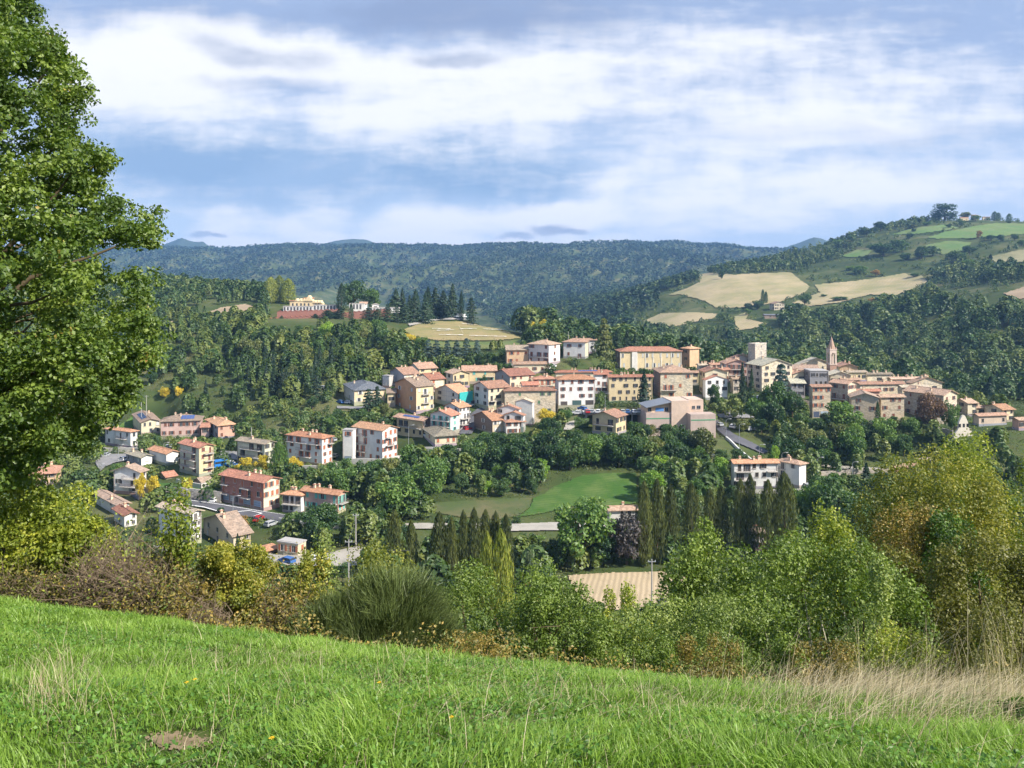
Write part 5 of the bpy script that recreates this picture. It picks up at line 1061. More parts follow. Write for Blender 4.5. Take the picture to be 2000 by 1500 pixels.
# ------------------------------------------------------------ cars, lamps, poles
def carmesh(col):
    """parts of a small hatchback 4 m long, facing +x"""
    k = ('car', col)
    if k in _wm: return _wm[k]
    pr = [(-2.0, .35), (-2.02, .75), (-1.95, .95), (-1.6, 1.42), (.35, 1.46), (1.05, 1.0), (1.85, .85), (2.0, .6), (2.0, .32)]
    b = MB(); n = len(pr); lo = [(x, -.84, z) for x, z in pr]; hi = [(x, .84, z) for x, z in pr]
    for i in (3, 4): lo[i] = (pr[i][0], -.66, pr[i][1]); hi[i] = (pr[i][0], .66, pr[i][1])
    b.add(lo + hi, [tuple(range(n)), tuple(range(2 * n - 1, n - 1, -1))] + [(i, i + n, (i + 1) % n + n, (i + 1) % n) for i in range(n)], 0)
    body = b.mesh('body', [plain('car_paint_%s' % k[1][0], col[1], .25, .6)])
    b = MB(); 
    for s in (-1, 1):
        q = [(-1.72, 1.0), (-1.5, 1.36), (.3, 1.39), (.86, 1.02)]; yy = [.82, .71, .71, .82]
        b.add([(x, s * y, z) for (x, z), y in zip(q, yy)] + [(x, s * (y + .02), z) for (x, z), y in zip(q, yy)], [(0, 1, 2, 3), (7, 6, 5, 4), (0, 4, 5, 1), (1, 5, 6, 2), (2, 6, 7, 3), (3, 7, 4, 0)], 0)
    b.add([(.42, -.62, 1.43), (.42, .62, 1.43), (1.0, .72, 1.06), (1.0, -.72, 1.06), (.45, -.62, 1.47), (.45, .62, 1.47), (1.04, .72, 1.09), (1.04, -.72, 1.09)], [(4, 7, 6, 5), (0, 1, 2, 3), (0, 4, 5, 1), (2, 6, 7, 3)], 0)
    b.add([(-1.68, -.62, 1.38), (-1.68, .62, 1.38), (-1.95, .74, 1.0), (-1.95, -.74, 1.0), (-1.72, -.62, 1.4), (-1.72, .62, 1.4), (-1.99, .74, 1.02), (-1.99, -.74, 1.02)], [(4, 5, 6, 7), (3, 2, 1, 0)], 0)
    glass = b.mesh('windows', [plain('window_glass', (0.035, 0.045, 0.06), 0.15, 0.5)])
    b = MB(); b.tube([(0, -.1, 0), (0, .1, 0)], .31, 12); wheel = b.mesh('wheel', [plain('tyre_rubber', (.02, .02, .02), .9)])
    b = MB(); b.box(1.86, 2.03, -.14, .14, .62, .76); lamp = b.mesh('headlight', [plain('lamp_glass', (.6, .6, .6), .2, .6)])
    _wm[k] = (body, glass, wheel, lamp); return _wm[k]
PAINT = {'white': (.75, .75, .75), 'silver': (.38, .40, .42), 'dark grey': (.05, .055, .06), 'red': (.45, .03, .03), 'blue': (.05, .14, .38), 'black': (.015, .015, .018), 'beige': (.5, .45, .35)}
def car(px, D, colour, label, rz, z=None, name='parked_car', s=1.0):
    x = (px - 1000) / F * D; z = zg(x, D) + .03 if z is None else z
    body, glass, wheel, lamp = carmesh((colour, PAINT[colour])); e = empty(name, (x, D, z), rz); e.scale = (s, s, s)
    link('body', body, e); link('windows', glass, e)
    for a in (-1.25, 1.25):
        for c in (-.78, .78): link('wheel', wheel, e, (a, c, .31))
    for c in (-.6, .6): link('headlight', lamp, e, (0, c, 0))
    tag(e, label, 'car', 'parked cars', px); return e
def props():
    zdeck = (HZ - 807) / F * 306
    for px, c, w in ((1147, 'red', 'left end of the deck'), (1156, 'silver', 'beside the lamp'), (1169, 'white', 'near the wooden frame'), (1180, 'beige', 'near the wooden frame'), (1206, 'red', 'mid deck'), (1216, 'silver', 'mid deck'), (1226, 'blue', 'mid deck'), (1238, 'white', 'near the right end'), (1248, 'silver', 'near the right end'), (1257, 'dark grey', 'at the right end')):
        car(px, 306.5, c, '%s car parked on the concrete deck, %s' % (c, w), R(75 + (px % 7) * 3), zdeck)
    for px, D, c, l in ((664, 345, 'blue', 'blue car in the lay-by by the slate-roofed house'), (677, 345, 'white', 'white car with open look in the lay-by'), (701, 344, 'silver', 'silver car in the lay-by beside the double fir'),
                        (1405, 306, 'silver', 'silver car at the foot of the civic building'), (1432, 303, 'white', 'small white car left of the white van'), (1452, 302, 'blue', 'blue car behind the white van'), (1458, 301, 'white', 'white car right of the white van'),
                        (1364, 322, 'white', 'white car climbing the steep street'), (1363, 330, 'black', 'black car at the bottom of the steep street'), (1481, 338, 'white', 'white car below the stone palace'), (1495, 338, 'white', 'white car in front of the palace gable'),
                        (1127, 312, 'white', 'white car at the turn of the car park'), (1118, 314, 'silver', 'silver car behind the white one at the car park turn'), (1308, 318, 'white', 'white car parked before the pale stone house'),
                        (908, 316, 'white', 'white car lowest in the sloping street'), (911, 322, 'silver', 'silver car on the sloping street'), (917, 328, 'white', 'white car halfway up the sloping street'), (925, 332, 'dark grey', 'dark car halfway up the sloping street'), (934, 336, 'silver', 'silver car near the top of the street'), (950, 338, 'black', 'black car at the top of the street beside the cream gable'), (913, 308, 'red', 'red car in front of the grey-brown gable'),
                        (455, 278, 'blue', 'pale blue car beside the blue bus'), (648, 300, 'silver', 'silver car right of the white balconied house'), (182, 330, 'red', 'red car left of the white villa'), (330, 302, 'silver', 'silver car left end below the pink house'), (341, 302, 'white', 'white car below the dusky pink house'),
                        (1385, 273, 'dark grey', 'dark car hidden by trees near the ramp'), (985, 366, 'blue', 'dark blue car left of the low yellow house'), (1078, 372, 'white', 'white car between the low yellow house and hedge'), (628, 362, 'silver', 'silver car on the track above the balconied house')):
        car(px, D, c, l, R(20 + (px * 37 % 150)))
    for px, D, c, l in ((208, 292, 'silver', 'silver car by the upper road left of the grey-roofed low house'), (240, 288, 'white', 'white car in front of the white villa'), (352, 303, 'dark grey', 'dark car in the row below the dusky pink house'), (366, 304, 'blue', 'blue car at the right of the row below the dusky pink house'), (447, 281, 'white', 'white car between the blue bus and the pale cream block'),
                        (268, 243, 'silver', 'silver car beside the white gabled house'), (420, 232, 'white', 'white car on the grey road left of the brick row house'), (505, 214, 'red', 'red car on the grey road before the blue garages'), (530, 209, 'silver', 'silver car leaving along the grey road'), (560, 180, 'blue', 'blue car in the yard by the cream box building'), (612, 181, 'white', 'white car right of the cream box building'),
                        (655, 292, 'beige', 'beige car under the white flat tower end'), (838, 300, 'white', 'white car between the solar-roofed and turquoise-shuttered houses'), (1113, 320, 'dark grey', 'dark car at the back of the car park bend'), (1137, 316, 'blue', 'blue car under the big white block'), (1282, 318, 'beige', 'beige car left before the pale stone house'), (1600, 312, 'white', 'white car beside the square rubble stone house'), (1575, 250, 'silver', 'silver car on the terrace of the white villa wing')):
        car(px, D, c, l, R(20 + (px * 53 % 150)))
    e = car(1443, 302, 'white', 'white van among cars below the dark firs', R(15), s=1.3); e.name = 'white_van'
    # bus
    D = 276; x = P(430, 0, D)[0]; z = zg(x, D); e = empty('coach_bus', (x, D, z), R(40)); e.scale = (.7, .85, .85); tag(e, 'bright blue coach parked between the yellow and pale cream blocks', 'bus', None, 430)
    b = MB(); b.box(-3.2, 3.2, -1.2, 1.2, .4, 3.1); b.build('body', [plain('bus_paint', (.03, .20, .62), .3, .5)], e)
    b = MB(); b.box(-3.0, 2.9, -1.23, -1.2, 1.7, 2.6); b.box(3.2, 3.23, -1.05, 1.05, 1.4, 2.7); b.build('windows', [plain('window_glass', (0.035, 0.045, 0.06), 0.15, 0.5)], e)
    for a in (-2, 2):
        for c in (-1.1, 1.1): b = MB(); b.tube([(a, c - .12, .45), (a, c + .12, .45)], .45, 12); b.build('wheel', [plain('tyre_rubber', (.02, .02, .02), .9)], e)
    met = plain('galvanised_steel', (.40, .42, .44), .5, .5, .3); wood = plain('pole_concrete', (.42, .40, .37), .9)
    def lamp(px, ytop, D, label):
        x = P(px, 0, D)[0]; z = zg(x, D); h = max(3.5, (HZ - ytop) / F * D - z); e = empty('street_lamp', (x, D, z)); tag(e, label, 'street lamp', 'street lamps', px)
        b = MB(); b.tube([(0, 0, -.3), (0, 0, h - .6), (.25, 0, h - .15), (.9, 0, h), (1.6, 0, h)], [.09, .06, .05, .045, .04], 6); b.build('pole', [met], e)
        b = MB(); b.box(1.3, 2.0, -.14, .14, h - .06, h + .08); b.build('lamp_head', [plain('lamp_glass', (.6, .6, .6), .2, .6)], e)
    for a in ((231, 868, 285, 'street lamp in front of the white villa'), (320, 864, 290, 'street lamp above the long white building'), (192, 905, 262, 'curved street lamp at the end of the upper road'), (354, 958, 232, 'street lamp on the retaining wall by the road'), (455, 968, 214, 'street lamp with double head before the brick row house'),
              (1263, 768, 318, 'tall street lamp beside the dark town fir'), (1182, 768, 316, 'street lamp among the wooden frame by the deck'), (1418, 818, 290, 'street lamp left along the upper ramp'), (1444, 828, 280, 'street lamp halfway down the ramp'), (1483, 868, 262, 'street lamp at the ramp foot'), (1527, 884, 258, 'street lamp right behind the villa roof'), (1597, 893, 262, 'street lamp above the lane right of the villa'), (1665, 902, 262, 'street lamp at the middle of the lane'), (798, 830, 283, 'thin lamp post before the solar-roofed house')): lamp(*a)
    def pole(px, ytop, D, label, arms=True):
        x = P(px, 0, D)[0]; z = zg(x, D); h = max(4, (HZ - ytop) / F * D - z); e = empty('utility_pole', (x, D, z)); tag(e, label, 'utility pole', 'utility poles', px)
        b = MB(); b.tube([(0, 0, -.5), (0, 0, h)], [.17, .10], 8); b.build('post', [wood], e)
        if arms:
            b = MB(); b.box(-.7, .7, -.06, .06, h - .5, h - .38); b.build('crossarm', [met], e)
            for q in (-.6, .6): b = MB(); b.tube([(q, 0, h - .38), (q, 0, h - .15)], .05, 5); b.build('insulator', [plain('porcelain', (.7, .7, .68), .3)], e)
        return np.array([x, D, z + h])
    a = pole(681, 1054, 150, 'tall grey utility pole standing in the yard by the front bushes'); b_ = pole(695, 1003, 190, 'utility pole half hidden in the dark trees'); pole(1273, 1092, 138, 'white concrete pole at the edge of the ploughed field')
    c = pole(286, 772, 345, 'bare pole above the upper cream house'); pole(276, 786, 345, 'shorter pole left of the bare pole', False); pole(491, 834, 300, 'pole behind the pale cream block', False); pole(1110, 648, 400, 'thin pole behind the cream villa', False); pole(662, 740, 372, 'thin pole in the bushes left of the slate-roofed house', False); pole(1405, 590, 560, 'x', False) if 0 else None
    for p, q, l in ((a, b_, 'sagging cable between the yard pole and the tree pole'), (a + [0, 0, 0], np.array([P(800, 0, 150)[0], 150, a[2] - 2]), 'cable running right from the yard pole'), (c, P(205, 842, 330), 'cable from the bare pole down to the left')):
        mb = MB(); mb.tube([p * (1 - t) + q * t - np.array([0, 0, 3.0 * t * (1 - t)]) for t in np.linspace(0, 1, 10)], .035, 4); o = mb.build('power_cable', [plain('cable_black', (.12, .12, .12))]); tag(o, l, 'cable', 'power cables', 600)
    # walls and hedges on the ground
    def strip_wall(name, cat, pts, hh, mat, label, th=.5, D=None):
        P_ = [np.array([P(px, 0, d)[0], d]) for px, d in pts]; b = MB()
        for p, q in zip(P_[:-1], P_[1:]):
            n = max(1, int(np.linalg.norm(q - p) / 3)); 
            for i in range(n):
                a = p + (q - p) * i / n; c = p + (q - p) * (i + 1) / n; nn = np.array([-(c - a)[1], (c - a)[0]]); nn /= np.linalg.norm(nn); nn *= th / 2; za, zc = zg(*a), zg(*c)
                v = [(*(a - nn), za - 1), (*(c - nn), zc - 1), (*(c + nn), zc - 1), (*(a + nn), za - 1), (*(a - nn), za + hh), (*(c - nn), zc + hh), (*(c + nn), zc + hh), (*(a + nn), za + hh)]
                fs = [(4, 5, 6, 7), (0, 1, 5, 4), (2, 3, 7, 6)]
                if i == 0 and p is P_[0]: fs.append((3, 0, 4, 7))
                if i == n - 1 and q is P_[-1]: fs.append((1, 2, 6, 5))
                b.add(v, fs)
        o = b.build(name, [mat]); tag(o, label, cat, None, pts[0][0]); return o
    strip_wall('retaining_wall', 'wall', [(266, 238), (330, 237), (432, 231)], 3.2, plaster((.45, .42, .38), 'stone'), 'long weathered retaining wall above the grey road, ending at the brick row')
    strip_wall('guard_wall', 'wall', [(1434, 305), (1480, 302)], .9, plain('pale_concrete', (.62, .61, .58), .9), 'low white wall under the parked white van')
    strip_wall('kerb_wall', 'wall', [(1418, 291), (1440, 282), (1470, 272), (1500, 264)], 1.0, plain('pale_concrete', (.62, .61, .58), .9), 'pale guard wall down the right side of the ramp')
    strip_wall('retaining_wall', 'wall', [(1600, 262), (1680, 264), (1748, 266)], 1.5, plaster((.38, .34, .30), 'stone'), 'dark stone wall along the lane to the roadside building')
    cw = plaster((.58, .55, .50))
    for pts, hh, l in (([(200, 302), (262, 300), (300, 298)], 1.4, 'low garden wall in front of the white villa'), ([(345, 256), (392, 250), (425, 256)], 1.6, 'garden wall at the foot of the tall yellow block'), ([(455, 270), (520, 264), (548, 268)], 1.5, 'garden wall below the pale cream block'), ([(556, 270), (640, 266), (662, 272)], 1.8, 'retaining wall under the white balconied house'), ([(665, 276), (750, 272), (782, 280)], 2.0, 'retaining wall under the white block with flat end'), ([(545, 212), (600, 208), (690, 206)], 1.2, 'low roadside wall before the long pink house'), ([(300, 186), (380, 183), (400, 184)], 1.3, 'wall at the foot of the tall white block'), ([(822, 281), (900, 278)], 2.2, 'pale wall under the low brown-roofed white house'), ([(1095, 319), (1160, 319)], 1.6, 'wall before the big white block'), ([(1430, 246), (1590, 244)], 1.2, 'white terrace wall below the large villa'), ([(1535, 333), (1585, 330)], 3.5, 'grey old-town retaining wall left of the rubble stone house'), ([(1655, 309), (1770, 311), (1850, 312)], 2.2, 'old stone town wall under the gabled rubble houses')):
        strip_wall('garden_wall', 'wall', pts, hh, cw if 'stone' not in l else plaster((.42, .37, .31), 'stone'), l, .4)
    for pts, hh, l in (([(1187, 322), (1260, 322)], 2.6, 'clipped dark hedge behind the parking deck'), ([(1067, 366), (1100, 366)], 1.8, 'clipped hedge right of the low yellow house'), ([(1122, 300), (1150, 304)], 3.5, 'dark hedge above the car park ramp'), ([(1545, 222), (1580, 222)], 1.5, 'x')):
        if l == 'x': continue
        P_ = [np.array([P(px, 0, d)[0], d]) for px, d in pts]; rng = RS(int(pts[0][0])); n = 2600; t = rng.rand(n)[:, None]; q = P_[0] * (1 - t) + P_[1] * t; zz = ZG(q[:, 0], q[:, 1]); s = rng.uniform(-1, 1, (n, 2)); s /= np.abs(s).max(1, keepdims=True)
        c = np.stack([q[:, 0] + rng.normal(0, .05, n), q[:, 1] + s[:, 0] * .8, zz + hh / 2 + s[:, 1] * hh / 2], 1); V, Fc = leafquads(c, np.stack([np.zeros(n), s[:, 0], s[:, 1]], 1), .4, rng, .5); o = link('clipped_hedge', mk('hedge', V, Fc, [FO['dark']], rng.rand(n))); tag(o, l, 'hedge', None, pts[0][0])
    # white tiled terrace and trench lines on the stubble
    mt = plain('white_gravel', (.68, .64, .56), .95)
    for i, (x0, y0, x1, y1) in enumerate(((843, 644, 880, 645), (852, 648, 887, 647), (898, 645, 932, 644), (942, 645, 985, 647), (856, 656, 905, 657), (915, 658, 990, 660), (900, 634, 932, 637), (842, 640, 852, 657), (896, 637, 905, 655), (935, 634, 955, 657), (978, 640, 1004, 661))):
        drape('gravel_line', [(x0, y0 - .6), (x1, y1 - .6), (x1 + .8, y1 + .6), (x0 + .8, y0 + .6)] if abs(x1 - x0) > abs(y1 - y0) else [(x0 - .6, y0), (x0 + .8, y0), (x1 + .8, y1), (x1 - .6, y1)], (480, 620), mt, 1.0, .5, 0)

# ------------------------------------------------------------ materials of the ground
def ground_mats():
    m, nt, N, L = nt_new('ground'); p = geo_pos(nt); sep = N.new('ShaderNodeSeparateXYZ'); L.new(p, sep.inputs[0])
    n1 = noise(nt, .02, 6, p, .6); n2 = noise(nt, .15, 5, p, .6); n3 = noise(nt, 2.5, 4, p, .6)
    c = ramp(nt, [(.3, (.028, .052, .016)), (.5, (.065, .092, .028)), (.7, (.16, .155, .07))]); L.new(n1, c.inputs[0])
    c2 = mixc(nt, ramp1(nt, n2, .45, .7, .6), c.outputs[0], (.09, .085, .04)); 
    near = ramp(nt, [(.35, (.030, .045, .012)), (.6, (.07, .10, .022)), (.8, (.20, .15, .08))]); L.new(n3, near.inputs[0])
    f = ramp1(nt, sep.outputs[1], 18, 60); c3 = mixc(nt, f, near.outputs[0], c2); g = {}
    g['ground'] = finish(m, nt, c3, .95, .1)
    def fm(name, a, b, sc, stripes=None):
        m, nt, N, L = nt_new(name); p = geo_pos(nt); n1 = noise(nt, sc, 5, p, .6); n2 = noise(nt, sc * 9, 4, p, .65); c = mixc(nt, ramp1(nt, n1, .35, .68), a, b); c = mixc(nt, ramp1(nt, n2, .45, .75, .45), c, tuple(x * .72 for x in a))
        if stripes:
            mp = N.new('ShaderNodeMapping'); mp.inputs['Rotation'].default_value = (0, 0, R(stripes[0])); L.new(p, mp.inputs[0]); w = N.new('ShaderNodeTexWave'); w.inputs['Scale'].default_value = stripes[1]; w.inputs['Distortion'].default_value = 1.2; L.new(mp.outputs[0], w.inputs[0]); c = mixc(nt, math_(nt, 'MULTIPLY', w.outputs['Fac'], stripes[2]), c, tuple(x * .55 for x in a))
        return finish(m, nt, c, .95, .1)
    g['dry'] = fm('dry_field', (.42, .34, .20), (.27, .26, .12), .02, (35, .07, .2)); g['olive_dry'] = fm('olive_field', (.30, .27, .15), (.20, .20, .10), .02)
    g['bare_earth'] = fm('bare_earth', (.30, .22, .13), (.17, .13, .07), 6.0); g['soil'] = fm('bare_soil', (.38, .29, .19), (.30, .23, .15), .05); g['dry_stubble'] = fm('stubble', (.33, .26, .13), (.22, .22, .085), .06, (80, .25, .25)); g['pale_green'] = fm('pale_green_field', (.12, .20, .06), (.17, .21, .08), .02)
    g['bank_green'] = fm('green_bank', (.10, .15, .05), (.17, .18, .07), .05); g['meadow_green'] = fm('meadow_grass', (.055, .125, .025), (.12, .17, .05), .09, (70, .16, .22)); g['rough_green'] = fm('rough_grass', (.08, .11, .04), (.14, .13, .065), .08)
    g['ploughed'] = fm('ploughed_soil', (.52, .41, .27), (.46, .37, .24), .08, (12, .28, .6)); g['asphalt'] = fm('asphalt', (.13, .13, .145), (.10, .10, .11), .2); g['asphalt_pale'] = fm('worn_asphalt', (.26, .25, .25), (.20, .20, .20), .2); g['gravel_pale'] = fm('pale_gravel', (.40, .37, .32), (.32, .30, .26), .3)
    return g
def world():
    w = bpy.data.worlds.new('World'); SC.world = w; w.use_nodes = True; nt = w.node_tree; nt.nodes.clear(); N = nt.nodes; L = nt.links
    sky = N.new('ShaderNodeTexSky'); sky.sky_type = 'NISHITA'; sky.sun_disc = False; sky.sun_elevation = SUN_EL; sky.sun_rotation = SUN_ROT; sky.altitude = 500; sky.air_density = 1.2; sky.dust_density = .8
    tc = N.new('ShaderNodeTexCoord'); sp = N.new('ShaderNodeSeparateXYZ'); L.new(tc.outputs['Generated'], sp.inputs[0])
    y = math_(nt, 'MAXIMUM', math_(nt, 'ABSOLUTE', sp.outputs[1]), .25); u = math_(nt, 'DIVIDE', sp.outputs[0], y); v = math_(nt, 'DIVIDE', sp.outputs[2], y)
    X = math_(nt, 'MULTIPLY_ADD', u, 15.7, 10.0); Y = math_(nt, 'MULTIPLY_ADD', v, -15.7, 5.6)      # hundreds of pixels of bearing and height
    cb = N.new('ShaderNodeCombineXYZ'); L.new(X, cb.inputs[0]); L.new(Y, cb.inputs[1]); L.new(math_(nt, 'MULTIPLY', math_(nt, 'SIGN', sp.outputs[1]), 3.0), cb.inputs[2]); base = cb.outputs[0]
    nz = N.new('ShaderNodeTexNoise'); nz.inputs['Scale'].default_value = .42; nz.inputs['Detail'].default_value = 5; L.new(base, nz.inputs['Vector'])
    off = N.new('ShaderNodeVectorMath'); off.operation = 'MULTIPLY_ADD'; L.new(nz.outputs['Color'], off.inputs[0]); off.inputs[1].default_value = (2.6, 1.1, 0); L.new(base, off.inputs[2])
    sub = N.new('ShaderNodeVectorMath'); sub.operation = 'SUBTRACT'; L.new(off.outputs[0], sub.inputs[0]); sub.inputs[1].default_value = (1.3, .55, 0); q = sub.outputs[0]
    def blob(cx, cy, rx, ry, amt, rot=0):
        mp = N.new('ShaderNodeMapping'); mp.vector_type = 'TEXTURE'; mp.inputs['Location'].default_value = (cx, cy, 3); mp.inputs['Rotation'].default_value = (0, 0, R(rot)); mp.inputs['Scale'].default_value = (rx, ry, 3); L.new(q, mp.inputs[0])
        g = N.new('ShaderNodeTexGradient'); g.gradient_type = 'SPHERICAL'; L.new(mp.outputs[0], g.inputs[0]); return math_(nt, 'MULTIPLY', ramp1(nt, g.outputs['Fac'], 0, .75), amt)
    def total(lst):
        t = None
        for b in lst: s = blob(*b); t = s if t is None else math_(nt, 'ADD', t, s)
        return t
    def stretchnoise(sx, sy, sc, rot=0, det=6):
        mp = N.new('ShaderNodeMapping'); mp.inputs['Scale'].default_value = (sx, sy, 1); mp.inputs['Rotation'].default_value = (0, 0, R(rot)); L.new(base, mp.inputs[0]); return noise(nt, sc, det, mp.outputs[0], .55, .3)
    st = stretchnoise(.20, 1.3, 1.3, 5, 9); soft = stretchnoise(.5, .9, .55, 0, 4); puff = stretchnoise(.7, 1.1, 1.5, 0, 9)
    white = total([(2.6, 1.35, 3.6, 1.35, .95), (5.6, .95, 3.6, .8, .85, 8), (9.2, 1.9, 4.2, 1.7, .75, -8), (5.0, 2.3, 4.8, .8, .35), (16.0, 1.6, 6.5, 1.5, .45), (14.8, 2.7, 6.0, 1.1, .40, -6), (15.4, 3.6, 4.8, .6, .55, -3), (13.2, 4.15, 6.0, .55, .5), (18.6, 3.5, 3.6, 1.0, .4),
                   (4.4, 4.30, 1.7, .55, .75), (6.1, 4.30, 1.0, .6, .6), (8.2, 4.35, 1.6, .55, .75), (10.6, 4.2, 2.0, .5, .6), (8.0, 4.72, 9, .30, .8), (12.0, .9, 3, .9, .25), (11.5, 3.7, 2.4, .5, .3, -25)])
    white = math_(nt, 'ADD', white, math_(nt, 'MULTIPLY', math_(nt, 'SUBTRACT', st, .5), 1.25)); white = math_(nt, 'ADD', white, math_(nt, 'MULTIPLY', math_(nt, 'SUBTRACT', puff, .5), .55)); wisp = math_(nt, 'SUBTRACT', stretchnoise(.45, 1.6, 2.6, 8, 10), .5); wisp2 = math_(nt, 'SUBTRACT', stretchnoise(1.3, .5, 1.8, 12, 8), .5)
    white = math_(nt, 'ADD', white, math_(nt, 'MULTIPLY', wisp, .8)); white = math_(nt, 'ADD', white, math_(nt, 'MULTIPLY', wisp2, .45)); white = ramp1(nt, math_(nt, 'ADD', white, .10, clamp=True), .0, 1.0)
    dark = total([(9.5, .1, 4.6, 1.0, .85, 3), (4.9, 1.0, 2.4, .38, .6, 6), (9.3, 1.18, 1.3, .28, .75), (5.0, 1.6, 2.6, .28, .4), (3.7, 4.48, .6, .12, .8), (4.2, 4.5, .35, .08, .7), (10.5, 4.38, .75, .18, .9), (11.2, 4.45, .6, .12, .8), (9.8, 4.53, .55, .12, .8), (6.0, .25, 4.5, .5, .4), (2.0, .35, 3, .5, .35), (17.0, 2.55, 5, .35, .3), (17.0, .5, 4, .4, .25)])
    dark = math_(nt, 'ADD', dark, math_(nt, 'MULTIPLY', math_(nt, 'SUBTRACT', puff, .5), .7)); dark = ramp1(nt, math_(nt, 'ADD', dark, math_(nt, 'MULTIPLY', wisp, .5), clamp=True), .0, 1.15)
    bg = mixc(nt, .80, mixc(nt, 1.0, sky.outputs[0], (.11, .11, .11), 'MULTIPLY'), mixc(nt, ramp1(nt, Y, .5, 5.2), (.40, .51, .76), (.60, .74, .98)))
    deep = total([(5.2, 3.3, 5.6, 1.2, .75), (9.6, 3.3, 2.8, 1.0, .8), (3.0, 3.0, 3, 1, .4)])
    bg = mixc(nt, deep, bg, (.30, .45, .68))
    c = mixc(nt, white, bg, (.95, .96, 1.0)); hot = total([(2.4, 1.3, 2.8, .8, .8), (5.6, 1.0, 2.6, .4, .5), (9.2, 1.6, 2.4, .9, .3)]); c = mixc(nt, math_(nt, 'MULTIPLY', hot, puff, clamp=True), c, (1.0, 1.0, 1.0))
    c = mixc(nt, math_(nt, 'MULTIPLY', dark, .78), c, (.27, .35, .54))
    back = N.new('ShaderNodeBackground'); back.inputs['Strength'].default_value = .66; L.new(c, back.inputs[0]); o = N.new('ShaderNodeOutputWorld'); L.new(back.outputs[0], o.inputs[0])
    try: w.cycles.sampling_method = 'MANUAL'; w.cycles.sample_map_resolution = 512
    except Exception: pass

SUN_EL = R(40); SUN_AZ = R(120)       # azimuth measured clockwise from the view direction (+y)
SUN_ROT = SUN_AZ
def main():
    global SKY, SKD, NOTREE_NEAR
    town(); special(); freeze(); build_grid()
    g = ground_mats(); fmats()
    n, m_ = GX.shape; I = np.arange(n * m_).reshape(n, m_); f = np.stack([I[:-1, :-1].ravel(), I[:-1, 1:].ravel(), I[1:, 1:].ravel(), I[1:, :-1].ravel()], 1)
    struct(link('ground', mk('ground', np.stack([GX, GY, GZ], -1).reshape(-1, 3), f, [g['ground']], smooth=True)))
    for nm, poly, dr, mt in FIELDS: drape(nm, poly, dr, g[mt], .0006 * dr[1] + .06)
    for nm, poly, dr, mt in ROADS: drape(nm, poly, dr, g[mt], .0012 * dr[1] + (.10 if dr[1] > 10 else -.002), 1.5, .3 if dr[1] > 10 else 14)
    wl = plain('road_paint', (.75, .75, .74), .8)
    for poly in ([(330, 974), (425, 987), (480, 996.5), (560, 1009), (560, 1010), (480, 998), (425, 988.6), (330, 975.5)], [(458, 1003), (486, 1000), (515, 1006), (497, 1012), (492, 1012), (508, 1006.5), (486, 1001.6), (460, 1004.4)], [(300, 979), (400, 993), (450, 1008), (448, 1009.5), (398, 995), (300, 980.6)]): drape('road_marking', poly, (190, 280), wl, .55, .7, 0)
    # far mountains, each a ridge with its own shape
    mm, nt, N, L = nt_new('mountain'); nn = noise(nt, .004, 5, geo_pos(nt)); finish(mm, nt, mixc(nt, nn, (.03, .055, .03), (.09, .11, .06)), 1, 0)
    for pts, D in (([(255, 500), (280, 492), (305, 483), (330, 474), (350, 466), (356, 465), (372, 471), (388, 473), (396, 471), (405, 478), (430, 490), (460, 502)], 5700), ([(590, 492), (640, 474), (670, 468), (690, 466.5), (715, 468), (740, 478), (780, 492)], 5950), ([(1330, 500), (1375, 486), (1395, 481), (1415, 480), (1438, 485), (1450, 492), (1500, 505)], 5250), ([(1460, 506), (1510, 492), (1540, 481), (1562, 474), (1580, 467), (1590, 464), (1605, 466), (1625, 474), (1660, 492), (1700, 508)], 5150)):
        xs = np.linspace(pts[0][0], pts[-1][0], 90); ys = np.interp(xs, [p[0] for p in pts], [p[1] for p in pts]) + .8 * fbm(xs / 9, xs * 0 + D, 4); rows = 14; V = []
        for j in range(2 * rows + 1):
            t = (j - rows) / rows; d = D + t * D * .045; X = (xs - 1000) / F * D; ztop = (HZ - ys) / F * D; zz = -10 + (ztop + 10) * (1 - abs(t) ** 1.2) + (1 - abs(t)) * abs(t) * 90 * fbm(X / 500, np.full_like(X, d / 900.), 5); V.append(np.stack([X, np.full_like(X, d), zz], 1))
        V = np.concatenate(V); nc = len(xs); I = np.arange(len(V)).reshape(-1, nc); struct(link('mountain', mk('mountain', V, np.stack([I[:-1, :-1].ravel(), I[:-1, 1:].ravel(), I[1:, 1:].ravel(), I[1:, :-1].ravel()], 1), [mm], smooth=True)))
    # highest sight line of the ground nearer than a given depth
    SKD = np.geomspace(90, 6000, 200); pc = np.arange(-200, 2301, 20.0); X = (pc[None, :] - 1000) / F * SKD[:, None]; zz = ZG(X, np.repeat(SKD[:, None], len(pc), 1)); SKY = np.minimum.accumulate(HZ - zz / SKD[:, None] * F, 0)
    NOTREE_NEAR = [f[1] for f in FIELDS] + [r[1] for r in ROADS]
    PROT.extend([(1135, 1243, 930, 988, 262), (1062, 1140, 955, 1000, 240), (850, 1010, 982, 1010, 225), (270, 545, 962, 1012, 222), (1000, 1100, 1022, 1042, 205), (820, 845, 1022, 1042, 205), (1115, 1300, 1122, 1175, 170), (1400, 1500, 822, 886, 290), (900, 960, 792, 848, 320), (1106, 1168, 800, 842, 305), (1144, 1260, 798, 812, 306), (1400, 1480, 803, 820, 303), (215, 262, 812, 842, 320), (800, 1020, 628, 666, 540), (198, 262, 886, 905, 280), (1600, 1750, 908, 922, 262), (540, 690, 1080, 1100, 175), (655, 715, 782, 800, 345), (1340, 1376, 750, 781, 335)])
    vegetation(); props(); near_plants(); finalize(g)
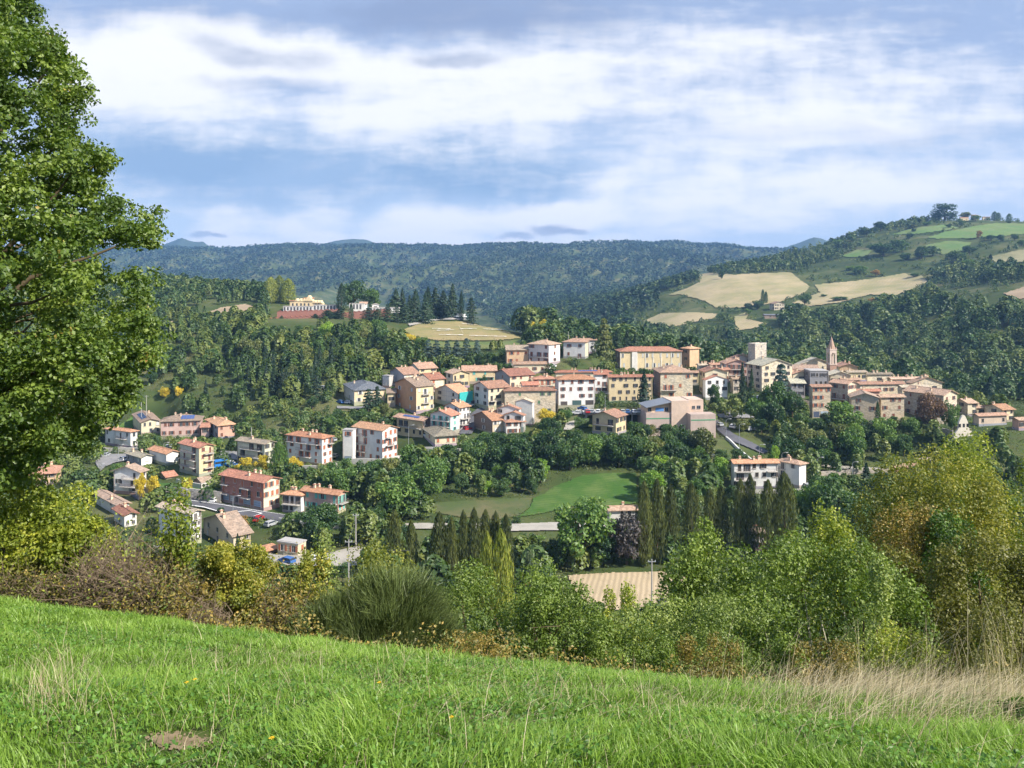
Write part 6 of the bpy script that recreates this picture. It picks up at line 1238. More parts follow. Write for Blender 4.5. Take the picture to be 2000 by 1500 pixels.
def vegetation():
    T = plant
    def far(kind, mat, px, ybase, w, h, label, dr=(620, 1640), group=None):
        D, ok = hit([px], [ybase], *dr); 
        d = float(D[0])
        if not ok[0]:
            q = np.geomspace(dr[0], dr[1], 200); X = (px - 1000) / F * q; d = float(q[(HZ - ZG(X, q) / q * F).argmin()]); print('crest for', label, d)
        plant(kind, mat, px, ybase - h, d, w, label, group)
    # on and behind the cemetery hill
    rowtrees('poplar', 'goldpoplar', [(529, 541, 22, 600), (546, 538, 20, 604), (563, 544, 22, 600)], 'golden green poplar behind the left end of the cemetery', 'golden poplars by the cemetery')
    T('cypress', 'fir', 667, 553, 548, 24, 'broad dark cypress between the cemetery chapel and the round trees'); T('leafy', 'dark', 690, 545, 575, 54, 'large dark round tree behind the cemetery tombs'); T('leafy', 'mid', 722, 562, 572, 46, 'round green tree right of the large dark round tree')
    rowtrees('cypress', 'fir', [(686, 592, 12, 530), (812, 565, 22, 560), (831, 569, 17, 562), (836, 560, 20, 566), (901, 568, 13, 560), (519, 592, 10, 538), (508, 598, 10, 538), (486, 600, 10, 538), (550, 616, 12, 528)], 'slender dark cypress on the cemetery hill', 'cypresses on the cemetery hill')
    rowtrees('fir', 'fir', [(773, 563, 44, 566), (786, 562, 29, 568), (850, 560, 49, 572), (866, 566, 49, 572), (884, 552, 38, 562), (616, 612, 29, 526), (800, 575, 32, 556)], 'tall dark fir behind the cemetery on the hilltop', 'tall firs on the cemetery hill')
    T('cedar', 'fir', 921, 579, 552, 30, 'broad dark fir alone right of the marquee tent')
    rowtrees('cedar', 'fir', [(640, 605, 49, 524), (664, 602, 35, 526), (720, 600, 44, 528), (738, 602, 38, 528), (757, 597, 35, 530), (775, 596, 29, 532), (808, 580, 38, 536), (832, 588, 41, 536), (792, 594, 38, 532), (655, 607, 38, 528)], 'dark fir in the row in front of the cemetery walls', 'firs in front of the cemetery walls')
    T('leafy', 'yellow', 1055, 621, 470, 40, 'round bright yellow tree on the hill right of the stubble field'); T('leafy', 'mid', 1080, 632, 480, 34, 'green tree touching the right of the round yellow tree')
    far('leafy', 'yellow', 800, 676, 42, 25, 'broad yellow tree just below the stubble field', (400, 520)); far('leafy', 'mid', 822, 684, 34, 30, 'green tree between the yellow tree and blue-green firs', (400, 520))
    for px in (836, 853, 874, 892, 911, 932): far('cedar', 'bluefir', px, 706 + px % 5, 30, 46 + px % 4, 'blue-green fir in the row below the stubble field', (380, 480), 'blue-green firs in a row')
    T('cedar', 'olive', 1180, 618, 392, 52, 'tall shaggy cedar right of the cream villa', zb=-38)
    rowtrees('cedar', 'fir', [(1206, 640, 36, 408), (1226, 642, 34, 412), (1242, 648, 26, 410), (1160, 652, 26, 402)], 'dark conifer beside the tall shaggy cedar', 'dark conifers by the cedar')
    # town trees with a place of their own
    T('fir', 'fir', 1258, 724, 321, 44, 'dark fir standing in front of the yellow four-storey block'); T('fir', 'fir', 1450, 706, 334, 28, 'tall dark fir left before the stone palace'); T('fir', 'fir', 1468, 718, 327, 26, 'slim pointed fir in front of the stone palace')
    T('cedar', 'bluefir', 1526, 706, 331, 50, 'grey-green cedar at the right corner of the stone palace'); T('leafy', 'mid', 1512, 742, 318, 50, 'big round green tree below the stone palace'); T('leafy', 'dark', 1548, 762, 316, 44, 'dark tree left of the square rubble stone house')
    T('cedar', 'fir', 720, 757, 324, 40, 'broad dark fir in front of the slate-roofed house'); T('cedar', 'fir', 737, 752, 327, 30, 'second dark fir overlapping the broad one by the slate-roofed house')
    T('leafy', 'dark', 1396, 750, 322, 30, 'dark green tree in front of the white porch-roofed house'); T('leafy', 'yellow', 1068, 796, 306, 40, 'yellow tree in front of the large beige stone block'); T('leafy', 'mid', 1103, 798, 304, 34, 'green tree right of the yellow town tree')
    T('round', 'dark', 944, 732, 354, 16, 'small clipped dark tree before the turquoise-shuttered yellow house'); T('leafy', 'copper', 1817, 766, 301, 60, 'copper-brown tree leaning on the long arched stone house'); T('leafy', 'mid', 1857, 779, 302, 36, 'green tree right of the copper-brown tree')
    T('cypress', 'dark', 1714, 783, 309, 12, 'narrow green cypress against the gabled rubble stone house'); T('leafy', 'mid', 1645, 784, 300, 78, 'large green tree below the square rubble stone house'); T('round', 'yellow', 1552, 828, 296, 22, 'yellow-topped small tree below the old town slope')
    T('leafy', 'bright', 1512, 869, 259, 26, 'bright light-green small tree behind the large villa roof')
    for px, w in ((321, 25), (350, 18)): far('leafy', 'yellow', px, 777, w, 24, 'round orange-yellow tree on the left wooded slope', (330, 480), 'orange-yellow trees on the left slope')
    T('poplar', 'mid', 545, 864, 262, 30, 'thick columnar green tree right of the pale cream block'); T('leafy', 'yellow', 478, 893, 262, 40, 'yellow and green tree below the pale cream block, left'); T('leafy', 'yellow', 512, 888, 262, 36, 'yellow and green tree below the pale cream block, right'); T('leafy', 'yellow', 577, 890, 258, 30, 'yellow-green tree before the white balconied house')
    rowtrees('leafy', 'yellow', [(273, 922, 24, 234), (300, 928, 30, 236), (366, 930, 22, 238)], 'orange-yellow garden tree above the retaining wall', 'orange-yellow garden trees')
    T('cedar', 'fir', 431, 988, 203, 52, 'broad dark fir below the grey road'); T('fir', 'fir', 464, 1040, 178, 26, 'small dark fir in front of the beige house'); T('leafy', 'rust', 474, 1005, 203, 32, 'small orange tree right of the broad dark fir'); T('leafy', 'dark', 622, 978, 200, 84, 'large dark tree hiding the long pink house')
    rowtrees('poplar', 'poplar', [(771, 997, 32, 160), (803, 1017, 26, 160), (858, 1002, 34, 158), (882, 1010, 20, 158), (905, 998, 24, 160), (926, 993, 26, 160), (948, 996, 26, 162), (968, 1000, 26, 162), (988, 1005, 24, 160)], 'dark olive poplar in the row before the valley road', 'left row of dark poplars')
    rowtrees('poplar', 'goldpoplar', [(952, 1042, 36, 128), (978, 1036, 44, 128)], 'light green poplar in front of the dark left poplars', 'light green poplars')
    rowtrees('poplar', 'poplar', [(1258, 940, 26, 178), (1283, 936, 28, 180), (1309, 946, 26, 182), (1350, 944, 30, 188), (1386, 954, 24, 190), (1409, 950, 24, 190), (1446, 936, 26, 188), (1465, 926, 24, 188), (1500, 938, 30, 184), (1532, 924, 40, 184)], 'dark poplar in the right row below the large white villa', 'right row of dark poplars')
    T('leafy', 'mid', 1135, 968, 177, 128, 'broad green tree beside the pale valley road, yellowish on top'); T('leafy', 'purple', 1224, 992, 179, 84, 'dark purple-leaved tree in front of the pink-roofed house'); T('round', 'grey', 1037, 1072, 150, 34, 'small silvery round bush right of the light green poplars')
    T('leafy', 'dark', 1640, 933, 198, 110, 'large rounded dark green tree right of the poplars'); T('fir', 'fir', 1692, 902, 236, 48, 'tall dark fir before the lane right of the villa'); T('leafy', 'mid', 1585, 935, 205, 60, 'green tree below the white villa wing')
    T('leafy', 'dark', 1172, 1030, 179, 90, 'dark tree under the yellow-green one above the ploughed field'); T('leafy', 'dark', 1095, 1045, 178, 60, 'dark bushy tree left above the ploughed field')
    # scattered by area
    L3 = [('leafy', 'dark', 5), ('leafy', 'mid', 4), ('leafy', 'olive', 1.5)]
    S = scatter
    S(16, (640, 860), (212, 262), L3, (8, 13), (.8, 1.05), 'right of the long pink house', 1)
    S(20, (850, 1130), (258, 292), [('leafy', 'dark', 7), ('leafy', 'mid', 2)], (9, 13), (.85, 1.1), 'below the town centre', 2)
    S(13, (860, 1060), (236, 258), L3 + [('leafy', 'bright', 2)], (4, 8), (.9, 1.1), 'left of the green meadow', 3)
    S(22, (1140, 1440), (262, 294), L3, (8, 13), (.8, 1.0), 'below the civic building', 4)
    S(14, (1250, 1440), (225, 262), L3 + [('leafy', 'bright', 1)], (6, 10), (.8, 1.05), 'between meadow and white villa', 5)
    S(30, (1425, 1870), (266, 312), L3 + [('leafy', 'olive', 2)], (7, 12), (.8, 1.05), 'under the old town', 6)
    S(16, (1560, 1900), (205, 262), L3, (6, 11), (.8, 1.0), 'around the lane right of the villa', 7)
    S(14, (640, 900), (290, 345), L3, (4, 8), (.8, 1.0), 'at the town foot', 8)
    S(14, (900, 1420), (330, 400), L3 + [('leafy', 'olive', 1)], (4, 8), (.8, 1.0), 'among upper town houses', 9)
    S(26, (480, 660), (345, 410), [('fir', 'fir', 8), ('cedar', 'fir', 3), ('leafy', 'olive', 2)], (10, 15), (.8, 1.0), 'above the pink houses', 10)
    S(14, (190, 480), (345, 420), L3 + [('fir', 'fir', 2)], (6, 11), (.8, 1.0), 'on the left slope', 11)
    S(15, (560, 840), (400, 470), L3 + [('leafy', 'olive', 3), ('leafy', 'bright', 1), ('cedar', 'dark', 2)], (8, 13), (.8, 1.0), 'below the cemetery', 12)
    S(22, (190, 640), (225, 335), L3 + [('leafy', 'olive', 1), ('leafy', 'yellow', 1)], (3.5, 7), (.8, 1.0), 'among the low left houses', 14)
    S(9, (560, 780), (165, 210), L3, (5, 9), (.8, 1.0), 'below the long pink house', 15)
    S(14, (830, 1240), (150, 215), L3, (3, 6), (.9, 1.2), 'beside the pale valley road', 16)
    S(8, (940, 1060), (440, 520), L3, (4, 7), (.8, 1.0), 'right of the stubble field', 17)
    # distant single trees on the fields, stood where their foot shows on the slope
    far('round', 'dark', 1845, 428, 60, 31, 'huge dark round tree crowning the far right hill'); far('leafy', 'dark', 1409, 546, 13, 18, 'lone dark tree at the top edge of the left tan field'); far('leafy', 'dark', 1572, 598, 28, 25, 'lone round tree at the foot of the right tan field')
    far('poplar', 'dark', 1490, 592, 6, 27, 'dark slim poplar left of the lonely farmhouse, taller of two'); far('poplar', 'dark', 1496, 593, 6, 24, 'dark slim poplar left of the lonely farmhouse, nearer the house')
    far('poplar', 'dark', 1943, 431, 10, 18, 'dark poplar on the right hill skyline'); far('poplar', 'dark', 1950, 431, 8, 16, 'second dark poplar on the right hill skyline'); far('poplar', 'dark', 1971, 436, 9, 19, 'solitary poplar farthest right on the hill skyline')
    for px, yb, w, h, c in ((1720, 452, 28, 20, 'dark'), (1692, 462, 24, 18, 'dark'), (1663, 471, 20, 12, 'mid'), (1783, 446, 20, 9, 'olive'), (1810, 440, 18, 8, 'mid'), (1885, 428, 26, 14, 'olive'), (1905, 432, 22, 12, 'mid'), (1777, 466, 18, 11, 'dark'), (1785, 453, 10, 8, 'dark'), (1852, 446, 14, 10, 'dark'), (1878, 442, 16, 12, 'dark'), (1912, 466, 14, 16, 'rust'),
                        (1725, 500, 56, 26, 'dark'), (1762, 492, 26, 24, 'mid'), (1748, 486, 24, 18, 'dark'), (1700, 488, 16, 10, 'mid'), (1768, 508, 24, 16, 'mid'), (1800, 505, 34, 24, 'dark'), (1822, 500, 30, 20, 'dark'), (1868, 512, 40, 22, 'dark'), (1893, 500, 30, 22, 'dark'), (1890, 524, 32, 18, 'mid'), (1936, 470, 20, 12, 'dark'), (1955, 472, 18, 14, 'dark'), (1982, 470, 18, 14, 'dark'), (1995, 480, 16, 12, 'mid'), (1680, 535, 34, 16, 'mid'), (1710, 540, 18, 14, 'rust'), (1660, 528, 20, 10, 'mid'), (1785, 542, 22, 9, 'dark'), (1638, 478, 24, 12, 'mid'), (1860, 600, 22, 18, 'olive'), (1785, 580, 28, 16, 'olive'), (1705, 597, 20, 16, 'rust'), (1462, 606, 24, 14, 'dark'), (1480, 604, 24, 20, 'dark'), (1462, 616, 16, 14, 'mid'), (1555, 600, 18, 9, 'mid'), (1640, 588, 40, 9, 'mid'), (1610, 580, 14, 6, 'dark')):
        far('leafy', c, px, yb, w, h, '%s hillside tree among the far right fields' % CW[c], group='trees among the far right fields')
    # masses of wood
    NN = NOTREE_NEAR
    fm0 = foliage('wood_close', (.024, .054, .016), (.085, .145, .034), (.24, .27, .065), (.36, .27, .05), -.05, .25, 0, clump=.09)
    forest('left_slope_wood', 'mixed wood filling the slope between the low houses and the cemetery hill', [(-80, 860, 345, 470), (-80, 640, 470, 540), (940, 1110, 430, 520)], 5.6, 41, fm0, 300, .145, (5, 11), NN, guard=True, con=.12, dens=lambda px, py, D, x: np.where(vnoise(x / 22, D / 22) > .36, .95, .25))
    forest('valley_wood', 'mixed wood and thicket filling the slopes below the town', [(560, 880, 150, 262), (840, 1450, 262, 335), (1250, 1450, 205, 262), (1425, 1960, 262, 345), (1560, 2000, 160, 262), (880, 1060, 236, 262), (840, 1320, 150, 205), (300, 2000, 95, 160)], 5.6, 42, fm0, 260, .15, (4, 10), NN, guard=True, con=.05, dens=lambda px, py, D, x: np.where(vnoise(x / 18 + 5, D / 18) > .24, .97, .45))
    forest('garden_thicket', 'bushes and small garden trees between houses', [(-80, 640, 165, 345), (640, 1420, 300, 400)], 3.0, 43, fm0, 150, .19, (1.8, 6.0), NN, guard=True, wr=(.9, 1.4), con=.03, dens=lambda px, py, D, x: np.where(vnoise(x / 12 + 5, D / 12 + 9) > .36, .95, .3))
    fm1 = foliage('wood_near', (.016, .042, .016), (.060, .115, .030), (.20, .24, .065), (.24, .17, .04), -.05, .2, 0, clump=.03)
    fm2 = foliage('wood_far', (.010, .028, .012), (.030, .066, .024), (.085, .13, .035), None, 0, .15, 0, clump=.006)
    ex = NOTREE + [[(1480, 592), (1545, 592), (1545, 625), (1480, 625)], [(1870, 412), (1940, 412), (1940, 432), (1870, 432)]]
    forest('left_hill_wood', 'dense green wood on the slopes left of and behind the cemetery', [(-120, 840, 575, 900), (-120, 540, 540, 575)], 7.2, 21, fm1, 80, .17, (8, 12), ex, dens=lambda px, py, D, x: .95)
    forest('right_valley_wood', 'dense wood of large crowns directly behind the old town', [(1020, 2080, 430, 640)], 9.0, 27, fm1, 300, .11, (9, 18), ex, wr=(.75, 1.15), dens=lambda px, py, D, x: np.where(vnoise(x / 45 + 5, D / 45) > .28, .95, .2))
    forest('right_valley_wood', 'dense wood behind the old town climbing to the right edge', [(1020, 2080, 640, 900)], 9.2, 22, fm1, 120, .15, (8, 17), ex, wr=(.7, 1.05), dens=lambda px, py, D, x: np.where(vnoise(x / 45 + 5, D / 45) > .30, .95, .2))
    forest('middle_hill_wood', 'wooded hills beyond the town around the tan fields', [(980, 2080, 900, 1620)], 9.0, 23, fm1, 40, .24, (8, 13), ex, dens=lambda px, py, D, x: np.where(vnoise(x / 70 + 9, D / 70 + 3) > np.where(px > 1600, .55, .35), .95, .10))
    forest('distant_ridge_wood', 'continuous blue-green forest over the distant ridges', [(-150, 1400, 900, 2000), (1400, 1750, 1620, 2000)], 12, 24, fm2, 18, .36, (9, 14), ex, 6, .3, vv=.5, wr=(.8, 1.2), jit=.25)
    forest('distant_ridge_wood', 'forest on the far skyline ridge and its spurs', [(-150, 1750, 2000, 3200)], 17, 25, fm2, 10, .5, (11, 17), ex, 4, .4, vv=.35, wr=(1.0, 1.5), jit=.15)
    forest('distant_ridge_wood', 'forest along the highest far crest', [(-150, 1750, 3200, 4600)], 22, 26, fm2, 8, .6, (12, 19), ex, 3, .4, vv=.3, wr=(1.1, 1.6), jit=.12)
    forest('hill_scrub', 'low scrub and hedgerow bushes on the open far hillsides', [(1200, 2080, 700, 1620)], 8.5, 51, fm1, 36, .30, (2, 5.5), [f[1] for f in FIELDS] + [[(1500, 590), (1536, 590), (1536, 624), (1488, 624)]], wr=(.9, 1.5), con=0, dens=lambda px, py, D, x: np.where(vnoise(x / 30 + 2, D / 30 + 3) > .52, .75, .06))
    # scrub that carpets the ground between trees and houses
    rng = RS(31); n = 15000; D = np.sqrt(rng.uniform(120 ** 2, 470 ** 2, n)); px = rng.uniform(-60, 2060, n); x = (px - 1000) / F * D; z = ZG(x, D); py = HZ - z / D * F; keep = np.ones(n, bool)
    for p in NOTREE_NEAR: keep &= ~inpoly(px, py, p)
    for a, b, c in FOOT: keep &= (x - a) ** 2 + (D - b) ** 2 > (c + 1) ** 2
    h = rng.uniform(.7, 2.6, n); yt = HZ - (z + h) / D * F
    for a0, a1, b0, b1, dd in BOXES + PROT: keep &= ~((dd > D) & (px > a0 - 4) & (px < a1 + 4) & (yt < b1 - .2 * (b1 - b0)) & (py > b0))
    x, D, z, h = x[keep], D[keep], z[keep], h[keep]; n = len(x); m = 26; k = np.repeat(np.arange(n), m); N = n * m; d = norm(rng.normal(size=(N, 3))); d[:, 2] = np.abs(d[:, 2]); w = h * rng.uniform(.7, 1.3, n)
    c = np.stack([x[k] + d[:, 0] * w[k], D[k] + d[:, 1] * w[k], z[k] + d[:, 2] * h[k]], 1); V, Fc = leafquads(c, d, .34 * rng.uniform(.7, 1.4, N), rng, .7); o = link('undergrowth', mk('undergrowth', V, Fc, [foliage('scrub', (.02, .045, .012), (.06, .10, .025), (.16, .17, .05), (.25, .20, .08), -.05, .2, 0, clump=.06)], .7 * rng.rand(n)[k] + .3 * rng.rand(N))); tag(o, 'low green scrub carpeting the valley and slopes', 'undergrowth', None, 0); o['kind'] = 'stuff'

def near_plants():
    oak()
    yg = foliage('leaf_yellow_green', (0.061, 0.098, 0.012), (0.203, 0.260, 0.026), (0.459, 0.468, 0.054), (0.540, 0.286, 0.060), -.06, .35, .1, clump=1.4); yb = foliage('leaf_yellow', (.060, .085, .012), (.20, .23, .03), (.48, .42, .06), (0.432, 0.182, 0.060), -.04, .35, .1, clump=1.8)
    gr = foliage('leaf_green', (0.034, 0.065, 0.012), (0.115, 0.182, 0.026), (0.270, 0.351, 0.060), (0.567, 0.260, 0.132), -.03, .3, .1, clump=2.0); lg = foliage('leaf_light_green', (0.054, 0.091, 0.022), (0.189, 0.260, 0.054), (0.432, 0.481, 0.144), None, 0, .3, .1, clump=1.8)
    ora = foliage('leaf_orange', (.055, .07, .015), (.19, .16, .03), (.42, .29, .07), (0.189, 0.234, 0.036), -.02, .3, .1, clump=2.2); red = foliage('leaf_reddish', (.05, .06, .016), (.17, .16, .035), (.44, .30, .07), (.12, .20, .03), .12, .3, .1, clump=2.2)
    gold = foliage('leaf_gold', (.045, .080, .012), (.17, .20, .03), (.42, .37, .06), (.09, .17, .025), .08, .35, .1, clump=.7); dk = foliage('leaf_deep_green', (0.016, 0.039, 0.010), (0.061, 0.130, 0.018), (0.203, 0.325, 0.036), None, 0, .3, .1, clump=1.2); ol = foliage('leaf_olive', (0.047, 0.052, 0.012), (0.135, 0.143, 0.024), (0.270, 0.260, 0.048), None, 0, .3, .1, clump=1.2)
    tw = foliage('dry_twig', (.16, .12, .08), (.30, .23, .16), (.46, .38, .28), trans=.05, objvar=0); br = foliage('broom_green', (.05, .055, .025), (.085, .12, .035), (.18, .23, .07), None, 0, .15, .1, clump=3)
    def G(nm, cat, lab, px, yt, w, D, mat, n, size, *a, **k):
        f = 1.4 if D < 16 else 1.35
        if len(a) >= 1 and len(a) < 6 and nm != 'sapling':
            a = (a[0] * 3,) + a[1:]; k.setdefault('rl', (.13, .24)); k.setdefault('shell', .4); k.setdefault('ragged', .10)
        return leafmesh_plant(nm, cat, lab, px, yt, w * f, D, mat, int(n * 1.9), size * (.78 if D < 16 else .85), *a, **k)
    G('shrub', 'shrub', 'yellow-green bush under the oak at the far left edge', 30, 935, 250, 13.8, yg, 17000, .075, 22, 1)
    G('shrub', 'shrub', 'darker green bush between the oak and the bare tangle', 160, 1010, 120, 13.2, yg, 7000, .07, 14, 2)
    tangle(240, 1000, 230, 12.75, 'grey-brown tangle of bare twigs right of the yellow-green bush', 3, tw, 2200, yg, 1500)
    tangle(35, 1075, 210, 12.7, 'brown twiggy bramble at the far left edge of the meadow', 4, tw, 900, ol, 3000)
    tangle(330, 1060, 190, 12.6, 'reddish bramble with small leaves left of the yellow bush', 5, tw, 700, red, 6000)
    G('sapling', 'tree', 'thin yellow-green sapling rising before the tall white block', 345, 925, 62, 12.9, yg, 900, .075, 9, 6, .3, 1, 5, (.3, .5))
    G('shrub', 'shrub', 'bright yellow bush left of the bramble thicket', 460, 1058, 135, 13, yb, 9000, .06, 16, 7)
    G('shrub', 'shrub', 'orange-leaved low bush at the meadow edge below the yellow bush', 405, 1120, 150, 12.7, ora, 4500, .05, 12, 8)
    tangle(560, 1080, 150, 12.8, 'reddish brown bramble thicket right of the bright yellow bush', 9, tw, 600, red, 5500); tangle(405, 1140, 100, 12.1, 'pale dead twig bush at the meadow edge', 10, tw, 500)
    G('sapling', 'tree', 'feathery green sapling behind the bramble thicket', 632, 1032, 56, 13.4, lg, 700, .06, 9, 11, .2, 1, 5, (.3, .5)); G('shrub', 'shrub', 'yellowish bush between bramble thicket and broom', 600, 1068, 90, 13.2, yb, 2600, .06, 10, 12)
    G('shrub', 'shrub', 'yellow leafy bush peeking over the large broom', 735, 1052, 170, 14.6, yb, 5000, .06, 12, 13)
    broom(765, 1068, 262, 12.2, 30000, 'large dark green broom bush with fine upright stems', br, 14); broom(645, 1135, 150, 12.0, 12000, 'smaller broom bush left of the large one', br, 15)
    G('shrub', 'shrub', 'broad green shrub with pinkish seed clusters right of the broom', 1000, 1085, 260, 13.6, gr, 17000, .055, 22, 16); G('shrub', 'shrub', 'rounded green shrub in front of the pinkish shrub', 1095, 1135, 170, 12.4, gr, 9000, .055, 16, 17)
    G('shrub', 'shrub', 'low orange-tinged weeds bush at the broom foot', 940, 1225, 120, 10.8, ora, 2600, .035, 10, 18)
    G('shrub', 'shrub', 'yellow-green upright shrub below the ploughed field', 1215, 1140, 100, 14.8, yg, 8000, .06, 14, 19); G('shrub', 'shrub', 'small dark green shrub left below the ploughed field', 1150, 1200, 80, 12.8, gr, 3500, .05, 10, 20)
    G('shrub', 'shrub', 'broad pale green shrub in the middle right hedge', 1350, 1160, 280, 12.8, lg, 17000, .055, 22, 21); G('shrub', 'shrub', 'green shrub left of the pale green one', 1225, 1215, 150, 11.8, gr, 6000, .05, 14, 22)
    G('shrub', 'shrub', 'yellowish orange shrub at the foot of the pale green one', 1395, 1232, 120, 11.0, ora, 5000, .04, 12, 23); G('shrub', 'shrub', 'small green shrub between two orange shrubs', 1500, 1238, 140, 10.8, gr, 5200, .045, 12, 24); G('shrub', 'shrub', 'reddish orange shrub before the dry grass', 1612, 1258, 160, 10.6, ora, 6000, .042, 12, 25)
    G('broadleaf_tree', 'tree', 'rounded olive-green tree left of the branchy big tree', 1395, 1022, 200, 24, gr, 20000, .115, 24, 26, .05, 1, 10)
    G('broadleaf_tree', 'tree', 'wide tree with pale bare branches showing through yellowish leaves', 1610, 1055, 330, 19.5, gr, 30000, .095, 28, 27, .02, 1, 46, twigmat='palebark', twigr=.012)
    G('broadleaf_tree', 'tree', 'bright yellow-green tree rising behind the branchy big tree', 1600, 962, 150, 25, yg, 12000, .12, 18, 28, .1, 1, 8)
    G('broadleaf_tree', 'tree', 'big golden-yellow tree at the right', 1835, 880, 270, 31, gold, 42000, .12, 30, 29, .0, 1, 14); G('broadleaf_tree', 'tree', 'tall green tree at the upper right edge', 1965, 822, 230, 34, yg, 26000, .14, 24, 30, .0, 1, 10)
    G('broadleaf_tree', 'tree', 'orange-brown tree in front of the golden tree', 1785, 965, 150, 27, ora, 16000, .10, 18, 31, .05, 1, 8); G('broadleaf_tree', 'tree', 'deep green tree with bright top among the golden ones', 1860, 992, 120, 25.5, dk, 14000, .11, 14, 32, .05, 1, 6)
    G('broadleaf_tree', 'tree', 'olive tree mass at the right edge above the dry grass', 1955, 1040, 270, 22, ol, 30000, .10, 24, 33, .0, 1, 10); G('broadleaf_tree', 'tree', 'dark olive tree behind the pale sapling', 1740, 1075, 170, 24, ol, 15000, .11, 18, 34, .0, 1, 8)
    G('sapling', 'tree', 'pale thin-leaved sapling in the right hedge', 1705, 1085, 110, 17, lg, 3800, .08, 14, 35, .1, 1, 9, (.14, .28)); G('shrub', 'shrub', 'green and orange shrub behind the dry grass', 1760, 1225, 150, 13.5, yg, 7000, .06, 14, 36); G('shrub', 'shrub', 'olive shrub at the right edge behind the dry grass', 1925, 1190, 220, 13, ol, 12000, .055, 16, 37)
    G('shrub', 'shrub', 'low dark weeds bush at the lower right corner', 2010, 1370, 90, 5.2, dk, 3000, .025, 10, 38)
    # weeds along the meadow edge
    rng = RS(41); n = 26000; px = rng.uniform(-60, 2060, n); D = np.interp(px, [0, 650, 1000, 1500, 2000], [12.6, 11, 9.6, 9.2, 8.6]) + rng.uniform(-.3, 2.2, n); x = (px - 1000) / F * D; hh = (.15 + .5 * vnoise(px / 40, D)) * rng.uniform(.1, 1, n); c = np.stack([x, D, ZG(x, D) + hh], 1)
    V, Fc = leafquads(c, np.tile([0, -.3, 1.], (n, 1)), rng.uniform(.025, .055, n), rng, .9); o = link('undergrowth', mk('weeds', V, Fc, [red], rng.rand(n))); tag(o, 'low mixed weeds and bramble leaves along the meadow edge', 'undergrowth', None, 1000); o['kind'] = 'stuff'
    # the meadow
    gm = foliage('grass_blade', (.045, .090, .012), (.15, .27, .025), (.29, .43, .07), (.48, .40, .20), -.06, .35, 0, clump=1.1)
    rng = RS(42); parts = []; n = 330000; D = rng.uniform(2.0, 15, n); D = 2.0 + (D - 2.0) ** 1.0; px = rng.uniform(-160, 2160, n); x = (px - 1000) / F * D
    k = D < np.interp(px, [0, 650, 1000, 1500, 2000], [14.5, 12.4, 11.2, 10.6, 10]); dry = inpoly(px, HZ - ZG(x, D) / D * F, [(270, 1432), (430, 1428), (450, 1460), (330, 1478), (265, 1455)]) & (rng.rand(n) < .93); k &= ~dry; x, D = x[k], D[k]; n = len(x)
    m2 = 150000; x2 = rng.uniform(-11, 11, m2); D2 = rng.uniform(-1.5, 12, m2); k2 = (np.abs(x2) > np.maximum(.74 * D2, .4)) | (D2 < 2.0); x = np.concatenate([x, x2[k2]]); D = np.concatenate([D, D2[k2]]); n = len(x)
    tuft = vnoise(x * 1.6 + 40, D * 1.6); t2 = vnoise(x * 6, D * 6); t3 = vnoise(x * 3.1 + 9, D * 3.1 + 4); h = .9 * (.028 + .085 * tuft ** 2.2 + .075 * t3 ** 3 + .03 * t2) * rng.uniform(.5, 1.3, n); w = .0035 + .0009 * np.maximum(D, 2) * rng.uniform(.6, 1.2, n); ang = vnoise(x * .9 + 7, D * .9) * 12
    V, T, q = blades(np.stack([x, D, ZG(x, D) - .01], 1), h, w, np.stack([np.cos(ang), np.sin(ang), 0 * ang], 1) * .5, rng, 3, .95)
    o = link('grass', mk('grass_blades', V, T, [gm], np.repeat(np.clip(rng.rand(n) * .6 + .35 * tuft + .5 * t3 - .28, 0, 1), q))); tag(o, 'lush green meadow grass covering the foreground slope', 'grass', None, 1000); o['kind'] = 'stuff'
    # clover and broad weeds in the grass
    n = 60000; D = 2.1 + rng.rand(n) ** .8 * 9; px = rng.uniform(-100, 2100, n); x = (px - 1000) / F * D; kk = (vnoise(x * 1.1 + 3, D * 1.1 + 8) > .5) & ~inpoly(px, HZ - ZG(x, D) / D * F, [(270, 1432), (430, 1428), (450, 1460), (330, 1478), (265, 1455)]); x, D = x[kk], D[kk]; n = len(x); V, Fc = leafquads(np.stack([x, D, ZG(x, D) + rng.uniform(.01, .07, n)], 1), np.tile([0, 0, 1.], (n, 1)), rng.uniform(.012, .026, n), rng, .5, .4)
    o = link('clover', mk('clover', V, Fc, [foliage('clover_leaf', (.03, .08, .012), (.08, .19, .022), (.17, .32, .045), clump=1.5, objvar=0)], rng.rand(n))); tag(o, 'clover and broad weed leaves low in the meadow grass', 'grass', None, 1000); o['kind'] = 'stuff'
    # straw
    sm = foliage('straw', (.20, .15, .09), (.42, .34, .20), (.62, .54, .36), trans=.2, objvar=0, clump=3)
    def straw(name, label, cx, cy, sx, sy, n, hr, lean, seed, kind='stuff', curl=.9, wd=.004):
        rng = RS(seed); px = rng.normal(cx, sx, n); D = np.clip(rng.normal(cy, sy, n), 2.2, 11.5); x = (px - 1000) / F * D; h = rng.uniform(*hr, n); V, T, q = blades(np.stack([x, D, ZG(x, D) - .02], 1), h, np.full(n, wd) * rng.uniform(.6, 1.3, n), np.array(lean), rng, 4, curl)
        o = link(name, mk(name, V, T, [sm], np.repeat(rng.rand(n), q))); tag(o, label, 'dry grass', None, cx); o['kind'] = kind
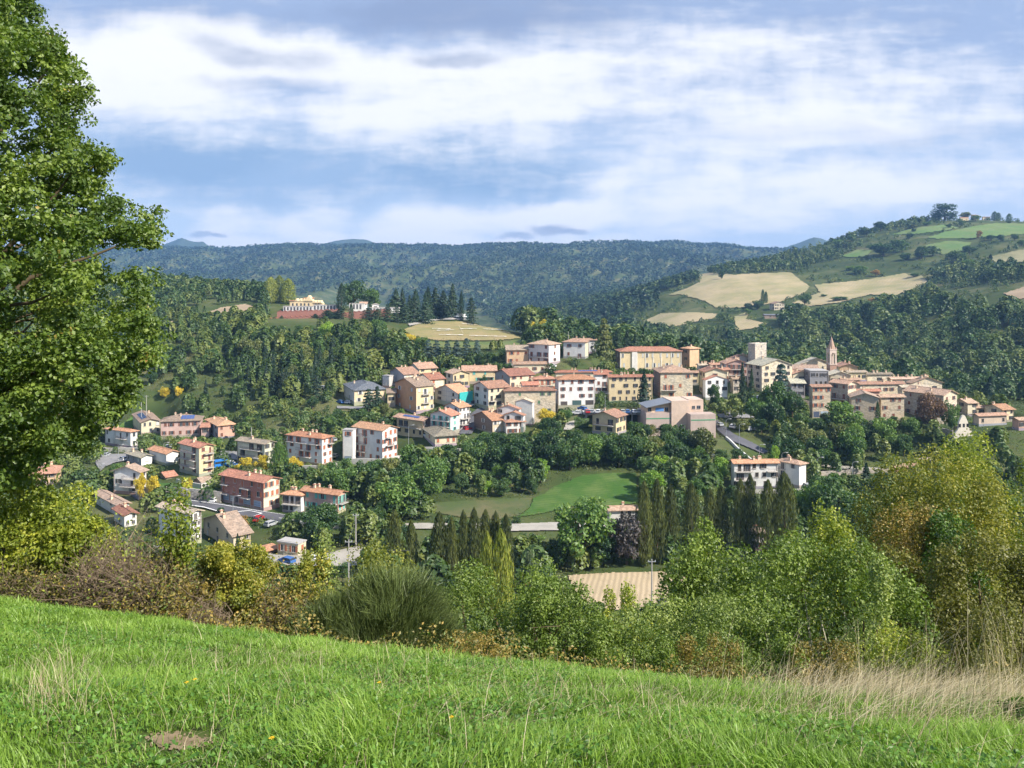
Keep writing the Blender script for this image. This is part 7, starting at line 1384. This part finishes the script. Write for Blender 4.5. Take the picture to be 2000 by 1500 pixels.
    straw('dry_grass', 'pale dry matted grass at the lower right of the meadow', 1800, 6.4, 170, 1.1, 4200, (.10, .34), (1.1, .2, 0), 1, curl=1.4, wd=.003); straw('dry_grass', 'tall straw-coloured grass stalks before the right hedge', 1730, 7.9, 150, .6, 260, (.3, .9), (.5, 0, 0), 2, curl=.7, wd=.004); straw('dry_grass', 'reddish dry grass tuft at the left of the meadow', 110, 3.9, 40, .35, 300, (.08, .30), (.1, 0, 0), 3, wd=.002)
    straw('dry_grass', 'pale dry stalks scattered thinly across the meadow', 800, 5.5, 620, 1.9, 1700, (.06, .26), (.2, 0, 0), 4, wd=.003); straw('dry_grass', 'tall dry stems at the right edge of the view', 1960, 6.5, 50, 1.0, 130, (.4, 1.0), (.1, 0, 0), 5, curl=.45, wd=.004)
    straw('dry_grass', 'pale dead thatch lying low between the green blades', 1000, 5.2, 640, 2.0, 15000, (.02, .09), (.8, .3, 0), 6, curl=1.8, wd=.0028)
    # single things in the grass
    rng = RS(9); ym = plain('dandelion_yellow', (.75, .50, .02), .7); sg = plain('stem_green', (.10, .22, .03), .8)
    for px, py, l in ((381, 1362, 'yellow dandelion left of the tall grass stems'), (365, 1369, 'lower small yellow dandelion beside its neighbour'), (741, 1367, 'yellow dandelion in the middle of the meadow'), (882, 1446, 'yellow dandelion lower middle of the meadow'), (531, 1494, 'yellow dandelion at the bottom edge')):
        d = float(hit([px], [py + 8], 2.2, 11)[0][0]); x = P(px, 0, d)[0]; z = zg(x, d); e = empty('dandelion', (x, d, z)); e['tmp'] = 1; tag(e, l, 'flower', 'dandelions', px); b = MB(); e.scale = (.55, .55, .8); b.tube([(0, 0, 0), (.005, 0, .06), (0, 0, .13)], .002, 5); b.build('stem', [sg], e)
        b = MB()
        for k in range(26): a = k * 2.4; r = .004 + .0005 * k; q = .13 + .006 * (1 - k / 26); b.add([(r * .2 * math.cos(a), r * .2 * math.sin(a), q), (r * math.cos(a - .25), r * math.sin(a - .25), q + .003), (r * 1.25 * math.cos(a), r * 1.25 * math.sin(a), q + .001), (r * math.cos(a + .25), r * math.sin(a + .25), q + .003)], [(0, 1, 2, 3)])
        b.build('petals', [ym], e)

ORD = ['', 'first', 'second', 'third', 'fourth', 'fifth', 'sixth', 'seventh', 'eighth', 'ninth', 'tenth', 'eleventh', 'twelfth', 'thirteenth', 'fourteenth', 'fifteenth', 'sixteenth', 'seventeenth', 'eighteenth', 'nineteenth', 'twentieth']
NUM = ['', 'one', 'two', 'three', 'four', 'five', 'six', 'seven', 'eight', 'nine', 'ten', 'eleven', 'twelve', 'thirteen', 'fourteen', 'fifteen', 'sixteen', 'seventeen', 'eighteen', 'nineteen', 'twenty']
def finalize(g):
    by = {}
    for t in THINGS: by.setdefault(t[1], []).append(t)
    for lab, ts in by.items():
        ts.sort(key=lambda t: t[4]); n = len(ts)
        for i, t in enumerate(ts):
            l = lab
            if n == 2: l = ('left' if i == 0 else 'right') + ' one of two: ' + lab
            elif n > 2: l = ('leftmost' if i == 0 else 'rightmost' if i == n - 1 else (ORD[i + 1] if i + 1 < len(ORD) else str(i + 1) + 'th') + ' from left') + ' of ' + (NUM[n] if n < len(NUM) else str(n)) + ': ' + lab
            w = l.split()
            if len(w) > 16: l = ' '.join(w[:16]); print('LONG', l)
            t[0]['label'] = l; t[0]['category'] = t[2]
            if 'kind' not in t[0].keys(): t[0]['kind'] = 'thing'
            if t[3]: t[0]['group'] = t[3]
    for o in bpy.data.objects:
        for k in ('_dim', 'tmp'):
            if k in o.keys(): del o[k]
    world()
    sun = bpy.data.lights.new('sun', 'SUN'); sun.energy = 5.0; sun.angle = R(0.6); sun.color = (1.0, .93, .82); so = bpy.data.objects.new('sun', sun); COL.objects.link(so)
    d = Vector((math.sin(SUN_AZ) * math.cos(SUN_EL), math.cos(SUN_AZ) * math.cos(SUN_EL), math.sin(SUN_EL))); so.rotation_euler = d.to_track_quat('Z', 'Y').to_euler(); so.location = (20, -10, 40)
    if HAZE:
        b = MB(); hw = 7500; b.box(-hw, hw, -300, 6600, -200, 400); m, nt, N, L = nt_new('haze_air'); v = N.new('ShaderNodeVolumePrincipled'); v.inputs['Color'].default_value = (.29, .54, 1.0, 1); v.inputs['Density'].default_value = HAZE; v.inputs['Anisotropy'].default_value = 0.0
        o = N.new('ShaderNodeOutputMaterial'); L.new(v.outputs[0], o.inputs['Volume']); h = b.build('haze', [m]); h['kind'] = 'stuff'
    cam = bpy.data.cameras.new('camera'); co = bpy.data.objects.new('camera', cam); COL.objects.link(co); co.location = (0, 0, 0); co.rotation_euler = (R(90), 0, 0); cam.sensor_width = 36; cam.lens = 36 * F / 2000; cam.shift_y = -(750 - HZ) / 2000; cam.clip_start = .1; cam.clip_end = 40000; SC.camera = co
    SC.render.engine = 'CYCLES'; cy = SC.cycles; cy.max_bounces = 6; cy.diffuse_bounces = 3; cy.glossy_bounces = 2; cy.transmission_bounces = 3; cy.volume_bounces = 0; cy.use_denoising = True; cy.use_adaptive_sampling = True; cy.adaptive_threshold = .03; cy.caustics_reflective = False; cy.caustics_refractive = False
    try: cy.denoiser = 'OPENIMAGEDENOISE'; cy.denoising_prefilter = 'ACCURATE'
    except Exception: pass
    vs = SC.view_settings; vs.view_transform = 'Standard'; vs.look = 'None'; vs.exposure = 0.76; vs.gamma = 1.0
HAZE = 1.0e-4
main()
